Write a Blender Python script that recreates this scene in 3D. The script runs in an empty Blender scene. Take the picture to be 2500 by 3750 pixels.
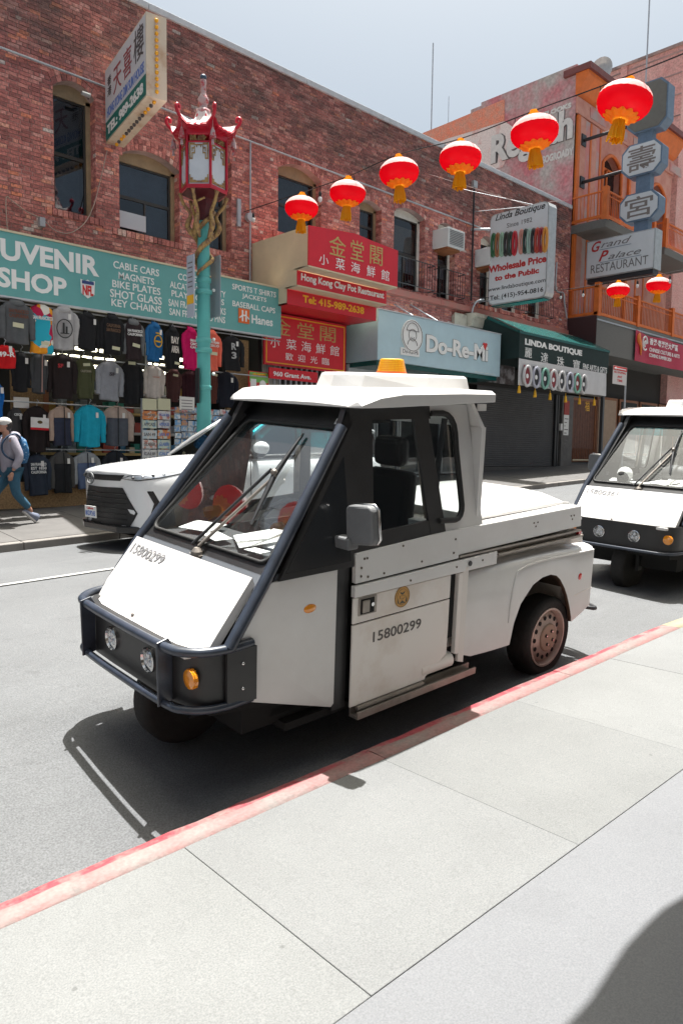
import bpy, bmesh, math, random
from mathutils import Vector, Matrix
random.seed(7)
sc = bpy.context.scene
COL = sc.collection
# ------------------------------------------------------------------ camera
CAM_P = Vector((0.0, 0.0, 1.6))
_yaw, _pit, _rol = 0.76385733, -0.08149252, 0.01375706
CF = Vector((math.sin(_yaw)*math.cos(_pit), math.cos(_yaw)*math.cos(_pit), math.sin(_pit)))
_r0 = Vector((math.cos(_yaw), -math.sin(_yaw), 0)); _u0 = _r0.cross(CF)
CR = _r0*math.cos(_rol) + _u0*math.sin(_rol); CU = CR.cross(CF)
FPX = 2682.0
cam_d = bpy.data.cameras.new('camera'); cam = bpy.data.objects.new('camera', cam_d); COL.objects.link(cam)
cam.matrix_world = Matrix(((CR.x, CU.x, -CF.x, CAM_P.x), (CR.y, CU.y, -CF.y, CAM_P.y), (CR.z, CU.z, -CF.z, CAM_P.z), (0, 0, 0, 1)))
cam_d.sensor_fit = 'HORIZONTAL'; cam_d.sensor_width = 36.0; cam_d.lens = 36.0*FPX/2500.0
cam_d.clip_start = 0.05; cam_d.clip_end = 900.0
sc.camera = cam
# ------------------------------------------------------------------ world, sun, exposure
SUN = Vector((0.17, 0.095, 1.0)).normalized()
w = bpy.data.worlds.new('World'); sc.world = w; w.use_nodes = True
nt = w.node_tree; nt.nodes.clear()
sky = nt.nodes.new('ShaderNodeTexSky'); sky.sky_type = 'NISHITA'; sky.sun_disc = False
sky.sun_elevation = math.asin(SUN.z); sky.sun_rotation = math.atan2(SUN.x, SUN.y)
sky.air_density = 0.8; sky.dust_density = 9.0; sky.ozone_density = 1.0; sky.altitude = 0
bg = nt.nodes.new('ShaderNodeBackground'); bg.inputs[1].default_value = 0.078
wo = nt.nodes.new('ShaderNodeOutputWorld')
wbm = nt.nodes.new('ShaderNodeMixRGB'); wbm.blend_type = 'MULTIPLY'; wbm.inputs[0].default_value = 1.0; wbm.inputs[2].default_value = (0.97, 1.035, 0.95, 1)   # white balance of the whole sky
nt.links.new(sky.outputs[0], wbm.inputs[1]); nt.links.new(wbm.outputs[0], bg.inputs[0]); nt.links.new(bg.outputs[0], wo.inputs[0])
sd = bpy.data.lights.new('sun', 'SUN'); sd.energy = 5.0; sd.angle = math.radians(0.5); sd.color = (1.0, 0.975, 0.94)
so = bpy.data.objects.new('sun', sd); COL.objects.link(so); so.rotation_euler = SUN.to_track_quat('Z', 'Y').to_euler(); so.location = (0, 0, 40)
sc.view_settings.view_transform = 'Standard'; sc.view_settings.look = 'None'
sc.view_settings.exposure = 1.36; sc.view_settings.gamma = 1.0; sc.view_settings.use_curve_mapping = False

# ------------------------------------------------------------------ helpers
def plane_pt(px, py, P, n):
    d = CF*FPX + CR*(px-1250.0) - CU*(py-1875.0)
    n = Vector(n); return CAM_P + d*(((Vector(P)-CAM_P).dot(n))/d.dot(n))
def at(px, py, y=14.0):          # point of the surveyed facade plane y = const
    return plane_pt(px, py, (0, y, 0), (0, 1, 0))
def atx(px, py, x):              # point of a plane x = const (signs standing out from a facade)
    return plane_pt(px, py, (x, 0, 0), (1, 0, 0))
def tag(o, label=None, cat=None, group=None, kind=None):
    if label: o['label'] = label
    if cat: o['category'] = cat
    if group: o['group'] = group
    if kind: o['kind'] = kind
    return o
def link(o, parent=None):
    COL.objects.link(o)
    if parent is not None: o.parent = parent
    return o
def thing(name, label, cat, loc=(0, 0, 0), group=None, rz=0.0, kind=None):
    o = bpy.data.objects.new(name, None); o.empty_display_size = 0.1; link(o)
    if isinstance(loc, Matrix): o.matrix_world = loc
    else: o.location = loc; o.rotation_euler = (0, 0, rz)
    return tag(o, label, cat, group, kind)
class MB:
    def __init__(s): s.v = []; s.f = []; s.m = []; s.sm = []; s.cur = 0; s.smooth = False
    def add(s, vs, fs):
        n = len(s.v); s.v += [tuple(q) for q in vs]
        for f in fs: s.f.append(tuple(i+n for i in f)); s.m.append(s.cur); s.sm.append(s.smooth)
        return s
    def box(s, a, b):
        x0, y0, z0 = [min(a[i], b[i]) for i in range(3)]; x1, y1, z1 = [max(a[i], b[i]) for i in range(3)]
        return s.hexa([(x0, y0, z0), (x1, y0, z0), (x1, y1, z0), (x0, y1, z0), (x0, y0, z1), (x1, y0, z1), (x1, y1, z1), (x0, y1, z1)])
    def hexa(s, p):
        return s.add(p, [(0, 3, 2, 1), (4, 5, 6, 7), (0, 1, 5, 4), (1, 2, 6, 5), (2, 3, 7, 6), (3, 0, 4, 7)])
    def prism(s, poly, off):     # polygon of 3D points pushed along off
        n = len(poly); off = Vector(off); a = [Vector(q) for q in poly]
        nn = Vector((0, 0, 0))
        for i in range(n): nn += a[i].cross(a[(i+1) % n])
        if nn.dot(off) > 0: a = a[::-1]
        return s.add(a+[q+off for q in a], [tuple(range(n)), tuple(range(2*n-1, n-1, -1))]+[(i, n+i, n+(i+1) % n, (i+1) % n) for i in range(n)])
    def loft(s, rings, caps=True, close=True):
        n = len(rings[0]); vs = [q for r in rings for q in r]; fs = []
        for k in range(len(rings)-1):
            for i in range(n if close else n-1):
                j = (i+1) % n; fs.append((k*n+i, k*n+j, (k+1)*n+j, (k+1)*n+i))
        if caps and close: fs += [tuple(range(n-1, -1, -1)), tuple((len(rings)-1)*n+i for i in range(n))]
        return s.add(vs, fs)
    def tube(s, pts, r, n=8, caps=True):
        pts = [Vector(q) for q in pts]; rings = []; up = None
        for i, q in enumerate(pts):
            t = (pts[min(i+1, len(pts)-1)]-pts[max(i-1, 0)]).normalized()
            if up is None: up = t.orthogonal().normalized()
            up = (up-t*up.dot(t)).normalized(); sd_ = t.cross(up)
            rr = r[i] if isinstance(r, (list, tuple)) else r
            rings.append([q+(up*math.cos(2*math.pi*k/n)+sd_*math.sin(2*math.pi*k/n))*rr for k in range(n)])
        old = s.smooth; s.smooth = n > 5; s.loft(rings, False)
        s.smooth = False
        if caps: s.add(rings[0], [tuple(range(n-1, -1, -1))]); s.add(rings[-1], [tuple(range(n))])
        s.smooth = old; return s
    def lathe(s, prof, c=(0, 0, 0), n=16, axis='z', a0=0.0, caps=True):   # prof: (radius, height)
        rings = []
        for rr, h in prof:
            ring = []
            for k in range(n):
                a = a0+2*math.pi*k/n; x, y = rr*math.cos(a), rr*math.sin(a)
                q = (x, y, h) if axis == 'z' else ((h, x, y) if axis == 'x' else (y, h, x))
                ring.append((q[0]+c[0], q[1]+c[1], q[2]+c[2]))
            rings.append(ring)
        return s.loft(rings, caps)
    def sph(s, c, r, n=12, m=7, sq=(1, 1, 1)):
        rings = []
        for i in range(m+1):
            t = -math.pi/2+math.pi*i/m; rr = max(math.cos(t), 0.02)
            rings.append([(c[0]+r*sq[0]*rr*math.cos(2*math.pi*k/n), c[1]+r*sq[1]*rr*math.sin(2*math.pi*k/n), c[2]+r*sq[2]*math.sin(t)) for k in range(n)])
        old = s.smooth; s.smooth = True; s.loft(rings); s.smooth = old; return s
    def mesh(s, name, mats):
        me = bpy.data.meshes.new(name); me.from_pydata(s.v, [], s.f)
        for m in (mats if isinstance(mats, (list, tuple)) else [mats]): me.materials.append(m)
        me.polygons.foreach_set('material_index', s.m); me.polygons.foreach_set('use_smooth', s.sm)
        me.update(); return me
    def build(s, name, mats, parent=None, bev=0.0, seg=2, label=None, recalc=False):
        me = s.mesh(name, mats)
        if recalc:
            b = bmesh.new(); b.from_mesh(me); bmesh.ops.recalc_face_normals(b, faces=b.faces); b.to_mesh(me); b.free()
        o = link(bpy.data.objects.new(name, me), parent)
        if bev:
            md = o.modifiers.new('bevel', 'BEVEL'); md.width = bev; md.segments = seg; md.limit_method = 'ANGLE'; md.angle_limit = 0.6
            md.harden_normals = False
        if label: o['label'] = label
        return o
def box(name, a, b, mat_, parent=None, bev=0.0, label=None): return MB().box(a, b).build(name, mat_, parent, bev, label=label)
def chain(cur, n=6):   # resample polyline with catmull-rom
    P = [Vector(q) for q in cur]; out = []
    for i in range(len(P)-1):
        p0 = P[max(i-1, 0)]; p1 = P[i]; p2 = P[i+1]; p3 = P[min(i+2, len(P)-1)]
        for k in range(n):
            t = k/n; out.append(0.5*((2*p1)+(p2-p0)*t+(2*p0-5*p1+4*p2-p3)*t*t+(3*p1-p0-3*p2+p3)*t**3))
    out.append(P[-1]); return out
# ------------------------------------------------------------------ materials
def mat(name, col, rough=0.6, metal=0.0, var=0.0, vs=6.0, bump=0.0, bs=60.0, col2=None, spec=0.5, coat=0.0, emit=0.0, world=False, thr=None):
    m = bpy.data.materials.new(name); m.use_nodes = True; N = m.node_tree; b = N.nodes['Principled BSDF']
    c4 = tuple(col)+(1,); b.inputs['Base Color'].default_value = c4
    b.inputs['Roughness'].default_value = rough; b.inputs['Metallic'].default_value = metal
    b.inputs['Specular IOR Level'].default_value = spec
    if coat: b.inputs['Coat Weight'].default_value = coat; b.inputs['Coat Roughness'].default_value = 0.08
    if emit: b.inputs['Emission Color'].default_value = c4; b.inputs['Emission Strength'].default_value = emit
    if var or bump or col2:
        tc = N.nodes.new('ShaderNodeTexCoord' if not world else 'ShaderNodeNewGeometry')
        out = tc.outputs['Object'] if not world else tc.outputs['Position']
        if var or col2:
            n1 = N.nodes.new('ShaderNodeTexNoise'); n1.inputs['Scale'].default_value = vs; n1.inputs['Detail'].default_value = 6; n1.inputs['Roughness'].default_value = 0.65
            N.links.new(out, n1.inputs['Vector'])
            rp = N.nodes.new('ShaderNodeValToRGB')
            lo, hi = thr or (0.3, 0.7)
            rp.color_ramp.elements[0].position = lo; rp.color_ramp.elements[1].position = hi
            if col2: rp.color_ramp.elements[0].color = c4; rp.color_ramp.elements[1].color = tuple(col2)+(1,)
            else:
                rp.color_ramp.elements[0].color = tuple(max(0, x*(1-var)) for x in col)+(1,)
                rp.color_ramp.elements[1].color = tuple(min(1, x*(1+var)) for x in col)+(1,)
            N.links.new(n1.outputs[0], rp.inputs[0]); N.links.new(rp.outputs[0], b.inputs['Base Color'])
        if bump:
            n2 = N.nodes.new('ShaderNodeTexNoise'); n2.inputs['Scale'].default_value = bs; n2.inputs['Detail'].default_value = 3
            N.links.new(out, n2.inputs['Vector'])
            bp = N.nodes.new('ShaderNodeBump'); bp.inputs['Strength'].default_value = bump; bp.inputs['Distance'].default_value = 0.01
            N.links.new(n2.outputs[0], bp.inputs['Height']); N.links.new(bp.outputs[0], b.inputs['Normal'])
    return m
def glass_mat(name, tint=(0.85, 0.9, 0.9), ior=1.6, rough=0.0, haze=0.0):
    m = bpy.data.materials.new(name); m.use_nodes = True; N = m.node_tree; N.nodes.clear()
    o = N.nodes.new('ShaderNodeOutputMaterial'); mx = N.nodes.new('ShaderNodeMixShader'); 
    ge = N.nodes.new('ShaderNodeNewGeometry'); dt = N.nodes.new('ShaderNodeVectorMath'); dt.operation = 'DOT_PRODUCT'; N.links.new(ge.outputs['Normal'], dt.inputs[0]); N.links.new(ge.outputs['Incoming'], dt.inputs[1])
    ab = N.nodes.new('ShaderNodeMath'); ab.operation = 'ABSOLUTE'; N.links.new(dt.outputs['Value'], ab.inputs[0])
    iv = N.nodes.new('ShaderNodeMath'); iv.operation = 'SUBTRACT'; iv.inputs[0].default_value = 1.0; N.links.new(ab.outputs[0], iv.inputs[1])
    pw = N.nodes.new('ShaderNodeMath'); pw.operation = 'POWER'; pw.inputs[1].default_value = 5.0; N.links.new(iv.outputs[0], pw.inputs[0])
    f0 = ((ior-1)/(ior+1))**2*2          # both faces of a thin pane
    fr = N.nodes.new('ShaderNodeMath'); fr.operation = 'MULTIPLY_ADD'; fr.inputs[1].default_value = 1-f0; fr.inputs[2].default_value = f0; N.links.new(pw.outputs[0], fr.inputs[0])
    t = N.nodes.new('ShaderNodeBsdfTransparent'); t.inputs[0].default_value = tuple(tint)+(1,)
    g = N.nodes.new('ShaderNodeBsdfGlossy'); g.inputs['Roughness'].default_value = rough; g.inputs[0].default_value = (1, 1, 1, 1)
    N.links.new(fr.outputs[0], mx.inputs[0]); 
    if haze:  # pale scattering film, put into the pane to imitate hazy light
        di = N.nodes.new('ShaderNodeBsdfTranslucent'); di.inputs[0].default_value = (.55, .6, .62, 1); dd_ = N.nodes.new('ShaderNodeBsdfDiffuse'); dd_.inputs[0].default_value = (.6, .62, .63, 1); a2 = N.nodes.new('ShaderNodeMixShader'); a2.inputs[0].default_value = .5
        N.links.new(di.outputs[0], a2.inputs[1]); N.links.new(dd_.outputs[0], a2.inputs[2]); m3 = N.nodes.new('ShaderNodeMixShader'); tcd = N.nodes.new('ShaderNodeTexCoord'); nz = N.nodes.new('ShaderNodeTexNoise'); nz.inputs['Scale'].default_value = 3.5; nz.inputs['Detail'].default_value = 7
        N.links.new(tcd.outputs['Object'], nz.inputs['Vector']); mrd = N.nodes.new('ShaderNodeMapRange'); mrd.inputs[1].default_value = .35; mrd.inputs[2].default_value = .7; mrd.inputs[3].default_value = haze*.6; mrd.inputs[4].default_value = haze*1.5; N.links.new(nz.outputs[0], mrd.inputs[0]); N.links.new(mrd.outputs[0], m3.inputs[0])
        N.links.new(t.outputs[0], m3.inputs[1]); N.links.new(a2.outputs[0], m3.inputs[2]); t = m3
    N.links.new(t.outputs[0], mx.inputs[1]); N.links.new(g.outputs[0], mx.inputs[2]); N.links.new(mx.outputs[0], o.inputs[0])
    return m
def noisy_glass(name, base):     # old window pane: dark room behind, slightly dusty pane
    m = mat(name, base, 0.08, 0, var=0.5, vs=1.5, spec=0.7, world=True); return m
# ------------------------------------------------------------------ lettering
_tc = {}
def text_mesh(s, bold=0.0, depth=0.004, shear=0.0, spacing=1.0, line=1.0):
    k = (s, bold, depth, shear, spacing, line)
    if k in _tc: return _tc[k]
    c = bpy.data.curves.new('text', 'FONT'); c.body = s; c.size = 1.0; c.offset = bold; c.extrude = 0.0; c.shear = shear
    c.space_character = spacing; c.space_line = line; c.resolution_u = 3; c.align_x = 'CENTER'
    o = bpy.data.objects.new('text', c); COL.objects.link(o)
    bpy.context.view_layer.update()
    me = bpy.data.meshes.new_from_object(o.evaluated_get(bpy.context.evaluated_depsgraph_get()))
    bpy.data.objects.remove(o); bpy.data.curves.remove(c)
    vs = [v.co.copy() for v in me.vertices]; fs = [tuple(q.vertices) for q in me.polygons]
    bpy.data.meshes.remove(me)
    if not vs: vs = [Vector((0, 0, 0)), Vector((1, 0, 0)), Vector((0, 1, 0))]; fs = [(0, 1, 2)]
    x0 = min(v.x for v in vs); x1 = max(v.x for v in vs); y0 = min(v.y for v in vs); y1 = max(v.y for v in vs)
    vs = [((v.x-x0)/max(x1-x0, 1e-6), (v.y-y0)/max(y1-y0, 1e-6)) for v in vs]
    _tc[k] = (vs, fs); return _tc[k]
def lettering(s, P, R, U, w_, h_, m, parent=None, name='lettering', bold=0.0, depth=0.004, shear=0.0, spacing=1.0, line=1.0, slant=0.0):
    """letters filling a w_ x h_ rectangle whose lower left corner is P (letters stand `depth` proud)"""
    vs, fs = text_mesh(s, bold, depth, shear, spacing, line)
    P = Vector(P); R = Vector(R).normalized(); U = Vector(U).normalized(); N_ = R.cross(U)
    front = [P+R*(a*w_)+U*(b*h_)+U*(a*w_*slant)+N_*depth for a, b in vs]; n = len(front)
    mb = MB(); back = [q-N_*(depth-0.0005) for q in front]
    # boundary edges give the sides of the letters
    cnt = {}
    for f in fs:
        for i in range(len(f)):
            e = (f[i], f[(i+1) % len(f)]); cnt[e] = 1
    side = [(a, a+n, b+n, b) for (a, b) in cnt if (b, a) not in cnt]
    mb.add(front+back, list(fs)+side)
    return mb.build(name, m, parent)
# ================================================================== SETTING: ground
AZ = -0.04121; CA, SA = math.cos(AZ), math.sin(AZ)
def S0(x, y):                      # near pavement surface
    return (0.0513*x if x < 5.8 else 0.2975+0.022*(x-5.8)) - 0.0177*y
def SP(a, c, dz=0.0):              # a along the street, c across it
    x = a*CA-c*SA; y = a*SA+c*CA; return Vector((x, y, S0(x, y)+dz))
KI, KO, JT = 2.483, 2.657, 1.413   # kerb inner/outer edge, pavement joint
D = 14.0
def ZF(x): return 0.04*x-0.05      # far gutter
def ZB(x): return 0.036*x+0.33     # foot of the shops
YF = 10.85
def ZR(x, t):                      # road height, t = metres from near kerb
    zn = (0.0513*x if x < 5.8 else 0.2975+0.022*(x-5.8))-0.0177*2.6-0.128
    prof = [(0, 0), (0.35, 0.02), (1.4, 0.085), (3.6, 0.135), (6.0, 0.115), (8.0, 0.03), (8.6, 0.0)]
    for (a, b), (c, d) in zip(prof, prof[1:]):
        if t <= c: p = b+(d-b)*(t-a)/(c-a); break
    else: p = 0
    p += .105*math.exp(-((x-1.6)/1.7)**2)*min(1, max(0, (t-.1)/1.1))*min(1, max(0, (5.0-t)/3))
    k = min(1, max(0, t/8.2)); return zn*(1-k)+ZF(x)*k+p
def road_z(x, y): 
    yk = (KO+x*SA)/CA; return ZR(x, y-yk)
M_asph = mat('asphalt', (0.1027, 0.1068, 0.1110), 0.88, var=0.10, vs=1.2, bump=0.5, bs=140, world=True)
N = M_asph.node_tree   # stone grain on top of the broad mottling
b_ = N.nodes['Principled BSDF']; src = b_.inputs['Base Color'].links[0].from_socket
n_ = N.nodes.new('ShaderNodeTexNoise'); n_.inputs['Scale'].default_value = 110; n_.inputs['Detail'].default_value = 2
g_ = N.nodes.new('ShaderNodeNewGeometry'); N.links.new(g_.outputs['Position'], n_.inputs['Vector'])
mr = N.nodes.new('ShaderNodeMapRange'); mr.inputs[1].default_value = 0.3; mr.inputs[2].default_value = 0.7; mr.inputs[3].default_value = 0.72; mr.inputs[4].default_value = 1.25
N.links.new(n_.outputs[0], mr.inputs[0])
mm = N.nodes.new('ShaderNodeMixRGB'); mm.blend_type = 'MULTIPLY'; mm.inputs[0].default_value = 1
N.links.new(src, mm.inputs[1]); N.links.new(mr.outputs[0], mm.inputs[2]); N.links.new(mm.outputs[0], b_.inputs['Base Color'])
def blotch(m, scl, lo, hi, dark, stretch=(1, 1, 1)):
    N = m.node_tree; b = N.nodes['Principled BSDF']; s_ = b.inputs['Base Color'].links[0].from_socket
    g = N.nodes.new('ShaderNodeNewGeometry'); mp = N.nodes.new('ShaderNodeMapping'); mp.inputs['Scale'].default_value = stretch; N.links.new(g.outputs['Position'], mp.inputs['Vector'])
    n = N.nodes.new('ShaderNodeTexNoise'); n.inputs['Scale'].default_value = scl; n.inputs['Detail'].default_value = 8; n.inputs['Roughness'].default_value = .7; N.links.new(mp.outputs[0], n.inputs['Vector'])
    r = N.nodes.new('ShaderNodeMapRange'); r.inputs[1].default_value = lo; r.inputs[2].default_value = hi; r.inputs[3].default_value = 1.0; r.inputs[4].default_value = dark
    N.links.new(n.outputs[0], r.inputs[0]); x = N.nodes.new('ShaderNodeMixRGB'); x.blend_type = 'MULTIPLY'; x.inputs[0].default_value = 1
    N.links.new(s_, x.inputs[1]); N.links.new(r.outputs[0], x.inputs[2]); N.links.new(x.outputs[0], b.inputs['Base Color'])
def specks(m, scl, rad, dark):
    N = m.node_tree; b = N.nodes['Principled BSDF']; s_ = b.inputs['Base Color'].links[0].from_socket
    g = N.nodes.new('ShaderNodeNewGeometry'); v = N.nodes.new('ShaderNodeTexVoronoi'); v.inputs['Scale'].default_value = scl; v.inputs['Randomness'].default_value = 1; N.links.new(g.outputs['Position'], v.inputs['Vector'])
    r = N.nodes.new('ShaderNodeMapRange'); r.inputs[1].default_value = rad*.6; r.inputs[2].default_value = rad; r.inputs[3].default_value = dark; r.inputs[4].default_value = 1.0
    N.links.new(v.outputs['Distance'], r.inputs[0]); x = N.nodes.new('ShaderNodeMixRGB'); x.blend_type = 'MULTIPLY'; x.inputs[0].default_value = 1
    N.links.new(s_, x.inputs[1]); N.links.new(r.outputs[0], x.inputs[2]); N.links.new(x.outputs[0], b.inputs['Base Color'])
def grain(m, sc_=90, lo=0.85, hi=1.12):
    N = m.node_tree; b = N.nodes['Principled BSDF']; s_ = b.inputs['Base Color'].links[0].from_socket
    n = N.nodes.new('ShaderNodeTexNoise'); n.inputs['Scale'].default_value = sc_; n.inputs['Detail'].default_value = 2
    g = N.nodes.new('ShaderNodeNewGeometry'); N.links.new(g.outputs['Position'], n.inputs['Vector'])
    r = N.nodes.new('ShaderNodeMapRange'); r.inputs[1].default_value = 0.3; r.inputs[2].default_value = 0.7; r.inputs[3].default_value = lo; r.inputs[4].default_value = hi
    N.links.new(n.outputs[0], r.inputs[0]); x = N.nodes.new('ShaderNodeMixRGB'); x.blend_type = 'MULTIPLY'; x.inputs[0].default_value = 1
    N.links.new(s_, x.inputs[1]); N.links.new(r.outputs[0], x.inputs[2]); N.links.new(x.outputs[0], b.inputs['Base Color'])
M_conc = mat('pavement concrete', (0.1419, 0.1462, 0.1462), 0.85, var=0.07, vs=1.6, bump=0.25, bs=150, world=True); grain(M_conc, 170, 0.80, 1.16)
M_conc2 = mat('smooth concrete', (0.1319, 0.1362, 0.1438), 0.8, var=0.07, vs=0.9, bump=0.2, bs=120, world=True); grain(M_conc2, 170, 0.84, 1.13)
M_concf = mat('shade darkened concrete', (0.0912, 0.0874, 0.0836), 0.85, var=0.22, vs=1.4, bump=0.3, bs=60, world=True)  # far pavement tone darkened to carry the shade lying over it
blotch(M_asph, .9, .52, .74, .72, (.5, 1.6, 1)); blotch(M_asph, 3.0, .60, .70, .80); specks(M_asph, 7, .05, .55)
for m_ in (M_conc, M_conc2): blotch(m_, 1.1, .55, .78, .87); specks(m_, 3.1, .035, .70)
M_joint = mat('joint', (0.155, 0.130, 0.122), 0.9)
M_earth = mat('ground', (0.2, 0.2, 0.19), 0.9, var=0.1)
M_red_k = mat('worn red kerb paint', (0.275, 0.040, 0.052), 0.6, col2=(0.2280, 0.1444, 0.1330), vs=7.0, thr=(0.46, 0.62), bump=0.3, bs=40, world=True); grain(M_red_k, 60, 0.8, 1.1); blotch(M_red_k, 9, .56, .66, .62)
M_redp = mat('faded pink kerb paint', (0.2356, 0.1140, 0.1079), 0.7, col2=(0.1824, 0.1558, 0.1444), vs=5.0, thr=(0.40, 0.66), bump=0.3, bs=40, world=True); grain(M_redp, 60, 0.85, 1.1); blotch(M_redp, 7, .58, .68, .72)
M_yel_k = mat('worn yellow kerb paint', (0.2356, 0.2052, 0.1140), 0.7, col2=(0.1824, 0.1710, 0.1444), vs=6.0, thr=(0.42, 0.6), world=True)
M_line = mat('road paint', (0.3192, 0.3192, 0.3116), 0.7, col2=(0.1824, 0.1824, 0.1824), vs=9, thr=(0.5, 0.75), world=True)

# broad ground sheet reaching the horizon, just below everything
mb = MB(); G = 400
mb.add([(-G, -G, -22.5), (G, -G, -1.5), (G, G, -1.5), (-G, G, -22.5)], [(0, 1, 2, 3)]); tag(mb.build('ground', M_earth), kind='structure')
# road
mb = MB(); mb.smooth = True; xs = [-60, -30, -15]+[-8+0.8*i for i in range(55)]+[45, 60, 90, 130]; T = [-0.02, 0.15, 0.35, 0.65, 0.9, 1.4, 2.2, 3.6, 5.0, 6.0, 7.0, 8.0, 8.6]
rows = []
for x in xs:
    yk = (KO+x*SA)/CA; row = []
    for i, t in enumerate(T):
        y = yk+t if i < len(T)-1 else YF+0.02
        if i == len(T)-2: y = YF-0.35
        row.append((x, y, ZR(x, min(y-yk, 8.6)) if i < len(T)-1 else ZF(x)))
    rows.append(row)
n = len(T); mb.add([q for r in rows for q in r], [(k*n+i, (k+1)*n+i, (k+1)*n+i+1, k*n+i+1) for k in range(len(xs)-1) for i in range(n-1)])
road = tag(mb.build('road', M_asph), kind='structure')
def road_strip(name, x0, y0, x1, y1, wd, m):
    mb = MB(); K = 14; vs = []
    for k in range(K+1):
        t = k/K; x = x0+(x1-x0)*t; y = y0+(y1-y0)*t
        for s in (-wd/2, wd/2): vs.append((x, y+s, road_z(x, y+s)+0.012))
    mb.add(vs, [(2*k, 2*k+2, 2*k+3, 2*k+1) for k in range(K)]); return mb.build(name, m, road)
road_strip('painted_line', -2.0, 8.07, 14, 7.75, 0.09, M_line)
road_strip('painted_line', 14.2, 7.75, 40, 7.2, 0.09, M_line)
# near pavement: bed, panels, kerb stones
mb = MB()
for a0, a1 in ((-40, 5.785), (5.785, 60)): mb.hexa([SP(a0, -6, -0.5), SP(a1, -6, -0.5), SP(a1, KO-0.01, -0.5), SP(a0, KO-0.01, -0.5), SP(a0, -6, -0.007), SP(a1, -6, -0.007), SP(a1, KI, -0.007), SP(a0, KI, -0.007)])
sw = tag(mb.build('pavement', M_joint), kind='structure')
def slab(a0, a1, c0, c1, t=0.05, dz=0.0, g=0.0009):
    return [SP(a0+g, c0+g, dz-t), SP(a1-g, c0+g, dz-t), SP(a1-g, c1-g, dz-t), SP(a0+g, c1-g, dz-t), SP(a0+g, c0+g, dz), SP(a1-g, c0+g, dz), SP(a1-g, c1-g, dz), SP(a0+g, c1-g, dz)]
M_conc_v = [M_conc]
for f_ in (0.955, 1.035):
    m_ = M_conc.copy(); m_.name = 'pavement concrete'; N_ = m_.node_tree; b_ = N_.nodes['Principled BSDF']; s_ = b_.inputs['Base Color'].links[0].from_socket
    x_ = N_.nodes.new('ShaderNodeMixRGB'); x_.blend_type = 'MULTIPLY'; x_.inputs[0].default_value = 1; x_.inputs[2].default_value = (f_, f_, f_*.99, 1); N_.links.new(s_, x_.inputs[1]); N_.links.new(x_.outputs[0], b_.inputs['Base Color']); M_conc_v.append(m_)
for k in range(-4, 16):
    a0 = 1.385+1.1*k
    MB().hexa(slab(a0, a0+1.1, JT, KI, dz=random.uniform(-0.0012, 0.0012))).build('paving_panel', M_conc_v[(k*7) % 3], sw, bev=0.0015, seg=1)
for a0, a1 in ((-14, -3), (-3, 5.785), (5.785, 30)):
    MB().hexa(slab(a0, a1, -6, JT, dz=-0.001)).build('paving_panel', M_conc2, sw, bev=0.0015, seg=1)
for a0, a1 in ((-14, -3.015), (18.985, 40)): MB().hexa(slab(a0, a1, JT, KI)).build('paving_panel', M_conc, sw)
kb = [-12.0, -6.0, -3.01]+[-1.9, .3, 2.5, 4.2, 5.75, 8.0, 10.2, 12.4, 14.6]+[18.0, 24.0, 40.0]; kb = sorted(kb)
random.seed(3)
for a0, a1 in zip(kb, kb[1:]):
    m1, m2 = (M_red_k, M_redp) if a1 < 5.9 else (M_yel_k, M_yel_k)
    mb = MB(); g = 0.002; NS = max(1, int((a1-a0)/0.12)) if a0 > -3.5 and a1 < 12 else 1
    vs = []; ms = []
    for k in range(NS+1):
        a = a0+g+(a1-a0-2*g)*k/NS; j = lambda s: random.uniform(-s, s) if NS > 1 else 0
        for (c, dz) in ((KI, -0.02), (KI+0.002, 0.0), (KI+0.10+j(.004), 0.002+j(.002)), (KO-0.028+j(.004), -0.002+j(.002)), (KO-0.006, -0.020+j(.003)), (KO+0.004+j(.002), -0.16), (KO, -0.30)):
            vs.append(SP(a, c, dz))
    q = 7
    mb.v = vs
    for k in range(NS):
        for i in range(q-1):
            mb.f.append((k*q+i, (k+1)*q+i, (k+1)*q+i+1, k*q+i+1)); mb.m.append(0 if i >= 2 else 1); mb.sm.append(True)
    mb.build('kerb_stone', [m1, m2], sw)
rc = random.Random(12)
for (x, y, hd, n_) in ((.62, 5.3, .3, 16), (.9, 4.1, 1.2, 12), (1.6, 6.6, -.2, 30), (-.2, 6.2, .1, 24), (6.6, 3.6, 1.0, 14)):       # thin cracks in the asphalt
    L_ = []; R_ = []
    for i in range(n_):
        x += .05*math.cos(hd); y += .05*math.sin(hd); hd += rc.uniform(-.45, .45); w_ = .0022*rc.uniform(.5, 1.4)*min(1, i/2, (n_-1-i)/2+.1)
        L_.append((x-w_*math.sin(hd), y+w_*math.cos(hd), road_z(x, y)+.006)); R_.append((x+w_*math.sin(hd), y-w_*math.cos(hd), road_z(x, y)+.006))
    MB().add(L_+R_, [(i, n_+i, n_+i+1, i+1) for i in range(n_-1)]).build('crack', M_joint, road)
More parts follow.
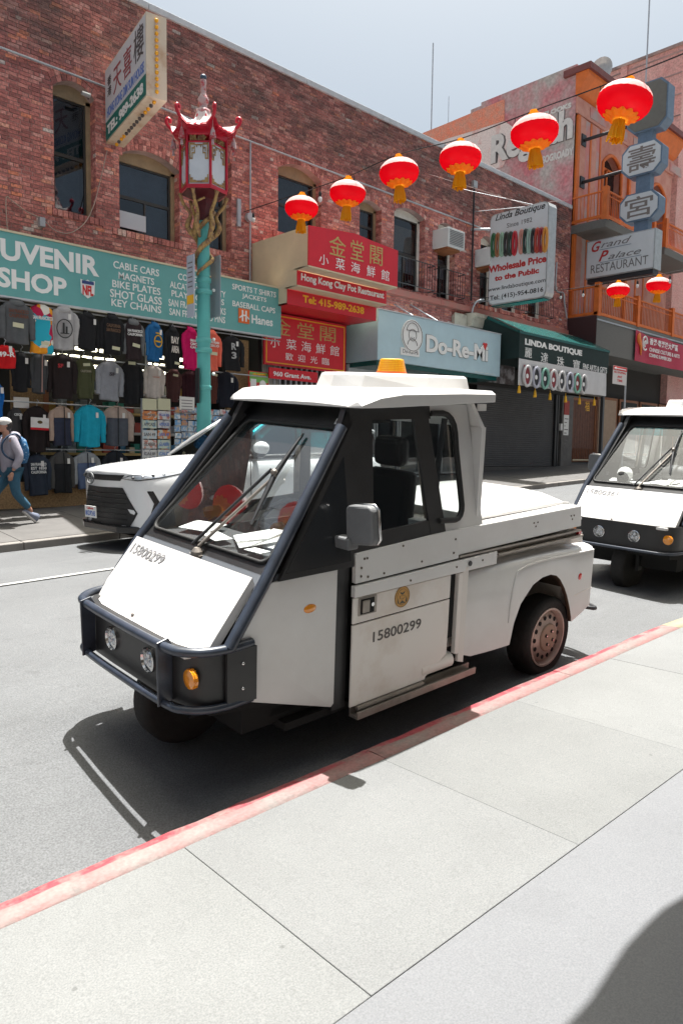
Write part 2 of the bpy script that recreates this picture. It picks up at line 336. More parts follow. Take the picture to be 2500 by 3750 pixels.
# far pavement
fs = thing('far_pavement', None, None, kind='structure'); M_kf = mat('far kerb stone', (0.1672, 0.1558, 0.1444), 0.85, var=0.2, vs=3, world=True)
mb = MB(); xs2 = [-40, -10]+[-2+1.5*i for i in range(24)]+[45, 70]
for x0, x1 in zip(xs2, xs2[1:]):
    g = 0.006
    MB().hexa([(x0+g, YF+0.17, ZF(x0)-0.3), (x1-g, YF+0.17, ZF(x1)-0.3), (x1-g, D-0.0, ZB(x1)-0.3), (x0+g, D-0.0, ZB(x0)-0.3),
               (x0+g, YF+0.17, ZF(x0)+0.125), (x1-g, YF+0.17, ZF(x1)+0.125), (x1-g, D+0.02, ZB(x1)), (x0+g, D+0.02, ZB(x0))]).build('paving_panel', M_concf, fs)
    MB().hexa([(x0+g, YF, ZF(x0)-0.3), (x1-g, YF, ZF(x1)-0.3), (x1-g, YF+0.165, ZF(x1)-0.3), (x0+g, YF+0.165, ZF(x0)-0.3),
               (x0+g, YF+0.015, ZF(x0)+0.115), (x1-g, YF+0.015, ZF(x1)+0.115), (x1-g, YF+0.165, ZF(x1)+0.122), (x0+g, YF+0.165, ZF(x0)+0.122)]).build('kerb_stone', M_kf, fs, bev=0.012)

# ================================================================== brick building
random.seed(11)
def brick_material(name, use_obj):
    m = bpy.data.materials.new(name); m.use_nodes = True; N = m.node_tree; b = N.nodes['Principled BSDF']; b.inputs['Roughness'].default_value = 0.85
    if use_obj: a = N.nodes.new('ShaderNodeObjectInfo'); fac = a.outputs['Random']
    else: a = N.nodes.new('ShaderNodeAttribute'); a.attribute_name = 'tint'; fac = a.outputs['Fac']
    rp = N.nodes.new('ShaderNodeValToRGB'); rp.color_ramp.interpolation = 'LINEAR'
    stops = [(0.0, (0.256, 0.092, 0.084)), (0.22, (0.371, 0.128, 0.113)), (0.5, (0.461, 0.164, 0.141)), (0.72, (0.525, 0.211, 0.179)), (0.88, (0.602, 0.301, 0.262)), (0.96, (0.640, 0.211, 0.122)), (1.0, (0.563, 0.474, 0.435))]
    e = rp.color_ramp.elements; e[0].position = 0; e[0].color = stops[0][1]+(1,); e[1].position = 1; e[1].color = stops[-1][1]+(1,)
    for p, c in stops[1:-1]: q = e.new(p); q.color = c+(1,)
    N.links.new(fac, rp.inputs[0])
    g = N.nodes.new('ShaderNodeNewGeometry')
    # soot: strong towards the parapet, in streaks and blotches of its own
    mp = N.nodes.new('ShaderNodeMapping'); mp.inputs['Scale'].default_value = (0.55, 1, 1.5); N.links.new(g.outputs['Position'], mp.inputs['Vector'])
    n1 = N.nodes.new('ShaderNodeTexNoise'); n1.inputs['Scale'].default_value = 1.5; n1.inputs['Detail'].default_value = 9; n1.inputs['Roughness'].default_value = 0.7; N.links.new(mp.outputs[0], n1.inputs['Vector'])
    sp = N.nodes.new('ShaderNodeSeparateXYZ'); N.links.new(g.outputs['Position'], sp.inputs[0])
    mr = N.nodes.new('ShaderNodeMapRange'); mr.inputs[1].default_value = 8.35; mr.inputs[2].default_value = 9.1; mr.inputs[3].default_value = -0.13; mr.inputs[4].default_value = 0.10; N.links.new(sp.outputs[2], mr.inputs[0])
    ad = N.nodes.new('ShaderNodeMath'); ad.operation = 'ADD'; N.links.new(n1.outputs[0], ad.inputs[0]); N.links.new(mr.outputs[0], ad.inputs[1])
    cr = N.nodes.new('ShaderNodeMapRange'); cr.inputs[1].default_value = 0.43; cr.inputs[2].default_value = 0.72; cr.inputs[3].default_value = 0.0; cr.inputs[4].default_value = 0.80; N.links.new(ad.outputs[0], cr.inputs[0])
    mx = N.nodes.new('ShaderNodeMixRGB'); N.links.new(cr.outputs[0], mx.inputs[0]); N.links.new(rp.outputs[0], mx.inputs[1]); mx.inputs[2].default_value = (0.05, 0.045, 0.042, 1)
    n2 = N.nodes.new('ShaderNodeTexNoise'); n2.inputs['Scale'].default_value = 28; n2.inputs['Detail'].default_value = 4; N.links.new(g.outputs['Position'], n2.inputs['Vector'])
    m2 = N.nodes.new('ShaderNodeMapRange'); m2.inputs[1].default_value = 0.3; m2.inputs[2].default_value = 0.7; m2.inputs[3].default_value = 0.62; m2.inputs[4].default_value = 1.38; N.links.new(n2.outputs[0], m2.inputs[0])
    mu = N.nodes.new('ShaderNodeMixRGB'); mu.blend_type = 'MULTIPLY'; mu.inputs[0].default_value = 1; N.links.new(mx.outputs[0], mu.inputs[1]); N.links.new(m2.outputs[0], mu.inputs[2])
    N.links.new(mu.outputs[0], b.inputs['Base Color'])
    bp = N.nodes.new('ShaderNodeBump'); bp.inputs['Strength'].default_value = 0.5; bp.inputs['Distance'].default_value = 0.008; N.links.new(n2.outputs[0], bp.inputs['Height']); N.links.new(bp.outputs[0], b.inputs['Normal'])
    return m
M_brick = brick_material('brick', False); M_brick_o = brick_material('brick single', True)
M_mort = mat('mortar', (0.48, 0.34, 0.315), 0.95, col2=(0.16, 0.125, 0.12), vs=1.2, thr=(0.35, 0.7), world=True)
M_cop = mat('parapet coping', (0.50, 0.52, 0.55), 0.5, var=0.1)
M_tan = mat('tan window frame', (0.30, 0.22, 0.13), 0.6, var=0.2, vs=5)
M_whf = mat('white window frame', (0.66, 0.64, 0.58), 0.6, var=0.12, vs=6)
M_darkf = mat('dark sash', (0.035, 0.033, 0.03), 0.5)
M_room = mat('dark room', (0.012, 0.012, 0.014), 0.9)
M_wg = glass_mat('window pane', (0.6, 0.64, 0.68), 1.38)
M_blind = mat('curtain', (0.10, 0.12, 0.15), 0.8, col2=(0.20, 0.23, 0.27), vs=2.0, world=True)
M_shade = mat('roller shade', (0.38, 0.27, 0.19), 0.8, var=0.1)
M_ply = mat('pale curtain', (0.5, 0.5, 0.48), 0.8, var=0.1)
bb = thing('brick_building', 'two storey red brick building with arched windows across the street', 'building', (0, 0, 0))
ZT = 10.42; XL, XR = -9.0, 24.62; ZS = 5.0
def W(px0, py0, pxr, pyr, pyb, style, rise=0.16):
    a = at(px0, py0); b = at(pxr, pyr); c = at(px0, pyb); return dict(x0=a.x, x1=b.x, z0=c.z, z1=a.z, rise=rise, style=style)
wins = [dict(x0=-6.4+2.6*k, x1=-5.3+2.6*k, z0=6.08, z1=8.2, rise=0.18, style='tan') for k in range(4)]+[dict(x0=3.5, x1=4.45, z0=6.08, z1=8.25, rise=0.18, style='tan'),
        W(191, 306, 348, 400, 759, 'tan', 0.2), W(434, 560, 657, 472, 836, 'tanopen', 0.2), None, None,
        W(1017, 611, 1177, 661, 845, 'tan', 0.22), W(1316, 741, 1397, 757, 880, 'olive', 0.14),
        W(1442, 766, 1556, 828, 1047, 'white', 0.16), W(1603, 824, 1668, 842, 1087, 'ac', 0.14), W(1759, 873, 1812, 890, 1114, 'ac', 0.14)]
a = at(785, 520); b = at(848, 545); wins[3] = dict(x0=a.x-0.2, x1=b.x, z0=wins[2]['z0']-0.03, z1=8.02, rise=0.16, style='tan')
wins = [q for q in wins if q]
for q in wins: q['z1'] = min(q['z1'], 8.3)
a = at(1836, 1100); b = at(1905, 1100); wins.append(dict(x0=a.x, x1=b.x, z0=wins[-1]['z0'], z1=8.0, rise=0.16, style='white2'))
a = at(1930, 1150); b = at(1990, 1150); wins.append(dict(x0=a.x, x1=b.x, z0=wins[-1]['z0'], z1=8.0, rise=0.16, style='white2'))
base = wins[1]['z0']
wins = sorted(wins, key=lambda q: q['x0'])
for q in wins:
    q['w'] = q['x1']-q['x0']
    q['zs'] = q['z1']                       # spring line
def arc(q, t): return q['zs']+q['rise']*(1-(2*t-1)**2)
mb = MB(); x = XL
for q in wins:
    mb.box((x, D, ZS), (q['x0'], D+0.35, ZT)); mb.box((q['x0'], D, ZS), (q['x1'], D+0.35, q['z0']-0.02))
    poly = [(q['x0'], D, ZT), (q['x1'], D, ZT)]+[(q['x1']-q['w']*k/8, D, arc(q, 1-k/8)) for k in range(9)]
    mb.prism(poly, (0, 0.35, 0)); x = q['x1']
mb.box((x, D, ZS), (XR, D+0.35, ZT))
mb.box((XL, D+0.35, 4.6), (XR, D+0.5, ZS)); 
mb.build('wall', M_mort, bb, recalc=True)
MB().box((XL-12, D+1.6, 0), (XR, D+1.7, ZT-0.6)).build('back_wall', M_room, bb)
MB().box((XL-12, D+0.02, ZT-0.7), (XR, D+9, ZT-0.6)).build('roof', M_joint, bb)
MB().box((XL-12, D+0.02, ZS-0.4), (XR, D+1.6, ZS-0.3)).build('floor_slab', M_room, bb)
cp = []
for i in range(8):
    xa = XL+(XR-XL)*i/8; cp.append(MB().box((xa+0.004, D-0.06, ZT+0.002), (xa+(XR-XL)/8-0.004, D+0.4, ZT+0.13)).build('coping', M_cop, bb, bev=0.01))
MB().box((XR-0.35, D+0.41, 0), (XR-0.02, D+9, ZT)).build('side_wall', M_mort, bb)
BH, BL, MG = 0.0715, 0.198, 0.0125
def inside(x0, x1, z0, z1):
    xm, zm = (x0+x1)/2, (z0+z1)/2
    for q in wins:
        if xm > q['x0'] and xm < q['x1'] and zm > q['z0']-0.01:
            t = (xm-q['x0'])/q['w']
            if zm < arc(q, t)+0.115: return True
    return False
cands = []
row = 0; z = ZS
ledge_z = None
while z < ZT-0.03:
    off = (row % 2)*BL/2; hdr = (row % 6 == 5); L = BL/2 if hdr else BL
    # intervals of the wall free of windows in this course
    x = XL-off*0.5
    while x < XR:
        x0 = x+MG/2; x1 = min(x+L-MG/2, XR)
        segs = [(max(x0, XL), x1)]
        for q in wins:
            zm = z+BH/2
            if q['z0']-0.12 < zm < q['zs']+0.0:
                ns = []
                for (a, b) in segs:
                    if b <= q['x0'] or a >= q['x1']: ns.append((a, b))
                    else:
                        if a < q['x0']-0.03: ns.append((a, q['x0']))
                        if b > q['x1']+0.03: ns.append((q['x1'], b))
                segs = ns
        for (a, b) in segs:
            if b-a > 0.03 and not inside(a, b, z+MG/2, z+BH-MG/2): cands.append((a, b, z+MG/2, z+BH-MG/2))
        x += L
    z += BH; row += 1
def shown(c):                       # size in the picture
    P = Vector(((c[0]+c[1])/2, D, (c[2]+c[3])/2))-CAM_P; d = P.dot(CF); u = P.dot(CR)/d*FPX+1250; v = 1875-P.dot(CU)/d*FPX
    return (u, v, d)
vis = []; rest = []
for c in cands:
    u, v, d = shown(c)
    (vis if (0 < u < 330 and 0 < v < 870 and (c[1]-c[0]) > 0.16) else rest).append((d, c))
vis.sort(); keep = vis[:296]; rest += vis[296:]
bm_std = MB(); bm_std.add([(0, 0, 0), (1, 0, 0), (1, 1, 0), (0, 1, 0), (0, 0, 1), (1, 0, 1), (1, 1, 1), (0, 1, 1)], [(0, 1, 5, 4), (1, 2, 6, 5), (3, 0, 4, 7), (4, 5, 6, 7), (0, 3, 2, 1)])
brick_me = MB().box((-0.5, -0.5, -0.5), (0.5, 0.5, 0.5)).mesh('brick', M_brick_o)
for d, (a, b, z0, z1) in keep:
    o = link(bpy.data.objects.new('brick', brick_me), bb); pr = random.uniform(0.006, 0.017)
    o.location = ((a+b)/2, D-pr/2+0.02, (z0+z1)/2); o.scale = (b-a, pr+0.04, z1-z0); o.rotation_euler = (0, random.uniform(-.008, .008), 0)
V = []; Fc = []; tint = []
def addbrick(p8):
    n = len(V); V.extend(p8); Fc.extend([(n, n+1, n+5, n+4), (n+1, n+2, n+6, n+5), (n+3, n, n+4, n+7), (n+4, n+5, n+6, n+7), (n, n+3, n+2, n+1)]); t = random.random(); tint.extend([t]*5)
for d, (a, b, z0, z1) in rest:
    pr = random.uniform(0.005, 0.017); y = D-pr; j = random.uniform(-.003, .003)
    addbrick([(a, y, z0+j), (b, y, z0), (b, D+.01, z0), (a, D+.01, z0+j), (a, y, z1+j), (b, y, z1), (b, D+.01, z1), (a, D+.01, z1+j)])
for q in wins:                      # arch voussoirs, soldier course under the sill, reveals
    nv = max(6, int(q['w']/0.085)); xm = (q['x0']+q['x1'])/2
    for ring in (0, 1):
      for k in range(nv):
        t0, t1 = (k+.07)/nv, (k+.93)/nv; 
        def pt(t, h):
            x = q['x0']+q['w']*t; zz = arc(q, t); nx = (x-xm)/q['w']*q['rise']*4/ max(q['w'], .5); n_ = Vector((nx, 0, 1)).normalized(); return Vector((x, 0, zz))+n_*h
        h0, h1 = 0.004+ring*.115, 0.108+ring*.115
        if ring == 1 and q['rise'] < 0.15: continue
        A, B, C_, E_ = pt(t0, h0), pt(t1, h0), pt(t1, h1), pt(t0, h1); y = D-random.uniform(.012, .026)
        addbrick([(A.x, y, A.z), (B.x, y, B.z), (B.x, D+.1, B.z), (A.x, D+.1, A.z), (E_.x, y, E_.z), (C_.x, y, C_.z), (C_.x, D+.1, C_.z), (E_.x, D+.1, E_.z)])
    nb = int((q['w']+0.3)/0.095)
    for k in range(nb):
        x0 = q['x0']-.15+(q['w']+.3)*k/nb; x1 = x0+(q['w']+.3)/nb-.014; y = D-random.uniform(.03, .045)
        addbrick([(x0, y, q['z0']-.13), (x1, y, q['z0']-.13), (x1, D+.2, q['z0']-.13), (x0, D+.2, q['z0']-.13), (x0, y, q['z0']-.012), (x1, y, q['z0']-.012), (x1, D+.2, q['z0']+.004), (x0, D+.2, q['z0']+.004)])
    z = q['z0']+.01; k = 0
    while z < q['zs']-.02:
        for xs_, sgn in ((q['x0'], 1), (q['x1'], -1)):
            y0, y1 = (D+.0, D+.2) if k % 2 else (D+.11, D+.2)
            for (ya, yb) in ([(D-.005, D+.2)] if k % 2 else [(D-.005, D+.095), (D+.107, D+.2)]):
                xi = xs_+sgn*random.uniform(.004, .01); xo = xs_-sgn*.01
                a, b = min(xi, xo), max(xi, xo)
                addbrick([(a, ya, z), (b, ya, z), (b, yb, z), (a, yb, z), (a, ya, z+.072), (b, ya, z+.072), (b, yb, z+.072), (a, yb, z+.072)])
        z += BH; k += 1
me = bpy.data.meshes.new('brickwork'); me.from_pydata(V, [], Fc); me.materials.append(M_brick)
at_ = me.attributes.new('tint', 'FLOAT', 'FACE'); at_.data.foreach_set('value', tint); me.update()
tag(link(bpy.data.objects.new('brickwork', me), bb), kind='stuff')
# corbel band: protruding courses under the parapet
for zc, pr in ((9.02, 0.03), (9.115, 0.05)):
    pass
M_acw = mat('air conditioner casing', (0.62, 0.63, 0.62), 0.5); M_acg = mat('air conditioner grille', (0.22, 0.23, 0.24), 0.6)
for q in wins:                      # windows
    st = q['style']; x0, x1, z0, zs = q['x0'], q['x1'], q['z0'], q['zs']; yw = D+0.2; t = 0.075
    fm = {'tan': M_tan, 'tanopen': M_tan, 'olive': M_tan}.get(st, M_whf)
    win = MB(); win.box((x0, yw, z0), (x0+t, yw+.1, zs)).box((x1-t*1.3, yw, z0), (x1, yw+.1, zs)).box((x0+t, yw, z0), (x1-t*1.3, yw+.1, z0+.06))
    win.prism([(x0, yw, zs-0.06), (x1, yw, zs-0.06)]+[(x1-q['w']*k/8, yw, arc(q, 1-k/8)) for k in range(9)], (0, .1, 0))
    f = win.build('window', fm, bb, recalc=True)
    zm = z0+(zs-z0)*0.5; s_ = MB(); y2 = yw+.03
    for (za, zb) in ((z0+.06, zm), (zm, zs-.06)):
        s_.box((x0+t, y2, za), (x0+t+.04, y2+.05, zb)).box((x1-t*1.3-.04, y2, za), (x1-t*1.3, y2+.05, zb)).box((x0+t+.04, y2, zb-.035), (x1-t*1.3-.04, y2+.05, zb)).box((x0+t+.04, y2, za), (x1-t*1.3-.04, y2+.05, za+.03))
    if st in ('tanopen', 'white', 'ac'): s_.box(((x0+x1)/2-.02, y2+.001, z0+.09), ((x0+x1)/2+.02, y2+.049, zm-.035))
    s_.build('sash', M_darkf if st != 'white2' else M_whf, f)
    MB().box((x0+t+.02, y2+.02, z0+.07), (x1-t*1.3-.02, y2+.026, zs-.065)).build('pane', M_wg, f)
    if st == 'tanopen':
        MB().box(((x0+x1)/2+.03, y2+.16, z0), (x1, y2+.17, zm)).build('curtain', M_blind, f); MB().box((x0, y2+.16, zm), (x1, y2+.17, zs)).build('curtain', M_blind, f)
    elif st == 'white':
        MB().box((x0, y2+.1, zm+.1), (x1, y2+.11, zs-.25)).build('roller_shade', M_shade, f); MB().box((x0, y2+.12, z0+.55), (x1, y2+.13, zm-.02)).build('curtain', M_ply, f)
    elif st in ('tan', 'olive'): MB().box((x0, y2+.5, z0), (x1, y2+.51, zs+.1)).build('curtain', M_blind, f)
    elif st in ('ac', 'white2'): MB().box((x0, y2+.12, zm-.35), (x1, y2+.13, zm+.2)).build('curtain', M_ply, f)
# ================================================================== signs and shops
RX, UZ, NY = Vector((1, 0, 0)), Vector((0, 0, 1)), Vector((0, -1, 0))
RB = Vector((0, -1, 0))             # reading direction on a sign that faces -x
M_teal = mat('teal sign board', (0.13, 0.37, 0.36), 0.6, var=0.06, vs=3, world=True)
M_wht = mat('white lettering', (0.80, 0.80, 0.78), 0.6)
M_black = mat('black lettering', (0.02, 0.02, 0.02), 0.5)
M_grey = mat('grey lettering', (0.16, 0.15, 0.15), 0.6)
M_cream = mat('cream sheet metal', (0.62, 0.53, 0.37), 0.7, var=0.05, vs=4, world=True)
M_signred = mat('red sign enamel', (0.62, 0.012, 0.028), 0.35, var=0.06, vs=3)
M_gold = mat('gold leaf', (0.50, 0.37, 0.12), 0.45, metal=0.0, var=0.2, vs=20)
M_yel = mat('yellow lettering', (0.85, 0.45, 0.02), 0.5)
M_pale = mat('pale blue sign board', (0.44, 0.60, 0.66), 0.6, var=0.05, vs=3, world=True)
M_green = mat('dark green awning cloth', (0.005, 0.022, 0.020), 0.75, var=0.2)
M_teale = mat('glossy green awning edge', (0.008, 0.085, 0.08), 0.25)
M_face = mat('lightbox face', (0.60, 0.62, 0.64), 0.4, var=0.04, vs=4, world=True)
M_alu = mat('aluminium trim', (0.45, 0.46, 0.46), 0.4, metal=0.5, var=0.15)
M_blued = mat('blue grey sign casing', (0.13, 0.19, 0.27), 0.5, var=0.15)
M_blk = mat('black steel', (0.02, 0.021, 0.024), 0.45)
M_galv = mat('galvanised pipe', (0.42, 0.44, 0.47), 0.45, metal=0.4, var=0.1)
M_rust = mat('rusty cream casing', (0.66, 0.56, 0.44), 0.7, col2=(0.42, 0.20, 0.08), vs=2.2, thr=(0.50, 0.80), world=True)
M_wood = mat('orange brown wood', (0.24, 0.085, 0.03), 0.6, var=0.3, vs=3)
M_osb = mat('chipboard', (0.26, 0.16, 0.075), 0.85, var=0.45, vs=30, world=True)
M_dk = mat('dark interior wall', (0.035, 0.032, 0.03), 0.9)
M_shut = mat('roller shutter', (0.085, 0.085, 0.088), 0.55, var=0.15, vs=2, world=True)
M_bulb = mat('amber bulb', (0.80, 0.38, 0.02), 0.25)
def put(parent, s, y, L, R_, T, B, m, bold=0.0, depth=0.006, shear=0.0, name='lettering'):
    """letters on the plane y=const: left/right pixels, top and bottom pixel of the left edge"""
    a = at(L, B, y); b = at(L, T, y); c = at(R_, B, y)
    return lettering(s, a, RX, UZ, c.x-a.x, b.z-a.z, m, parent, name, bold, depth, shear)
# --- teal souvenir shop sign
sv = thing('shop_sign', 'long teal board reading SOUVENIR SHOP above the hanging shirts', 'sign', (4, 13, 4.15))
sv.location = (0, 0, 0)
box('board', (-5.0, 13.0, 4.15), (10.5, 13.12, 5.2), M_teal, sv)
box('trim', (-5.0, 12.985, 5.202), (10.5, 13.13, 5.235), M_cream, sv); box('trim', (-5.0, 12.99, 4.12), (10.5, 13.1, 4.148), M_cop, sv)
for zz in (4.3, 5.05):
    for xx in (3, 5, 7, 9, 10.3): MB().box((xx, 13.12, zz), (xx+.04, 14, zz+.04)).build('bracket', M_galv, sv)
for (s, L, R_, T, B, bo) in (('UVENIR', 2, 362, 870, 948, .035), ('SHOP', -9, 244, 974, 1048, .035),
    ('CABLE CARS', 415, 582, 953, 980, .012), ('MAGNETS', 434, 564, 994, 1020, .012), ('BIKE PLATES', 411, 587, 1023, 1050, .012), ('SHOT GLASS', 403, 592, 1056, 1086, .012), ('KEY CHAINS', 408, 590, 1092, 1119, .012),
    ('COFFEE MUGS', 652, 797, 999, 1023, .012), ('ALCATRAZ NOVELTY', 622, 826, 1028, 1052, .012), ('PLAYING CARDS', 628, 820, 1061, 1084, .012), ('SAN FRANCISCO BOOKS', 617, 826, 1093, 1119, .012), ('SAN FRANCISCO PINS', 620, 824, 1127, 1152, .012),
    ('SPORTS T SHIRTS', 850, 1010, 1037, 1058, .012), ('JACKETS', 886, 975, 1073, 1094, .012), ('BASEBALL CAPS', 851, 1007, 1099, 1120, .012), ('Hanes', 921, 998, 1151, 1183, .02)):
    put(sv, s, 13.0, L, R_, T, B, M_wht, bo)
M_org = mat('orange enamel', (0.75, 0.14, 0.02), 0.5); M_navy = mat('navy', (0.03, 0.06, 0.2), 0.5); M_rd2 = mat('plain red', (0.60, 0.03, 0.03), 0.5)
a = at(872, 1180, 13); b = at(912, 1134, 13)
box('logo', (a.x, 12.985, a.z), (b.x, 12.999, b.z), M_org, sv)
mb = MB(); w_ = b.x-a.x; h_ = b.z-a.z
for fx in (.28, .6): mb.box((a.x+w_*fx, 12.975, a.z+h_*.12), (a.x+w_*(fx+.13), 12.984, a.z+h_*.88))
mb.tube(chain([(a.x+w_*(.06+.88*k/6), 12.98, a.z+h_*(.32+.22*math.sin(math.pi*k/6))) for k in range(7)], 2), 0.016, 6); mb.build('logo', M_wht, sv)
a = at(295, 1080, 13); b = at(346, 1036, 13); w_ = b.x-a.x; h_ = b.z-a.z; xc = a.x+w_/2; zb = a.z-h_*.1
def shield(k, y): 
    return [(xc+w_*.5*k*u_, y, a.z+h_*.5+h_*.62*k*v_) for u_, v_ in ((-1, 1), (-.4, .85), (0, 1.05), (.4, .85), (1, 1), (.93, -.55), (.45, -.8), (0, -1.05), (-.45, -.8), (-.93, -.55))]
MB().prism(shield(1, 12.985), (0, .014, 0)).build('crest', M_wht, sv)
MB().box((xc-w_*.42, 12.975, a.z+h_*.82), (xc+w_*.42, 12.984, a.z+h_*1.04)).build('crest', M_navy, sv)
lettering('NFL', (xc-w_*.38, 12.984, a.z+h_*.05), RX, UZ, w_*.76, h_*.68, M_rd2, sv, 'lettering', .04, .006)
# --- souvenir shop room behind the hanging clothes
rm = thing('souvenir_shop', 'open souvenir shop front with dark room, shelves and chipboard panels', 'shop', (0, 0, 0))
z0 = 0.42
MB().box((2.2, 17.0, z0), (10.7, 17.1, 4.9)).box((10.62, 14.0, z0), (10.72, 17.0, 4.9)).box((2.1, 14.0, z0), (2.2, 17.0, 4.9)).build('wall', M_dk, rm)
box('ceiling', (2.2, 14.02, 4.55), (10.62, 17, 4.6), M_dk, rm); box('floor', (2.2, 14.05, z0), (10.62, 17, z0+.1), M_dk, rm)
a = at(0, 1790, 13.7); b = at(330, 1810, 13.7)
box('panel', (2.2, 13.6, 0.50), (7.8, 13.66, 0.98), M_osb, rm, label='brown carpeted kick board under the lowest shirts')
a = at(828, 1380, 13.75); b = at(905, 1380, 13.75)
box('panel', (a.x, 13.7, .6), (b.x, 13.78, 4.1), M_osb, rm, label='chipboard column at the right end of the shirts')
a = at(40, 1440, 13.8); b = at(160, 1500, 13.8)
box('panel', (a.x, 13.8, 2.0), (b.x, 13.84, 3.0), M_osb, rm); box('post', (b.x, 13.78, 2.0), (b.x+.09, 13.84, 3.0), M_wood, rm)
M_tubel = mat('lit fluorescent tube', (1.0, 0.93, 0.68), 0.5, emit=3.0); M_shelf = mat('wood shelf edge', (0.50, 0.36, 0.15), 0.6, var=0.15); M_shelfw = mat('white shelf edge', (0.55, 0.55, 0.55), 0.5)
for (p, q) in (((180, 1285), (450, 1318)), ((560, 1325), (700, 1340)),):
    a = at(p[0], p[1], 14.6); b = at(q[0], q[1], 14.6)
    for k in range(3):
        zc = a.z+.12-.14*k; n = 6
        for i in range(n):
            xa = a.x+(b.x-a.x)*i/n; MB().box((xa+.03, 14.6+.25*k, zc-.03), (xa+(b.x-a.x)/n-.05, 14.66+.25*k, zc+.03)).build('fluorescent_tube', M_tubel, rm)
random.seed(5)
gm = [mat('merchandise', c, 0.5) for c in ((.5, .1, .08), (.08, .25, .45), (.55, .5, .4), (.1, .12, .14), (.5, .3, .08), (.3, .35, .4), (.05, .3, .25), (.6, .6, .6))]
for zz, m in ((2.72, M_shelfw), (2.3, M_shelf), (1.9, M_shelfw), (1.47, M_shelf)):
    sh = box('shelf', (5.7, 14.05, zz), (10.4, 14.5, zz+.05), m, rm)
    mbs = [MB() for _ in gm]; x = 5.75
    while x < 10.3:
        wd = random.uniform(.06, .18); h = random.uniform(.08, .26); random.choice(mbs).box((x, 14.1+random.uniform(0, .15), zz+.05), (x+wd, 14.4, zz+.05+h)); x += wd+random.uniform(.01, .08)
    for m_, g_ in zip(gm, mbs):
        if g_.v: tag(g_.build('merchandise', m_, sh), kind='stuff')
for x in (5.75, 8.0, 10.4): box('shelf_post', (x, 14.5, z0), (x+.05, 14.55, 3.9), M_galv, rm)
for x0, x1, yy, zz in ((2.6, 10.55, 13.1, 4.07), (3.2, 10.4, 13.35, 3.28), (3.2, 8.9, 13.5, 2.42), (3.2, 8.0, 13.55, 1.58)):
    MB().tube([(x0, yy, zz), (x1, yy, zz)], .014, 6).build('hanging_rail', M_galv, rm)
# --- clay pot restaurant sign
cx = at(921, 884).x; XR1 = at(1457, 915, 12.0).x
cs_ = thing('restaurant_sign', 'stepped red and cream box sign of the clay pot restaurant', 'sign', (0, 0, 0))
y1 = 12.0; y2 = 12.35; y3 = 12.68
zt1 = at(1132, 824, y1).z; ztm = at(1290, 856, y1).z; ztr = at(1457, 917, y1).z; zb1 = at(1130, 970, y1).z
z2t = zb1-.05; z2b = at(1090, 1042, y2).z; z3t = z2b-.04; z3b = at(1053, 1112, y3).z
xm = at(1300, 856, y1).x
zw = at(921, 884).z
def hx(xa, xb, ya, yb, za, zb): return MB().box((xa, ya, za), (xb, yb, zb))
# casing: side walls stepping out
for xx in (cx, XR1-.03):
    zf = zt1 if xx == cx else ztr
    MB().prism([(xx, y1+.03, zb1), (xx, y1+.03, zf), (xx, D-.01, min(zw, zf)), (xx, D-.01, z3b), (xx, y3+.03, z3b), (xx, y3+.03, z3t), (xx, y2+.03, z2b), (xx, y2+.03, z2t)], (.03, 0, 0)).build('side_panel', M_cream, cs_, recalc=True)
box('soffit', (cx, y1, zb1-.03), (XR1, y2+.1, zb1), M_cream, cs_); box('soffit', (cx, y2, z2b-.03), (XR1, y3+.1, z2b), M_cream, cs_); box('soffit', (cx, y3+.03, z3b-.0), (XR1, D-.01, z3b+.03), M_signred, cs_)
MB().prism([(cx, y1, zb1), (XR1, y1, zb1), (XR1, y1, ztr), (xm+.6, y1, ztm-.02), (xm, y1, ztm+.03), (cx, y1, zt1)], (0, .028, 0)).build('sign_panel', M_signred, cs_, recalc=True)
box('sign_panel', (cx, y2, z2b), (XR1, y2+.028, z2t), M_signred, cs_); box('sign_panel', (cx, y3, z3b), (XR1, y3+.028, z3t), M_signred, cs_)
def c900(x, y): return 900+x*.38265, 550+y*.38265
for s, xa, xb, ta, bo, m in (('金', 795, 955, 800, 990, M_gold), ('堂', 1000, 1125, 845, 1035, M_gold), ('閣', 1185, 1305, 900, 1080, M_gold),
                            ('小', 700, 790, 985, 1085, M_wht), ('菜', 858, 945, 1022, 1130, M_wht), ('海', 1005, 1090, 1062, 1160, M_wht), ('鮮', 1155, 1235, 1095, 1200, M_wht), ('館', 1293, 1370, 1135, 1235, M_wht)):
    L, T = c900(xa, ta); R_, B = c900(xb, bo); put(cs_, s, y1, L, R_, T, B, m, 0)
L, T = c900(528, 1172); R_, B = c900(1322, 1262); put(cs_, 'Hong Kong Clay Pot Restaurant', y2, L, R_, T, B, M_wht, .03)
L, T = c900(545, 1380); R_, B = c900(1130, 1455); put(cs_, 'Tel: 415-989-2638', y3, L, R_, T, B, M_yel, .03)
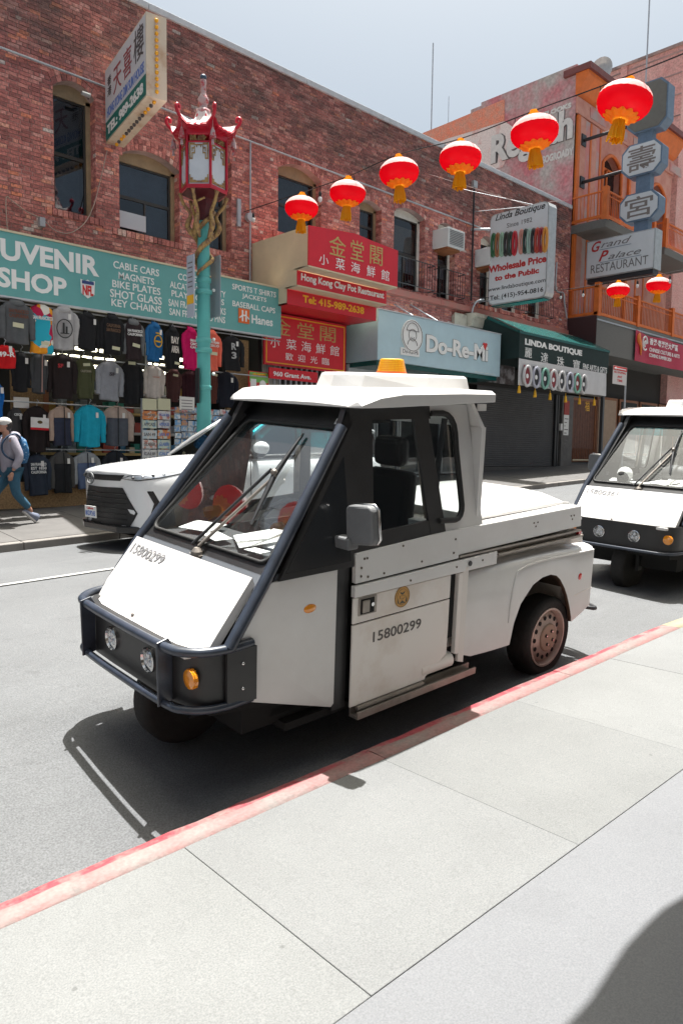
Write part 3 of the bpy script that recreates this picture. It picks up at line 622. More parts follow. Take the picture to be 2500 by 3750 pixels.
# lower red board
rb = thing('restaurant_sign', 'flat red board with gold characters and yellow border under the stepped box sign', 'sign', (0, 0, 0))
yy = 13.5; a = at(967, 1334, yy); b = at(1267, 1191, yy); c = at(1257, 1367, yy); zb = c.z; zt = b.z
box('board', (a.x, yy, zb), (b.x, yy+.05, zt), M_signred, rb)
mb = MB()
for (p, q) in (((a.x+.05, zb+.05), (b.x-.05, zb+.075)), ((a.x+.05, zt-.075), (b.x-.05, zt-.05)), ((a.x+.05, zb+.075), (a.x+.075, zt-.075)), ((b.x-.075, zb+.075), (b.x-.05, zt-.075))): mb.box((p[0], yy-.006, p[1]), (q[0], yy-.001, q[1]))
mb.build('border', M_yel, rb)
wd = b.x-a.x; h = zt-zb
for s, fx, fz, fw, fh, m in (('金', .10, .60, .2, .3, M_gold), ('堂', .38, .60, .2, .3, M_gold), ('閣', .66, .60, .2, .3, M_gold), ('小', .07, .34, .1, .2, M_wht), ('菜', .25, .34, .12, .2, M_wht), ('海', .43, .34, .12, .2, M_wht), ('鮮', .61, .34, .12, .2, M_wht), ('館', .79, .34, .12, .2, M_wht), ('歡', .24, .13, .09, .14, M_wht), ('迎', .39, .13, .09, .14, M_wht), ('光', .54, .13, .09, .14, M_wht), ('臨', .69, .13, .09, .14, M_wht)):
    lettering(s, (a.x+wd*fx, yy, zb+h*fz), RX, UZ, wd*fw, h*fh, m, rb, 'lettering', 0)
ad = thing('address_sign', 'narrow red plate reading 960 Grant Ave.', 'sign', (0, 0, 0)); a = at(986, 1384, 13.3); b = at(1163, 1366, 13.3)
box('board', (a.x, 13.3, a.z), (b.x, 13.34, at(986, 1344, 13.3).z), M_signred, ad); put(ad, '960 Grant Ave.', 13.3, 1000, 1138, 1358, 1376, M_wht, .03)
tu = thing('window_sign', 'small green and red notice with white shapes beside the clay pot doorway', 'sign', (0, 0, 0)); a = at(911, 1440, 13.4); b = at(984, 1362, 13.4); zt = at(911, 1357, 13.4).z
box('board', (a.x, 13.4, a.z), (b.x, 13.43, zt), M_rd2, tu); box('board', (a.x+.02, 13.392, zt-.24), (b.x-.02, 13.399, zt-.02), mat('lime green', (.2, .5, .12), .5), tu)
put(tu, '金堂閣', 13.39, 924, 972, 1364, 1378, M_yel, .04); MB().box((a.x+.04, 13.39, a.z+.05), (a.x+.2, 13.399, a.z+.33)).sph((a.x+.38, 13.39, a.z+.22), .1, 10, 6, (1, .2, 1)).build('lettering', M_wht, tu)
# restaurant doorway below
dw = thing('restaurant', 'pale doorway of the clay pot restaurant behind the parked cars', 'shop front', (0, 0, 0))
box('wall', (10.75, 14.0, .45), (13.4, 14.2, 4.5), mat('pale stone', (.42, .41, .37), .7, var=.1), dw)
for x in (11.3, 11.95, 12.6):
    fr_ = box('door', (x, 13.95, .5), (x+.58, 13.995, 3.1), M_alu, dw); box('pane', (x+.06, 13.94, .6), (x+.52, 13.949, 3.0), M_wg, fr_)
box('transom', (11.3, 13.95, 3.15), (13.18, 13.995, 3.7), M_dk, dw)
mb = MB()
for i in range(14): mb.box((10.85+i*.17, 13.9, 3.2), (10.9+i*.17, 13.94, 3.9))
mb.build('grille', M_galv, dw)
# --- Do-Re-Mi
dr = thing('shop_sign', 'pale blue box sign reading Do-Re-Mi with round cartoon badge', 'sign', (0, 0, 0))
dx = at(1265, 1310).x; dy = 12.85; XD = at(1834, 1226, dy).x; zt = at(1385, 1131, dy).z; zb = at(1380, 1316, dy).z-.0
box('casing', (dx, dy, zb), (XD, D-.01, zt), M_pale, dr, bev=.012)
box('trim', (dx-.01, dy-.012, zt+.002), (XD+.01, dy+.1, zt+.03), M_cop, dr); box('trim', (dx+.05, dy+.08, zb-.12), (XD-.05, D-.02, zb-.002), M_teale, dr)
cc = at(1507, 1230, dy); rr = .42
MB().lathe([(rr, -.03), (rr, 0)], (cc.x, dy-.0, cc.z), 28, 'y').build('badge', M_wht, dr)
mb = MB(); ring = lambda r_, cx_, cz_, a0=0, a1=2*math.pi, n=18, rx=1: [(cx_+rx*r_*math.cos(a0+(a1-a0)*k/n), dy-.036, cz_+r_*math.sin(a0+(a1-a0)*k/n)) for k in range(n+1)]
for pts in (ring(rr*.93, cc.x, cc.z), ring(.15, cc.x, cc.z+.02), ring(.21, cc.x, cc.z+.12, 0, math.pi, rx=1.1), ring(.05, cc.x, cc.z-.03, math.pi, 2*math.pi), ring(.16, cc.x, cc.z-.24, 0, math.pi, rx=1.2), [(cc.x-.25, dy-.036, cc.z+.13), (cc.x+.25, dy-.036, cc.z+.13)]): mb.tube(pts, .008, 4)
mb.build('badge', M_grey, dr)
a = at(1500, 1300, dy); box('plaque', (a.x-.38, dy-.02, a.z-.02), (a.x+.36, dy-.001, a.z+.17), M_wht, dr); lettering('Do-Re-Mi', (a.x-.3, dy-.02, a.z+.03), RX, UZ, .6, .1, M_grey, dr, 'lettering', 0, .004)
put(dr, 'Do-Re-Mi', dy, 1557, 1786, 1222, 1289, M_grey, .05, .012)
put(dr, 'Do-Re-Mi', dy, 1558, 1784, 1224, 1288, M_wht, .035, .028)
a = at(1772, 1268, dy); MB().prism([(a.x-.1, dy-.05, a.z+.06), (a.x, dy-.05, a.z-.1), (a.x+.1, dy-.05, a.z+.06), (a.x+.05, dy-.05, a.z+.1), (a.x, dy-.05, a.z+.06), (a.x-.05, dy-.05, a.z+.1)], (0, .03, 0)).build('heart', M_rd2, dr, recalc=True)
put(dr, '@doremi_sanfrancisco', dy, 1738, 1812, 1358, 1363, M_wht, 0)
for px in (1570, 1628): a = at(px, 1175, 12.9); MB().tube([(a.x, 12.95, a.z-.08), (a.x-.25, 13.95, a.z+.55)], .018, 6).build('stay', M_galv, dr)
df = thing('dark_shop', 'dark glazed shop front under the pale blue sign', 'shop front', (0, 0, 0))
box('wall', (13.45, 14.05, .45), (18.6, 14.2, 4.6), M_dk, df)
for i in range(5):
    x = 13.7+i*.95; f = MB().box((x, 13.95, 1.0), (x+.05, 14.04, 3.4)).box((x+.85, 13.95, 1.0), (x+.9, 14.04, 3.4)).box((x+.05, 13.95, 3.35), (x+.85, 14.04, 3.4)).box((x+.05, 13.95, 1.0), (x+.85, 14.04, 1.05)).build('window', M_alu, df); box('pane', (x+.05, 13.99, 1.05), (x+.85, 13.995, 3.35), M_wg, f)
box('fascia', (13.5, 13.9, 3.6), (17.2, 13.99, 3.9), M_cop, df); box('stall_riser', (13.5, 13.9, .5), (18.0, 13.99, .95), M_cop, df)
# --- ledge and cornice over the right half
lg = thing('ledge', 'long dusty pink painted ledge under the right hand windows', 'ledge', (0, 0, 0)); M_pink = mat('pink painted ledge', (.42, .12, .10), .6, col2=(.30, .16, .13), vs=4, world=True)
zl = at(1419, 1056, 13.8).z; xa = at(1404, 1050, 13.8).x
for i in range(4): xw = (24.4-xa)/4; box('ledge_board', (xa+i*xw+.003, 13.78, zl-.1), (xa+(i+1)*xw-.003, 13.98, zl+.06), M_pink, lg, bev=.01)
cn = thing('cornice', 'weathered cream cornice above the green awning', 'cornice', (0, 0, 0)); M_oldp = mat('peeling cream paint', (.50, .45, .37), .7, col2=(.28, .22, .18), vs=5, thr=(.5, .75), world=True)
xa = at(1735, 1150, 13.6).x
MB().prism([(xa, 13.98, zl-.55), (xa, 13.98, zl-.13), (xa, 13.55, zl-.16), (xa, 13.55, zl-.26), (xa, 13.62, zl-.3), (xa, 13.68, zl-.55)], (24.3-xa, 0, 0)).build('moulding', M_oldp, cn, recalc=True)
MB().prism([(xa-.6, 13.98, zl-.6), (xa-.6, 13.98, zl-.3), (xa-.6, 13.86, zl-.2), (xa-.6, 13.86, zl-.6)], (.58, 0, 0)).build('bracket', M_oldp, cn, recalc=True)
# --- Linda Boutique awning, banner, shop front
la = thing('awning', 'dark green awning lettered LINDA BOUTIQUE', 'awning', (0, 0, 0))
ya = 12.35; xa = at(1899, 1309, ya).x; xb = at(2226, 1370, ya).x; zb = at(1899, 1309, ya).z; zt = at(1899, 1213, ya).z
bk = at(1735, 1172, 13.95)
MB().prism([(xa, ya, zb), (xa, ya, zt), (xa, 13.95, zt+.75), (xa, 13.95, zb)], (xb-xa, 0, 0)).build('canopy', M_green, la, recalc=True)
MB().prism([(xa-.02, ya-.02, zt-.05), (xa-.02, ya-.02, zt+.03), (xa-.02, 13.5, zt+.60), (xa-.02, 13.5, zt+.5)], (xb-xa+.04, 0, 0)).build('edge_trim', M_teale, la, recalc=True)
put(la, 'LINDA BOUTIQUE', ya, 1921, 2131, 1238, 1265, M_wht, .05)
for s, px, py in (('麗', 1933, 1291), ('達', 1992, 1308), ('珠', 2051, 1323), ('寶', 2109, 1335)): put(la, s, ya, px-13, px+13, py-20, py+16, M_wht, 0)
put(la, 'FINE ARTS & GIFTS', ya, 2133, 2221, 1330, 1352, M_wht, .01)
M_ban = mat('white vinyl banner', (.58, .57, .57), .7, var=.05)
bn = thing('banner', 'white banner with photographs of necklaces hanging below the green awning', 'banner', (0, 0, 0)); yb = ya-.03
xa2 = at(1899, 1309, yb).x; xb2 = at(2218, 1378, yb).x; zt2 = at(1899, 1311, yb).z; zb2 = at(1899, 1410, yb).z; mb = MB(); mb.smooth = True; n = 40
for k in range(n+1): 
    t = k/n; x = xa2+(xb2-xa2)*t; w_ = .012*math.sin(t*60)+.02*math.sin(t*17)
    mb.v += [(x, yb+w_*.3, zt2), (x, yb+w_, (zt2+zb2)/2), (x, yb+w_*1.3, zb2+.02*math.sin(t*9))]
for k in range(n):
    for i in (0, 1): mb.f.append((3*k+i, 3*k+3+i, 3*k+4+i, 3*k+1+i)); mb.m.append(0); mb.sm.append(True)
mb.build('cloth', M_ban, bn)
jew = [mat('photo print', c, .5) for c in ((.03, .03, .035), (.15, .17, .3), (.05, .3, .2), (.25, .03, .04), (.42, .43, .50), (.20, .42, .34))]
for k in range(8):
    x = xa2+.22+k*.50; zc = (zt2+zb2)/2-.08; wd = .36 if k < 7 else .2
    MB().box((x, yb-.045, zc-.25), (x+wd, yb-.04, zc+.3)).build('photo', jew[0] if k % 3 else jew[3], bn, bev=.05)
    mb = MB(); mb.tube([(x+wd/2+.2*math.cos(a_), yb-.06, zc-.02+.30*math.sin(a_)) for a_ in [2*math.pi*i/16 for i in range(17)]], .045, 6); mb.build('photo', [M_ban, jew[4], jew[5], M_ban][k % 4], bn)
    MB().lathe([(.07, -.01), (.07, 0)], (x+wd/2, yb-.05, zc-.02), 12, 'y').build('photo', M_wht, bn)
for i, (px, py) in enumerate(((1900, 1422), (1958, 1438), (2013, 1448), (2070, 1457), (2121, 1465), (2175, 1470))):
    a = at(px, py, yb+.02); t_ = thing('tassel', ['leftmost', 'second from left', 'third from left', 'fourth from left', 'fifth from left', 'rightmost'][i]+' yellow tassel under the necklace banner', 'tassel', (a.x, a.y, a.z), 'yellow tassels along the banner')
    MB().tube([(0, 0, .16), (0, 0, .08)], .01, 5).lathe([(.02, .08), (.035, .04), (.055, -.12), (.05, -.14)], n=8).build('tassel', M_yel, t_)
ps = thing('poster', 'dark poster of cameras and jewellery above the black shutter', 'poster', (0, 0, 0)); yy = 13.75; a = at(1700, 1440, yy); b = at(1885, 1322, yy)
box('sheet', (a.x, yy, at(1885, 1405, yy).z-.05), (b.x, yy+.03, b.z), mat('poster print', (.10, .08, .08), .6, col2=(.42, .40, .42), vs=3.2, thr=(.45, .6), world=True), ps)
ls = thing('boutique', 'shuttered black boutique front with wooden door on the right', 'shop front', (0, 0, 0))
zf = .036*21+.33
x0 = at(1740, 1600, 14).x; x1 = at(2022, 1600, 14).x; x2 = at(2045, 1600).x; x3 = at(2088, 1600).x; x4 = at(2178, 1600).x; x5 = 24.6
zh = at(2022, 1445).z
box('wall', (18.3, 14.3, zf-.3), (x5, 14.4, 4.9), M_dk, ls); box('header', (18.3, 13.9, zh+.02), (x5, 14.0, 4.4), M_dk, ls)
sh = thing('roller_shutter', 'closed black roller shutter beside the wooden door', 'shutter', (0, 0, 0))
z = zf+.12; k = 0; sm = MB().prism([(0, 0, 0), (0, -.018, .012), (0, -.018, .055), (0, 0, .067)], (x1-x0, 0, 0)).mesh('slat', M_shut)
while z < zh:
    o = link(bpy.data.objects.new('slat', sm), sh); o.location = (x0, 14.0, z); z += .071
box('guide', (x1, 13.9, zf), (x1+.12, 14.02, zh), M_blk, sh); MB().box((x0, 13.95, zf-.1), (x1, 14.1, zf+.11)).build('threshold', M_concf, sh)
box('pillar', (x1+.45, 13.9, zf-.1), (x3-.05, 14.1, zh), mat('grey stone', (.13, .125, .12), .8, var=.2), ls)
box('pipe', (x1+.2, 13.92, zf), (x1+.28, 14.0, zh), M_blk, ls); box('meter_box', (x1+.3, 13.85, 2.5), (x1+.42, 13.98, 2.75), M_wht, ls)
nt_ = thing('notice', 'red and white notice sheet posted beside the wooden door', 'notice', (0, 0, 0)); a = at(2062, 1593, 13.88); b = at(2085, 1468, 13.88); zm = at(2062, 1518, 13.88).z
box('sheet', (a.x, 13.88, a.z), (b.x, 13.9, zm), M_wht, nt_); box('sheet', (a.x, 13.878, zm+.002), (b.x, 13.9, b.z), mat('brick red print', (.35, .03, .02), .5), nt_)
for i in range(9): MB().box((a.x+.05, 13.874, zm-.16-i*.13), (b.x-.05-.1*(i % 3), 13.879, zm-.13-i*.13)).build('printed_line', M_grey, nt_)
dd = thing('wooden_door', 'orange brown boarded door with security bars behind the second three wheeler', 'door', (0, 0, 0)); zd = at(2090, 1690).z
M_pl = mat('stained boards', (.115, .038, .018), .6, var=.4, vs=6)
f = MB().box((x3, 13.98, zd), (x3+.1, 14.1, zh)).box((x4-.1, 13.98, zd), (x4, 14.1, zh)).box((x3+.1, 13.98, zh-.1), (x4-.1, 14.1, zh)).box((x3+.1, 13.98, zd), (x4-.1, 14.1, zd+.06)).build('frame', M_wood, dd)
nb = 9
for i in range(nb): xa_ = x3+.1+(x4-x3-.2)*i/nb; box('board', (xa_+.004, 14.0, zd+.06), (xa_+(x4-x3-.2)/nb-.004, 14.04, zh-.1), M_pl, dd)
for i in range(13): xa_ = x3+.12+(x4-x3-.24)*i/12; MB().tube([(xa_, 13.94, zd+.1), (xa_, 13.94, zd+.5)], .012, 5).build('bar', M_wood, dd)
box('bar', (x3+.1, 13.93, zd+.04), (x4-.1, 13.95, zd+.09), M_cream, dd)
lettering('福', (x3+1.0, 14.0, 3.3), RX, UZ, .35, .4, M_yel, dd)
box('pipe', (x4+.15, 13.8, zf), (x4+.27, 13.92, zh+.3), mat('steel post', (.10, .11, .12), .5, metal=.3), ls)
# --- Linda Boutique blade sign
xs_ = 19.0; bs_ = thing('blade_sign', 'white projecting lightbox of Linda Boutique with two rows of bangles', 'sign', (0, 0, 0))
ya_, yb_, za_, zb_ = 13.5, 11.5, 6.13, 8.83; cr_ = .15
def rrect(x, g=0.0, ch=.15): return [(x, ya_-g, za_+g+ch), (x, ya_-g-ch*.3, za_+g+ch*.3), (x, ya_-g-ch, za_+g), (x, yb_+g+ch, za_+g), (x, yb_+g+ch*.3, za_+g+ch*.3), (x, yb_+g, za_+g+ch), (x, yb_+g, zb_-g-ch), (x, yb_+g+ch*.3, zb_-g-ch*.3), (x, yb_+g+ch, zb_-g), (x, ya_-g-ch, zb_-g), (x, ya_-g-ch*.3, zb_-g-ch*.3), (x, ya_-g, zb_-g-ch)]
MB().prism(rrect(xs_+.02), (.42, 0, 0)).build('casing', M_alu, bs_, recalc=True); MB().prism(rrect(xs_, .035), (.02, 0, 0)).build('sign_face', M_face, bs_, recalc=True)
box('trim', (xs_+.05, yb_+.1, za_-.03), (xs_+.4, ya_-.1, za_-.001), M_teale, bs_)
def bput(par, s, x, L, B, R_, T, m, bold=0, shear=0, depth=.006, vert=None, slant=0.0):
    a = atx(L, B, x); c = atx(R_, B, x); b = atx(L, T, x); return lettering(s, a, RB, UZ, a.y-c.y, b.z-a.z, m, par, 'lettering', bold, depth, shear, slant=slant)
def c14(x, y): return 1400+x*.44643, 650+y*.44643
def bput4(s, xa, xb, top, bot, m, **k): L, T = c14(xa, top); R_, B = c14(xb, bot); bput(bs_, s, xs_, L, B, R_, T, m, **k)
M_crim = mat('crimson print', (.45, .03, .03), .5)
bput4('Linda Boutique', 925, 1330, 305, 372, M_black, bold=.01, shear=.35); bput4('Since 1982', 1020, 1225, 375, 412, M_grey)
bput4('Wholesale Price', 870, 1340, 728, 785, M_crim, bold=.04); bput4('to the Public', 920, 1280, 805, 850, M_crim, bold=.04)
bput4('www.lindaboutique.com', 865, 1332, 905, 948, M_black); bput4('Tel: (415)-954-0816', 880, 1315, 970, 1018, M_black, bold=.01)
bc = [(.03, .12, .05), (.3, .12, .05), (.25, .38, .28), (.04, .035, .03), (.03, .05, .035), (.45, .02, .03)]; bc2 = [(.55, .25, .2), (.03, .05, .04), (.3, .42, .36), (.03, .03, .03), (.4, .05, .03), (.25, .02, .03), (.6, .25, .04)]
bms = {}
for row, x0_, x1_ in ((bc, 900, 1075), (bc2, 1130, 1325)):
    for i, c in enumerate(row):
        if c not in bms: bms[c] = mat('bangle print', c, .3)
        px, py = c14(x0_+(x1_-x0_)*i/(len(row)-1)+10, (555 if row is bc else 525)-14*i/len(row)*1.4); P = atx(px, py, xs_)
        mb = MB(); mb.tube([(xs_-.012, P.y+.06*math.cos(a_), P.z+.33*math.sin(a_)) for a_ in [2*math.pi*k/20 for k in range(21)]], .045, 6); mb.build('bangle', bms[c], bs_)
for za, zb in ((8.5, 9.2), (8.5, 8.7), (6.3, 6.25)): MB().tube([(xs_+.2, 12.0, 8.83 if za > 8 else 6.3), (xs_+.2+(-1.2 if zb > 9 else -.4), 13.98, zb+.3 if za > 8 else zb)], .009, 6).build('stay', M_galv, bs_)
MB().tube([(xs_+.1, 13.5, 8.45), (xs_-.3, 13.98, 8.45)], .035, 6).build('bracket', M_galv, bs_)
MB().tube(chain([(xs_-.2, 13.5, 6.3), (xs_-.45, 13.6, 6.2), (xs_-.5, 13.7, 5.9), (xs_-.45, 13.7, 5.5)], 4), .03, 6).build('bracket', M_galv, bs_)
# --- Dim sum sign (angled)
ds = thing('blade_sign', 'rusty dim sum house sign with yellow bulbs projecting from the brick wall', 'sign', (0, 0, 0))
P0 = at(383, 258, 13.8); P1 = at(386, 523, 13.8); zt = P0.z; zb = P1.z; A = Vector((P0.x, 13.8, 0)); B_ = Vector((6.38, 11.5, 0)); dr_ = (B_-A).normalized(); nn = Vector((dr_.y, -dr_.x, 0)); nn = -nn if nn.x < 0 else nn; L_ = (B_-A).length; TH = .36
def dp(s, z, t): q = A+dr_*s+nn*t; return (q.x, q.y, z)
MB().hexa([dp(0, zb, .01), dp(L_, zb, .01), dp(L_, zb, TH), dp(0, zb, TH), dp(0, zt, .01), dp(L_, zt, .01), dp(L_, zt, TH), dp(0, zt, TH)]).build('casing', M_rust, ds, recalc=True)
zg = zb+(zt-zb)*.27
MB().hexa([dp(.03, zg, 0), dp(L_-.03, zg, 0), dp(L_-.03, zg, .009), dp(.03, zg, .009), dp(.03, zt-.03, 0), dp(L_-.03, zt-.03, 0), dp(L_-.03, zt-.03, .009), dp(.03, zt-.03, .009)]).build('sign_face', M_face, ds, recalc=True)
M_dg = mat('bottle green', (0.0, .16, .13), .5)
MB().hexa([dp(.03, zb+.03, 0), dp(L_-.03, zb+.03, 0), dp(L_-.03, zb+.03, .009), dp(.03, zb+.03, .009), dp(.03, zg-.003, 0), dp(L_-.03, zg-.003, 0), dp(L_-.03, zg-.003, .009), dp(.03, zg-.003, .009)]).build('sign_face', M_dg, ds, recalc=True)
H_ = zt-zb
def dl(s, fx, fz, fw, fh, m, bold=0, shear=0): lettering(s, dp(L_*fx, zb+H_*fz, -.001), dr_, UZ, L_*fw, H_*fh, m, ds, 'lettering', bold, .005, shear)
M_dgrey = mat('dark faded print', (.08, .07, .07), .6); M_maroon = mat('faded maroon print', (.30, .05, .06), .6); M_blue = mat('faded blue print', (.12, .2, .5), .6)
dl('天', .24, .50, .20, .34, M_maroon, 0); dl('喜', .49, .51, .20, .36, M_maroon, 0); dl('樓', .74, .53, .22, .40, M_dgrey, 0)
dl('香', .08, .72, .1, .12, M_dgrey, .005); dl('港', .08, .58, .1, .12, M_dgrey, .005)
dl('HONG KONG DIM SUM HOUSE', .06, .31, .9, .13, M_blue, .02); dl('TEL: 989-2638', .06, .07, .88, .14, M_wht, .04)
for i in range(12): q = Vector(dp(L_+.02, zb+.1+(H_-.2)*i/11, TH*.5)); MB().sph(q, .034, 8, 6).build('bulb', M_bulb, ds)
for i in range(15):
    q = Vector(dp(.12+(L_-.24)*i/14, zb-.02, TH*.5)); MB().sph(q, .034, 8, 6).build('bulb', M_bulb if i in (0, 2, 3, 11, 12, 14) else M_dgrey, ds)
for s in (.3, 1.6): MB().tube([dp(s, zt, TH/2), (A.x+1.0+s*.3, 13.98, zt+.9)], .012, 5).build('stay', M_galv, ds)
MB().tube([dp(.0, zt-.3, TH/2), (A.x+.3, 13.99, zt-.3)], .03, 6).build('bracket', M_galv, ds)
# --- conduits and cables on the brick wall
cd = thing('conduit', 'long pale conduit running across the brick wall with a drop pipe', 'pipe', (0, 0, 0))
zc = at(600, 396, 13.93).z; MB().tube([(2.5, 13.93, zc), (at(1790, 846, 13.93).x, 13.93, zc-.02)], .022, 6).build('pipe', M_galv, cd)
p = at(917, 510, 13.93); q = at(917, 1120, 13.93); MB().tube([(p.x, 13.93, zc), (p.x, 13.93, q.z)], .022, 6).build('pipe', M_galv, cd); a = at(915, 795, 13.9); MB().lathe([(.1, -.04), (.1, .06)], (a.x, 13.9, a.z), 12, 'y').build('junction_box', M_galv, cd)
dk = thing('downpipe', 'dark vertical pipe on the brick wall left of the white lightbox', 'pipe', (0, 0, 0)); p = at(1736, 674, 13.9); q = at(1722, 1100, 13.9); MB().tube([p, (p.x, 13.9, q.z)], .03, 6).build('pipe', M_blk, dk); box('junction_box', (p.x-.08, 13.85, p.z-.1), (p.x+.1, 13.95, p.z+.1), M_alu, dk)
cbm = mat('old cable', (.42, .33, .28), .8)
cb = thing('cable', 'loose pale cable drooping across the brick below the dim sum sign', 'cable', (0, 0, 0))
MB().tube(chain([at(393, 548, 13.85), at(372, 640, 13.9), at(345, 745, 13.92), at(310, 815, 13.9), at(255, 852, 13.88), at(200, 842, 13.9), at(155, 800, 13.9), at(100, 775, 13.9), at(45, 735, 13.9), at(22, 725, 13.9), at(27, 845, 13.9)], 5), .009, 5).build('cable', cbm, cb); a = at(155, 812, 13.9); box('junction_box', (a.x-.05, 13.88, a.z-.08), (a.x+.05, 13.98, a.z+.08), M_galv, cb)
for (px, py, n_, l_) in ((318, 345, 'security_camera', 'small white security camera beside the left arched window'),):
    a = at(px, py, 13.85); t_ = thing(n_, l_, 'camera', tuple(a)); MB().lathe([(.04, -.1), (.045, .06)], n=8, axis='x').build('body', M_alu, t_); MB().tube([(.03, 0, 0), (.1, .15, 0)], .015, 5).build('bracket', M_blk, t_)
wp = thing('cardboard_sheet', 'white board propped in the window below the dim sum sign', 'board', (0, 0, 0)); a = at(434, 828, 14.1); b = at(532, 785, 14.1); box('sheet', (a.x, 14.08, a.z), (b.x, 14.1, a.z+.32), mat('white card', (.45, .47, .52), .7), wp)
mtb = thing('wall_bracket', 'small grey bracket on the brick right of the street lantern', 'bracket', (0, 0, 0)); a = at(874, 778, 13.95); box('plate', (a.x-.04, 13.93, a.z-.3), (a.x+.05, 13.99, a.z+.3), M_galv, mtb)
# air conditioners
for i, (px, py, pxr, pyb, lb) in enumerate(((1603, 832, 1683, 912, 'white window air conditioner left of the Linda Boutique lightbox'), (1759, 905, 1800, 950, 'white window air conditioner half hidden behind the Linda Boutique lightbox'))):
    a = at(px, py, 13.7); ac = thing('air_conditioner', lb, 'air conditioner', (0, 0, 0), 'window air conditioners'); w_ = .78 if i == 0 else .62; z_ = a.z; h = .52
    box('casing', (a.x+.12, 13.42, z_-h), (a.x+.12+w_, 14.15, z_), M_acw, ac, bev=.01)
    for k in range(9): box('fin', (a.x+.2, 13.405, z_-h+.06+k*.047), (a.x+.04+w_, 13.419, z_-h+.08+k*.047), M_acg, ac)
    box('support', (a.x+.2, 13.5, z_-h-.07), (a.x+w_, 14.1, z_-h-.003), M_wood, ac)
# window guards
for q in wins:
    if q['style'] in ('white', 'ac', 'white2'):
        gi = globals().get('gi', -1)+1; g = thing('window_guard', ['low black guard on the large white framed window', 'low black guard below the left window air conditioner', 'low black guard below the air conditioner behind the lightbox', 'low black guard under the lower edge of the lightbox', 'rightmost low black guard, beside the orange building'][gi], 'guard', (0, 0, 0), 'guards across the lower halves of the brick windows'); zt_ = q['z0']+.75; y_ = 13.72
        MB().tube([(q['x0']-.15, 13.98, zt_), (q['x0']-.15, y_, zt_), (q['x1']+.15, y_, zt_), (q['x1']+.15, 13.98, zt_)], .014, 5).tube([(q['x0']-.15, 13.98, q['z0']+.05), (q['x0']-.15, y_, q['z0']+.05), (q['x1']+.15, y_, q['z0']+.05), (q['x1']+.15, 13.98, q['z0']+.05)], .014, 5).build('rail', M_blk, g)
        n = int((q['w']+.3)/.11)
        for k in range(n+1): xk = q['x0']-.15+(q['w']+.3)*k/n; MB().tube([(xk, y_, q['z0']+.05), (xk, y_, zt_)], .008, 4).build('bar', M_blk, g)
# ================================================================== orange balcony building, mural wall, buildings behind
M_or = mat('orange paint', (.64, .145, .022), .6, var=.15, vs=3, world=True); M_sal = mat('salmon plaster', (.60, .30, .23), .7, col2=(.52, .20, .15), vs=2.2, thr=(.4, .65), world=True)
M_rose = mat('patched rose plaster', (.58, .22, .20), .7, col2=(.44, .34, .32), vs=1.3, thr=(.42, .6), world=True)
M_ordk = mat('dark red orange paint', (.62, .13, .03), .6, var=.2); M_brn = mat('brown coping', (.17, .05, .045), .6, var=.2)
M_gband = mat('grey pebble render', (.15, .145, .135), .9, var=.15, vs=30, world=True)
M_glz = mat('dark glazed opening', (.02, .022, .025), .12)
ob = thing('orange_building', 'orange and salmon building with balconies and arched windows on the right', 'building', (0, 0, 0))
X0 = 24.68; X1 = 33.0; zc = at(2117, 276).z
def xat(px, py=700): return at(px, py).x
zb_up = at(2200, 812).z
# wall with arched openings
ops = []
aw0, aw1 = xat(2201), xat(2271); pitch = 4.1
for k in range(2): ops.append((aw0+k*pitch, aw1+k*pitch, at(2205, 800).z-.1, at(2201, 590).z, .42))
mb = MB(); x = X0
for (a_, b_, zl_, zs_, rs_) in ops:
    mb.box((x, D, 5.3), (a_, D+.4, zc)); mb.box((a_, D, 5.3), (b_, D+.4, zl_)); w_ = b_-a_
    mb.prism([(a_, D, zc), (b_, D, zc)]+[(b_-w_*k/10, D, zs_+rs_*math.sin(math.pi*(k/10))) for k in range(11)], (0, .4, 0)); x = b_
mb.box((x, D, 5.3), (X1, D+.4, zc)); mb.build('wall', M_sal, ob, recalc=True)
for (a_, b_, zl_, zs_, rs_) in ops:
    f = MB(); w_ = b_-a_
    f.tube([(a_+.0, D-.01, zl_)]+[(a_+w_*k/10, D-.01, zs_+rs_*math.sin(math.pi*k/10)) for k in range(11)]+[(b_, D-.01, zl_)], .07, 6)
    f.box((a_+w_*.48, D+.2, zl_), (a_+w_*.54, D+.26, zs_)).box((a_, D+.2, zs_-.05), (b_, D+.26, zs_+.02)); fo = f.build('window', M_or, ob)
    MB().box((a_, D+.3, zl_), (b_, D+.31, zs_+rs_)).build('pane', M_glz, fo)
# pilasters (stripes) beside each arch
for k in range(3):
    o_ = k*pitch
    for pa, pb, m, pr in ((2099, 2108, M_or, .10), (2108, 2131, M_sal, .06), (2131, 2149, M_rose, .03), (2149, 2155, M_or, .05), (2155, 2172, M_sal, .05), (2172, 2185, M_rose, .03), (2185, 2190, M_or, .05)):
        xa_, xb_ = xat(pa)+o_, xat(pb)+o_
        if xb_ < X1: box('pilaster', (xa_+.003, D-pr, 5.4), (xb_-.003, D-.001, zc-1.35), m, ob)
box('frieze', (X0, D-.07, zc-1.3), (X1, D-.002, zc-.75), M_sal, ob)
for k in range(5):
    xa_ = X0+.9+k*1.75; box('panel', (xa_, D-.09, zc-1.2), (xa_+1.2, D-.071, zc-.85), M_rose, ob)
MB().prism([(X0-.1, D-.02, zc-.7), (X0-.1, D-.15, zc-.62), (X0-.1, D-.5, zc-.15), (X0-.1, D-.5, zc+.0), (X0-.1, D-.02, zc+.0)], (X1-X0+.1, 0, 0)).build('cornice', M_or, ob, recalc=True)
box('coping', (X0-.15, D-.6, zc+.003), (X1, D+.45, zc+.22), M_brn, ob)
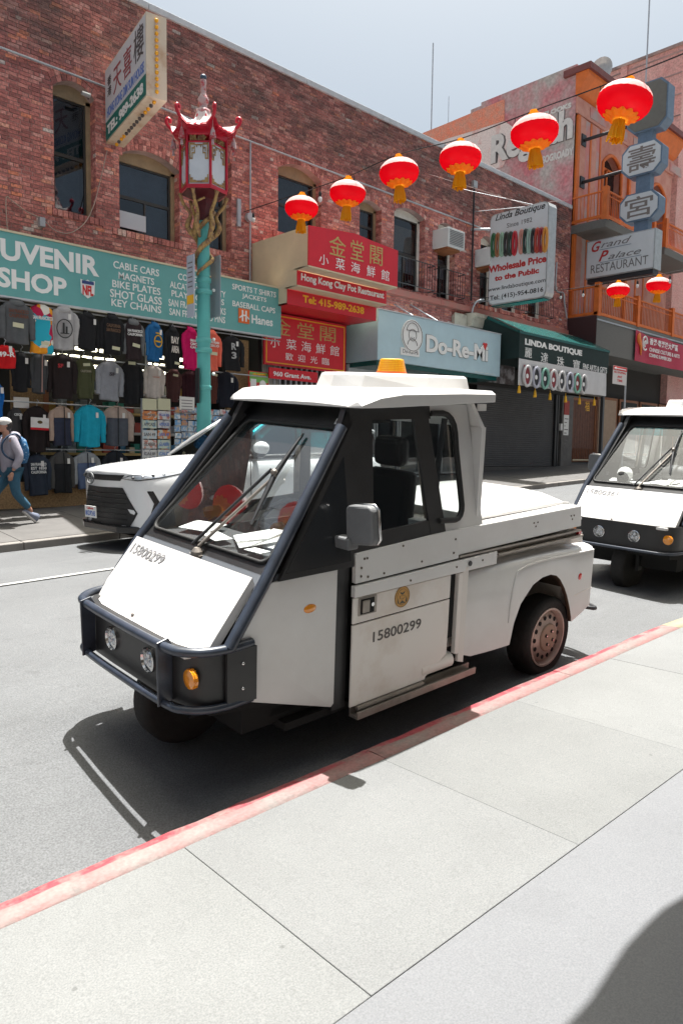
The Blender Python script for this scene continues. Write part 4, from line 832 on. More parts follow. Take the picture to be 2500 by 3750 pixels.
box('roof', (X0+.05, D+.41, zc-.4), (X1, D+9, zc-.35), M_joint, ob)
# second gable further right
xg = at(2440, 500).x
# balconies
def balcony(x0, x1, y0, z0, zt, name, posts, lab):
    b = box(name, (x0, y0, z0-.28), (x1, D-.001, z0), M_gband, ob, label=lab)
    r = MB(); r.box((x0, y0, zt-.05), (x1, y0+.06, zt)).box((x0, y0, z0+.06), (x1, y0+.05, z0+.16)).box((x0, y0+.06, zt-.05), (x0+.06, D-.01, zt)).box((x0, y0+.06, z0+.06), (x0+.05, D-.01, z0+.16)); r.box((x0, y0+.01, zt-.2), (x1, y0+.04, zt-.17))
    r.build('rail', M_or, b); m2 = MB(); n = int((x1-x0)/.13)
    for k in range(n): xk = x0+(x1-x0)*(k+.5)/n; m2.box((xk-.009, y0+.015, z0+.16), (xk+.009, y0+.035, zt-.05))
    n = int((D-y0)/.13)
    for k in range(n): yk = y0+(D-y0)*(k+.5)/n; m2.box((x0+.015, yk-.009, z0+.16), (x0+.035, yk+.009, zt-.05))
    tag(m2.build('baluster', M_or, b), kind='stuff')
    for xp in posts: box('post', (xp-.09, y0-.03, z0-.02), (xp+.09, y0+.14, zt+.12), M_or, b)
pu = atx(2218, 800, X0+.02); yu = max(12.6, min(13.3, pu.y))
zfu = atx(2205, 800, X0).z
balcony(X0, X0+4.0, yu, zfu, zfu+.98, 'balcony', [X0+.08, X0+3.92], 'upper balcony with grey slab')
balcony(X0+4.9, X1, yu, zfu, zfu+.98, 'balcony', [X0+5.0], 'upper balcony at the right')
pl = atx(2187, 1150, X0+.02); yl = pl.y; zfl = pl.z; zlb = atx(2178, 1290, X0).z
box('band', (X0, yl, zlb), (X1+3, D-.0, zfl-.02), M_gband, ob); box('band', (X0-.012, yl+.01, zlb+.02), (X0-.001, D, zfl-.03), mat('maroon render', (.05, .018, .02), .8), ob)
box('moulding', (X0-.02, yl-.03, zfl-.2), (X1+3, yl-.001, zfl-.15), M_galv, ob)
r = MB(); zt = zfl+1.0; r.box((X0, yl, zt-.05), (X1+3, yl+.06, zt)).box((X0, yl, zfl), (X1+3, yl+.06, zfl+.1)).box((X0, yl+.06, zt-.05), (X0+.06, D, zt)).box((X0, yl+.06, zfl), (X0+.06, D, zfl+.1)).box((X0, yl+.01, zt-.22), (X1+3, yl+.04, zt-.19)); r.build('rail', M_or, ob)
m2 = MB(); n = 84
for k in range(n): xk = X0+.1+k*.13; m2.box((xk-.009, yl+.015, zfl+.1), (xk+.009, yl+.035, zt-.05))
for k in range(9): yk = yl+.1+k*.13; m2.box((X0+.015, yk-.009, zfl+.1), (X0+.035, yk+.009, zt-.05))
tag(m2.build('baluster', M_or, ob), kind='stuff')
for xp in (X0+.1, X0+3.2, X0+6.4, X0+9.4): box('post', (xp-.1, yl-.04, zfl-.04), (xp+.1, yl+.14, zt+.12), M_or, ob)
# recessed middle storey
box('wall', (X0, D+1.0, zfl-.2), (X1+3, D+1.1, 7.6), M_ordk, ob)
for k in range(4):
    xa_ = X0+1.2+k*2.9; fo = box('door', (xa_, D+.93, zfl), (xa_+1.2, D+.99, zfl+2.3), M_or, ob); box('pane', (xa_+.1, D+.915, zfl+.1), (xa_+1.1, D+.929, zfl+2.2), M_glz, fo)
for xp in (X0+.15, X0+.9, X0+4.0, X0+7.0): box('column', (xp, D+.1, zfl-.1), (xp+.35 if xp > X0+.5 else xp+.25, D+.5, 5.4+.8), M_or if xp != X0+.9 else M_brn, ob)
box('soffit', (X0, D-.0, 5.25), (X1, D+1.1, 5.299), M_gband, ob)
# ground floor
box('wall', (X0, D+.3, .8), (X1+3, D+.4, zlb+.05), M_dk, ob)
zf2 = .036*25+.33; sh2 = thing('roller_shutter', 'closed grey roller shutter right of the wooden door', 'shutter', (0, 0, 0)); sm2 = MB().prism([(0, 0, 0), (0, -.02, .015), (0, -.02, .07), (0, 0, .085)], (2.2, 0, 0)).mesh('slat', mat('grey shutter', (.16, .16, .16), .5, var=.1))
z = zf2; 
while z < zf2+2.6: o = link(bpy.data.objects.new('slat', sm2), sh2); o.location = (X0+.1, D+.05, z); z += .09
MB().lathe([(.2, 0), (.2, 2.6)], (X0+.0, D-.05, zf2+2.85), 12, 'x').build('shutter_box', mat('shutter housing', (.2, .19, .18), .5), sh2)
for k in range(4): 
    xa_ = X0+2.6+k*1.9; fo = box('window', (xa_, D+.05, zf2+.4), (xa_+1.7, D+.12, zf2+2.7), M_wood, ob); box('pane', (xa_+.12, D+.04, zf2+.5), (xa_+1.58, D+.049, zf2+2.6), M_shade if k == 0 else M_glz, fo)
# red banner on the band
rbn = thing('banner', 'wavy crimson banner with white emblem on the orange building', 'banner', (0, 0, 0)); M_cr = mat('crimson vinyl', (.42, .012, .05), .5, var=.1)
yb = yl-.04; a = at(2318, 1320, yb); zt = at(2330, 1208, yb).z; zb = a.z; mb = MB(); xe = X1+2.5; n = 60
for k in range(n+1):
    x = a.x+(xe-a.x)*k/n; y = yb-.02-.03*math.sin(x*3); sag = .1*abs(math.sin((x-a.x)*1.1)); mb.v += [(x, y, zb), (x, y-.01, (zb+zt)/2), (x, y, zt-sag)]
for k in range(n):
    for i in (0, 1): mb.f.append((3*k+i, 3*k+3+i, 3*k+4+i, 3*k+1+i)); mb.m.append(0); mb.sm.append(True)
mb.build('cloth', M_cr, rbn)
H_ = zt-zb; X_ = a.x; yb -= .09
MB().tube([(X_+.75+.2*math.cos(t), yb, zb+H_*.62+.26*math.sin(t)) for t in [.3*i for i in range(19)]], .03, 6).build('emblem', M_wht, rbn)
MB().tube(chain([(X_+.75, yb, zb+H_*.5), (X_+.68, yb, zb+H_*.62), (X_+.78, yb, zb+H_*.7), (X_+.84, yb, zb+H_*.6)], 3), .03, 6).build('emblem', M_wht, rbn)
MB().tube(chain([(X_+.25, yb, zb+H_*.9), (X_+.18, yb, zb+H_*.7), (X_+.38, yb, zb+H_*.5), (X_+.42, yb, zb+H_*.2)], 4), [.03, .05, .07, .08, .09, .09, .08, .06, .05, .05, .04, .03, .02][:13], 6).build('flame', mat('flame print', (.75, .22, .04), .5), rbn)
lettering('香港·粵港澳大灣區', (X_+1.15, yb, zb+H_*.62), RX, UZ, 2.7, .26, M_wht, rbn, 'lettering', .02); lettering('CHINESE CULTURE & ARTS', (X_+1.15, yb, zb+H_*.40), RX, UZ, 2.9, .15, M_wht, rbn, 'lettering', .02); lettering('COMING SUMMER 2024', (X_+1.15, yb, zb+H_*.22), RX, UZ, 2.1, .14, M_wht, rbn, 'lettering', .02)
# mural wall (side wall of the orange building above the brick roof)
mw = thing('mural_wall', 'tall patchy pink and grey side wall with white graffiti lettering', 'wall', (0, 0, 0)); XM = 24.66
M_mur = mat('patchy pink and grey render', (.50, .17, .19), .85, col2=(.42, .38, .36), vs=.55, thr=(.42, .60), bump=.4, bs=12, world=True); grain(M_mur, 9, .8, 1.2)
yt = 26.0; tz = atx(2103, 236, XM).z
MB().box((XM, 14.0, 5.4), (XM+.3, 18.1, tz)).box((XM, 18.1, 5.4), (XM+.3, 18.6, tz-.12)).box((XM, 18.6, 5.4), (XM+.3, yt, tz-.28)).build('wall', M_mur, mw)
def patch(pts, m, dx, name='paint_patch'): MB().prism([atx(px, py, XM-dx) for px, py in pts], (dx*.8, 0, 0)).build(name, m, mw, recalc=True)
M_orp = mat('orange painted brick', (.72, .23, .14), .8, col2=(.60, .28, .20), vs=4, thr=(.4, .6), world=True); grain(M_orp, 20, .8, 1.2)
M_wp = mat('whitewashed brick', (.70, .60, .57), .85, col2=(.60, .30, .27), vs=1.4, thr=(.52, .66), world=True); grain(M_wp, 20, .85, 1.15)
patch([(1540, 490), (1846, 362), (1846, 440), (1740, 475), (1640, 505), (1560, 540), (1400, 560)], M_orp, .02)
patch([(1560, 540), (1640, 505), (1740, 475), (1846, 442), (1900, 480), (1840, 610), (1700, 640), (1400, 600)], M_wp, .012)
M_grf = mat('graffiti outline', (.11, .10, .10), .8); M_gw = mat('graffiti white', (.60, .58, .56), .8, var=.1)
for m, bo, de in ((M_grf, .07, .03), (M_gw, .04, .045)):
    bput(mw, 'Regaah', XM, 1797, 632, 2092, 500, m, bold=bo, depth=de)
bput(mw, 'SOGROADY', XM, 1985, 600, 2098, 572, M_gw, bold=.05, depth=.02); bput(mw, 'ISLOOKS', XM, 1985, 430, 2090, 412, M_gw, bold=.06, depth=.02)
bh = thing('pink_brick_building', 'taller pink brick building rising behind the orange building', 'building', (0, 0, 0)); XB = 33.6
M_pb = mat('pink brick', (.62, .30, .27), .85, col2=(.68, .42, .38), vs=1.2, world=True); grain(M_pb, 14, .8, 1.2)
tp = atx(2500, 163, XB).z; y_l = atx(2180, 290, XB).y
box('wall', (XB, 5.0+9, 4), (XB+14, y_l+6, tp), M_pb, bh); box('coping', (XB-.1, 14, tp+.002), (XB+.3, y_l+6, tp+.12), M_mort, bh)
z = tp-.25
while z > tp-5: box('course', (XB-.03, 14, z), (XB-.001, y_l+6, z+.05), M_mort, bh); z -= .9
for y_ in (16.5, 19.5, 22.5): box('pier', (XB-.08, y_, tp-1.2), (XB-.001, y_+.3, tp), M_pb, bh)
for lab, P, r_, h in (('thin roof antenna above the graffiti wall', atx(1578, 490, 27), .03, 4.0), ('tall thin antenna above the pink brick building', atx(2364, 300, 32.8), .035, 9.0), ('thin wire aerial at the far left of the mural roof', atx(1640, 470, 29), .015, 1.5)):
    t_ = thing('antenna', lab, 'antenna', tuple(P)); MB().tube([(0, 0, -1.5), (0, 0, h)], r_, 5).build('mast', M_galv, t_)
P = atx(2205, 262, 29.5); t_ = thing('satellite_dish', 'round grey dish on the orange building roof', 'dish', tuple(P)); MB().lathe([(.02, .0), (.3, -.05), (.52, -.16), (.52, -.18), (.3, -.08), (.02, -.03)], n=20, axis='x').build('dish', M_alu, t_); MB().tube([(0, 0, -1.5), (0, 0, -.3)], .03, 6).build('mast', M_galv, t_)
# --- octagonal restaurant sign of the orange building
oc = thing('blade_sign', 'tall octagon blade sign with two characters over the Grand Palace lightbox', 'sign', (0, 0, 0)); xo = 25.0; TH = .5
def octa(L, R_, T, B, face, chf=.24):
    TL = atx(L, T, xo); BR = atx(R_, B, xo); ya_, yb_, za_, zb_ = TL.y, BR.y, BR.z, TL.z
    def pl(x, g): 
        a_, b_, c_, d_ = ya_-g, yb_+g, za_+g, zb_-g; ch = chf
        return [(x, a_, c_+ch), (x, a_-ch, c_), (x, b_+ch, c_), (x, b_, c_+ch), (x, b_, d_-ch), (x, b_+ch, d_), (x, a_-ch, d_), (x, a_, d_-ch)]
    MB().prism(pl(xo+.02, 0), (TH, 0, 0)).build('casing', M_blued, oc, recalc=True); MB().prism(pl(xo, .05), (.02, 0, 0)).build('sign_face', face, oc, recalc=True)
    return ya_, yb_, za_, zb_
M_gfc = mat('weathered blank panel', (.15, .145, .13), .8, var=.1)
octa(2300, 2440, 322, 452, M_gfc); q1 = octa(2277, 2420, 540, 618, M_face); q2 = octa(2268, 2409, 720, 790, M_face)
M_fch = mat('faded grey brush paint', (.20, .17, .155), .7)
for s, q in (('壽', q1), ('宮', q2)): lettering(s, (xo, q[0]-.2, q[2]+.13), RB, UZ, (q[0]-q[1])-.40, (q[3]-q[2])-.26, M_fch, oc, 'lettering', .006, .006)
MB().box((xo+.1, q1[0]-.5, q2[2]-.6), (xo+.4, q1[1]+.4, q1[3]+.9)).build('post', M_blued, oc)
for zz in (q1[3]+.75, q1[2]+.35): MB().tube([(xo+.2, 13.98, zz), (xo+.2, q1[0]-.4, zz)], .06, 6).box((xo+.05, 13.9, zz-.2), (xo+.35, 13.995, zz+.2)).build('arm', M_blk, oc)
gp = thing('blade_sign', 'white Grand Palace RESTAURANT lightbox under the octagon signs', 'sign', (0, 0, 0)); g0, g1, gz0, gz1 = 13.54, 11.06, 7.98, 9.27
box('casing', (xo+.02, g1, gz0-.04), (xo+.55, g0, gz1), M_alu, gp); box('sign_face', (xo, g1+.04, gz0), (xo+.018, g0-.04, gz1-.04), M_face, gp); box('base', (xo+.05, g1+.05, gz0-.2), (xo+.5, g0-.05, gz0-.045), M_blk, gp)
def c6(x, y): return 2050+x*.28699, 780+y*.28699
def gput(s, xa, xb, top, bot, m, **k): L, T = c6(xa, top); R_, B = c6(xb, bot); bput(gp, s, xo, L, B, R_, T, m, **k)
gput('G', 400, 520, 375, 505, M_crim, bold=.02, shear=.4); gput('rand', 520, 905, 365, 445, M_grey, shear=.4); gput('P', 490, 615, 490, 620, M_crim, bold=.02, shear=.4); gput('alace', 612, 1030, 515, 590, M_grey, shear=.4); gput('RESTAURANT', 390, 1115, 668, 775, M_grey, bold=.0)
for (xa, xb, yy) in ((500, 905, 470), (510, 1030, 630)):
    L, T = c6(xa, yy); R_, B = c6(xb, yy); a = atx(L, T, xo-.004); b = atx(R_, B, xo-.004); MB().box((xo-.006, b.y, a.z-.008), (xo-.001, a.y, a.z+.008)).build('underline', M_blued, gp)
# ================================================================== street furniture: lantern lamp
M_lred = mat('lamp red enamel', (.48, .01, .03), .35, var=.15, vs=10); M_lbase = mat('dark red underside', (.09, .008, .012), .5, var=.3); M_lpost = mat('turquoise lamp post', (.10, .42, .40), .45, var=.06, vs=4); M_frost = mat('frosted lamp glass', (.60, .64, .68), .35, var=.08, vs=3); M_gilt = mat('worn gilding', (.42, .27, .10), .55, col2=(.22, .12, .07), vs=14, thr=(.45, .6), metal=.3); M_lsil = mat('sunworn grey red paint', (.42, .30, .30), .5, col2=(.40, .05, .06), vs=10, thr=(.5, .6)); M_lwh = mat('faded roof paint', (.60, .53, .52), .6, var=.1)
LX, LY = 7.25, 11.12; zg = ZF(LX)+.12
lp = thing('street_lamp', 'ornate red and gold lantern street lamp on a turquoise post', 'street lamp', (LX, LY, 0))
mb = MB(); mb.smooth = True; mb.lathe([(.22, zg), (.22, zg+.25), (.16, zg+.4), (.13, zg+.9), (.118, 3.0), (.108, 4.9), (.095, 5.4), (.09, 5.65)], n=20)
for zz, e in ((3.35, .03), (3.52, .02), (4.35, .03), (4.55, .015), (2.7, .02)): mb.lathe([(.10, zz-.05), (.115+e, zz-.03), (.115+e, zz+.03), (.10, zz+.05)], n=20)
mb.build('post', M_lpost, lp)
for zz in (3.55, 4.4, 2.95): MB().sph((.16, -.07, zz), .03, 8, 6).build('bolt', M_wht, lp)
a6 = math.radians(14)
hexp = lambda r, z, n=6: [(r*math.cos(a6+2*math.pi*k/n), r*math.sin(a6+2*math.pi*k/n), z) for k in range(n)]
MB().loft([hexp(.11, 5.55), hexp(.13, 5.75), hexp(.15, 5.93), hexp(.37, 5.99), hexp(.41, 6.01), hexp(.41, 6.02)]).build('lantern_base', M_lbase, lp); MB().loft([hexp(.412, 6.0), hexp(.415, 6.06)]).build('frame', M_lred, lp)
MB().loft([hexp(.40, 6.86), hexp(.41, 6.88), hexp(.41, 6.98)]).build('frame', M_lred, lp)
MB().loft([hexp(.395, 6.74), hexp(.395, 6.765)]).build('frame', M_lred, lp)
for k in range(6):
    A = Vector(hexp(.40, 0)[k]); B = Vector(hexp(.40, 0)[(k+1) % 6]); MB().tube([A+Vector((0, 0, 6.05)), A+Vector((0, 0, 6.9))], .024, 6).build('mullion', M_lred, lp)
    t = (B-A).normalized(); nrm = Vector((A.x+B.x, A.y+B.y, 0)).normalized(); wd = (B-A).length; A2 = A+t*.03-nrm*.015; B2 = B-t*.03-nrm*.015; z_ = lambda q, h: (q.x, q.y, h)
    MB().prism([z_(A2, 6.07), z_(B2, 6.07), z_(B2, 6.745), z_(A2, 6.745)], -nrm*.01).build('pane', M_frost, lp, recalc=True)
    g = MB(); rnd = random.Random(k)
    def gb(u0, u1, h0, h1): 
        p = A2+t*(wd-.06)*u0+nrm*.012; q = A2+t*(wd-.06)*u1+nrm*.012; g.hexa([z_(p, h0), z_(q, h0), z_(q-nrm*.01, h0), z_(p-nrm*.01, h0), z_(p, h1), z_(q, h1), z_(q-nrm*.01, h1), z_(p-nrm*.01, h1)])
    for s in (0, 1):
        f = (lambda u: u) if s == 0 else (lambda u: 1-u)
        for (u0, u1, h0, h1) in ((.03, .09, 6.47, 6.74), (.09, .3, 6.70, 6.73), (.09, .16, 6.47, 6.49), (.15, .19, 6.47, 6.58), (.19, .3, 6.56, 6.58), (.27, .31, 6.56, 6.68), (.15, .27, 6.64, 6.66), (.15, .19, 6.60, 6.66), (.3, .5, 6.69, 6.71), (.38, .42, 6.66, 6.71), (.03, .08, 6.09, 6.22), (.08, .2, 6.09, 6.17), (.2, .35, 6.09, 6.13), (.35, .5, 6.09, 6.12)):
            a_, b_ = sorted((f(u0), f(u1))); gb(a_, b_, h0, h1)
    for i in range(12):
        u = .05+rnd.random()*.85; h = 6.78+rnd.random()*.07; gb(u, min(.97, u+.12), h, h+.014); gb(u, u+.04, 6.775, 6.87-rnd.random()*.03)
    tag(g.build('fretwork', M_gilt, lp), kind='stuff')
# roof: fluted six-sided pagoda with upturned corners
nr = 60; prof = [(0.13, 7.34), (.16, 7.24), (.22, 7.15), (.32, 7.07), (.46, 7.02), (.56, 6.99)]
rings = []
for r_, z_h in prof:
    ring = []
    for k in range(nr):
        ph = 2*math.pi*k/nr; c6_ = abs(((ph/(math.pi/3)) % 1)-.0); cdist = min((ph/(math.pi/3)) % 1, 1-(ph/(math.pi/3)) % 1)
        shape = 1/math.cos(min(abs(((ph/(math.pi/3)) % 1)-.5)*math.pi/3, 1)); hexr = .87*shape
        lift = (1-min(1, cdist/.28))**2*(r_/.56)**2*.16; rr = r_*hexr*(1+.012*(k % 2))
        ring.append((rr*math.cos(ph+a6), rr*math.sin(ph+a6), z_h+lift+.008*(k % 2)))
    rings.append(ring)
low = [(x*.97, y*.97, z-.05) for x, y, z in rings[-1]]; inn = [(x*.7, y*.7, 6.95) for x, y, z in rings[-1]]
MB().loft(rings, False).build('roof', M_lwh, lp); MB().loft([rings[-1], low, inn], False).build('eave', M_lred, lp)
MB().loft([[(x*.99, y*.99, z-.004) for x, y, z in rings[-1]], [(x*1.03, y*1.03, z-.03) for x, y, z in rings[-1]], low], False).build('eave', M_lred, lp)
for k in range(6):
    ph = a6+math.pi/3*k; c_, s_ = math.cos(ph), math.sin(ph)
    pts = [(.14, 7.31), (.2, 7.17), (.32, 7.08), (.44, 7.07), (.54, 7.11), (.61, 7.17), (.645, 7.24), (.62, 7.29), (.575, 7.27), (.58, 7.22)]
    MB().tube(chain([(r_*c_, r_*s_, z_h-.02) for r_, z_h in pts], 3), [.016]*6+[.028]*22, 6).build('ridge', M_lred, lp)
    MB().tube([(.52*c_, .52*s_, 7.08), (.52*c_, .52*s_, 6.92)], .005, 4).lathe([(.012, 6.94), (.035, 6.88), (.05, 6.80), (.055, 6.76)], (.52*c_, .52*s_, 0), 8).lathe([(.02, 6.74), (.03, 6.66)], (.52*c_, .52*s_, 0), 6).build('bell', M_lsil, lp)
mb = MB(); mb.smooth = True; mb.lathe([(.12, 7.33), (.125, 7.36), (.12, 7.40), (.075, 7.42), (.065, 7.49), (.09, 7.53), (.095, 7.58), (.06, 7.64), (.042, 7.69), (.045, 7.82), (.055, 7.86), (.05, 7.90)], n=16); mb.build('finial', M_lsil, lp)
MB().sph((0, 0, 7.94), .06, 10, 6, (1, 1, .9)).build('finial', mat('dark blue knob', (.03, .06, .10), .3), lp)
for k in range(2):                # gilded dragons winding up the post
    pts = [((.135+.02*math.sin(i*1.7)+(.13 if i > 16 else 0)*(i-16)/5)*math.cos(i*.50+k*math.pi), (.135+.02*math.sin(i*1.7)+(.13 if i > 16 else 0)*(i-16)/5)*math.sin(i*.50+k*math.pi), 4.62+i*.060) for i in range(22)]
    cc_ = chain(pts, 3); MB().tube(cc_, [.014+.030*math.sin(math.pi*min(1, (i+2)/len(cc_)))+.008*(i % 2) for i in range(len(cc_))], 7).build('dragon', M_gilt, lp)
for k in range(6):                # brackets and legs holding the lantern
    ph = a6+math.pi/3*k+.3; c_, s_ = math.cos(ph), math.sin(ph)
    MB().tube(chain([(.14*c_, .14*s_, 5.25), (.27*c_, .27*s_, 5.45), (.22*c_, .22*s_, 5.65), (.34*c_, .34*s_, 5.82), (.40*c_, .40*s_, 5.98)], 4), [.02, .03, .045, .05, .05, .045, .045, .035, .03, .03, .03, .03, .03, .03, .028, .035, .04], 6).build('bracket', M_gilt, lp)
sg = thing('parking_sign', 'white parking rules plate facing left, fixed to the turquoise lamp post', 'sign', (LX, LY, 0)); box('plate', (-.30, -.16, 3.88), (-.28, .06, 4.92), mat('grey white sign plate', (.42, .46, .54), .5), sg); box('plate', (-.29, -.155, 4.1), (-.278-.025, .055, 4.25), M_yel, sg)
MB().tube([(-.29, 0, 4.4), (0, 0, 4.4)], .015, 5).build('bracket', M_galv, sg)
for i in range(6): MB().box((-.305, -.12, 4.38+i*.08), (-.3005, .02, 4.40+i*.08)).build('printed_line', M_grey, sg)
sg2 = thing('parking_sign', 'back of a bare metal sign plate on the right of the turquoise post', 'sign', (LX, LY, 0)); box('plate', (.22, -.18, 3.95), (.235, .25, 5.0), mat('bare sign back', (.33, .38, .42), .45, metal=.3), sg2); MB().tube([(.22, 0, 4.4), (0, 0, 4.4)], .015, 5).build('bracket', M_galv, sg2)
sb = thing('sticker', 'black sticker with white lettering on the turquoise post', 'sticker', (LX, LY, 0)); box('sticker', (-.19, -.12, 2.42), (-.16, -.02, 3.02), M_blk, sb)
# no stopping sign
ns = thing('no_stopping_sign', 'red and white no stopping sign on a grey pole before the grey shutter', 'sign', (0, 0, 0)); yy = 11.3; a = at(2242, 1404, yy); b = at(2296, 1333, yy); zt = at(2242, 1336, yy).z
box('plate', (a.x, yy, a.z), (b.x, yy+.01, zt), mat('sign white', (.60, .56, .54), .5), ns); hh = zt-a.z; ww = b.x-a.x
box('plate', (a.x+.01, yy-.004, a.z+hh*.76), (b.x-.01, yy-.001, zt-.01), M_rd2, ns)
MB().tube([(a.x+ww*.12, yy-.01, a.z+hh*.86), (a.x+ww*.88, yy-.01, a.z+hh*.86)], .02, 4).prism([(a.x+ww*.05, yy-.012, a.z+hh*.86), (a.x+ww*.2, yy-.012, a.z+hh*.94), (a.x+ww*.2, yy-.012, a.z+hh*.78)], (0, .005, 0)).build('arrow', M_wht, ns)
lettering('NO STOPPING', (a.x+ww*.08, yy, a.z+hh*.60), RX, UZ, ww*.84, hh*.11, M_rd2, ns, 'lettering', .02); lettering('ANY', (a.x+ww*.32, yy, a.z+hh*.36), RX, UZ, ww*.36, hh*.13, M_rd2, ns, 'lettering', .02); lettering('TIME', (a.x+ww*.3, yy, a.z+hh*.15), RX, UZ, ww*.4, hh*.13, M_rd2, ns, 'lettering', .02)
MB().tube([(b.x-.0, yy+.03, .8), (b.x-.0, yy+.03, zt)], .032, 8).build('pole', M_galv, ns)
# ================================================================== lanterns and string lights
def cloth_mat(name, c):
    m = bpy.data.materials.new(name); m.use_nodes = True; N = m.node_tree; N.nodes.clear(); o = N.nodes.new('ShaderNodeOutputMaterial')
    d = N.nodes.new('ShaderNodeBsdfDiffuse'); t = N.nodes.new('ShaderNodeBsdfTranslucent'); g = N.nodes.new('ShaderNodeBsdfGlossy'); g.inputs['Roughness'].default_value = .35
    d.inputs[0].default_value = tuple(c)+(1,); t.inputs[0].default_value = tuple(c)+(1,)
    m1 = N.nodes.new('ShaderNodeMixShader'); m1.inputs[0].default_value = .55; m2 = N.nodes.new('ShaderNodeMixShader'); m2.inputs[0].default_value = .015
    N.links.new(d.outputs[0], m1.inputs[1]); N.links.new(t.outputs[0], m1.inputs[2]); N.links.new(m1.outputs[0], m2.inputs[1]); N.links.new(g.outputs[0], m2.inputs[2]); N.links.new(m2.outputs[0], o.inputs[0]); return m
M_silk = cloth_mat('red lantern silk', (.74, .0012, .012)); M_silk_highlight = cloth_mat('painted lantern highlight', (.85, .68, .66)); M_fr = cloth_mat('golden fringe', (.95, .56, .02)); M_frp = cloth_mat('gold lace', (.92, .47, .03))
lm = MB(); lm.smooth = True; n = 48; prof = []
R0 = .335; H0 = .215
for i in range(13):
    t = -math.pi/2*.86+math.pi*.86*i/12; prof.append((R0*(math.cos(t)**.85), H0*math.sin(t)))
rings = []
for r_, z_h in prof: rings.append([(r_*(1-.022*(k % 2))*math.cos(2*math.pi*k/n), r_*(1-.022*(k % 2))*math.sin(2*math.pi*k/n), z_h) for k in range(n)])
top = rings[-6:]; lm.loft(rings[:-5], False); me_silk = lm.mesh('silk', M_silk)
l2 = MB(); l2.smooth = True; l2.loft([[(x*1.001, y*1.001, z) for x, y, z in q] for q in top], False); me_highlight = l2.mesh('top_highlight', M_silk_highlight)  # upper rings made pale: the sun highlight is put into the cloth colour
me_cap = MB().lathe([(.085, .19), (.085, .25), (.06, .26), (.05, .30)], n=14).mesh('cap', M_frp)
l3 = MB(); rr = []
for (r_, z_h) in ((.215, -.158), (.20, -.190), (.12, -.225), (.06, -.235)): rr.append([(r_*(1+.07*math.cos(12*2*math.pi*k/54))*math.cos(2*math.pi*k/54), r_*(1+.07*math.cos(12*2*math.pi*k/54))*math.sin(2*math.pi*k/54), z_h) for k in range(54)])
l3.loft(rr, False); me_lace = l3.mesh('lace', M_frp)
random.seed(2); l4 = MB()
for k in range(46):
    a_ = 2*math.pi*k/46; r1 = .045+.02*random.random(); r2 = r1+.02+.03*random.random(); l4.tube([(r1*math.cos(a_), r1*math.sin(a_), -.22), (r2*.9*math.cos(a_), r2*.9*math.sin(a_), -.36), (r2*math.cos(a_+.1), r2*math.sin(a_+.1), -.46-.03*random.random())], .009, 4)
me_tas = l4.mesh('tassel', M_fr)
LAN = [(9.78, 11.48, 6.45), (9.69, 10.07, 6.38), (9.47, 8.6, 6.31), (9.69, 7.49, 6.31), (9.38, 5.95, 6.16), (9.05, 4.47, 5.99), (21.68, 10.65, 6.61), (21.29, 9.26, 6.49), (.45, 10.9, 6.3), (.42, 9.4, 6.05), (.35, 7.75, 5.95)]
LAB = ['smallest red lantern of the long string, nearest the brick wall', 'second red lantern from the wall, above the red restaurant sign', 'red lantern third from the wall, before the brick wall', 'red lantern fourth from the wall, in front of the roof line', 'second largest red lantern, in front of the graffiti wall', 'largest red lantern, tilted, in front of the blank octagon panel',
       'left one of the two far small lanterns under the Grand Palace sign', 'right one of the two far small lanterns, before the orange balcony', 'red lantern left of the picture, left reflection in the windscreen', 'red lantern left of the picture, middle reflection in the windscreen', 'red lantern left of the picture, right reflection in the windscreen']
# lanterns of the next string down the street: out of the frame, seen as reflections in the windscreen
for i, (x, y, z) in enumerate(LAN):
    t_ = thing('paper_lantern', LAB[i], 'lantern', (x, y, z), 'red lanterns strung across the street', rz=i*.7)
    t_.rotation_euler = [(0, .03, 0), (.05, -.03, .5), (-.04, .05, 1), (.03, .04, 1.4), (-.03, .07, 2), (.14, .16, 0)][i % 6]
    for nm, me_ in (('silk', me_silk), ('top_highlight', me_highlight), ('cap', me_cap), ('lace', me_lace), ('tassel', me_tas)): link(bpy.data.objects.new(nm, me_), t_)
M_wire = mat('black cable', (.015, .015, .015), .6); M_bglass = mat('clear bulb', (.62, .64, .64), .1, spec=.8)
me_sock = MB().tube([(0, 0, 0), (0, 0, -.12)], .006, 4).lathe([(.02, -.10), (.028, -.13), (.028, -.19)], n=8).mesh('socket', M_wire); me_bulb = MB().sph((0, 0, -.245), .042, 10, 7, (1, 1, 1.35)).mesh('bulb', M_bglass)
def string(pts, lab, bulbs, nm='string_lights', r=.009):
    t_ = thing(nm, lab, 'string lights', (0, 0, 0)); c_ = chain(pts, 8); MB().tube(c_, r, 5).build('wire', M_wire, t_)
    for f in bulbs: q = c_[int(f*(len(c_)-1))]; 
    for f in bulbs:
        q = c_[min(len(c_)-1, int(f*(len(c_)-1)))]; s_ = link(bpy.data.objects.new('socket', me_sock), t_); s_.location = q; link(bpy.data.objects.new('bulb', me_bulb), s_)
up = lambda q, h=.30: (q[0], q[1], q[2]+h)
w0 = at(892, 775, 13.95)
string([tuple(w0)]+[up(q) for q in LAN[:6]]+[(8.85, 3.0, 6.25), (8.6, 1.0, 6.35), (8.3, -2.3, 6.9)], 'black wire with clear bulbs carrying the six big lanterns', [.04, .1, .162, .24, .34, .43, .53, .64])
b0 = at(2060, 1060, 12.0)
string([(22.6, 14.0, 7.2), (22.1, 12.2, 6.98), up(LAN[6]), up(LAN[7]), (21.0, 7.6, 6.75), (20.5, 4, 6.7), (20, -2.3, 7.2)], 'far wire with the two small lanterns', [.12, .2, .3, .42, .55])
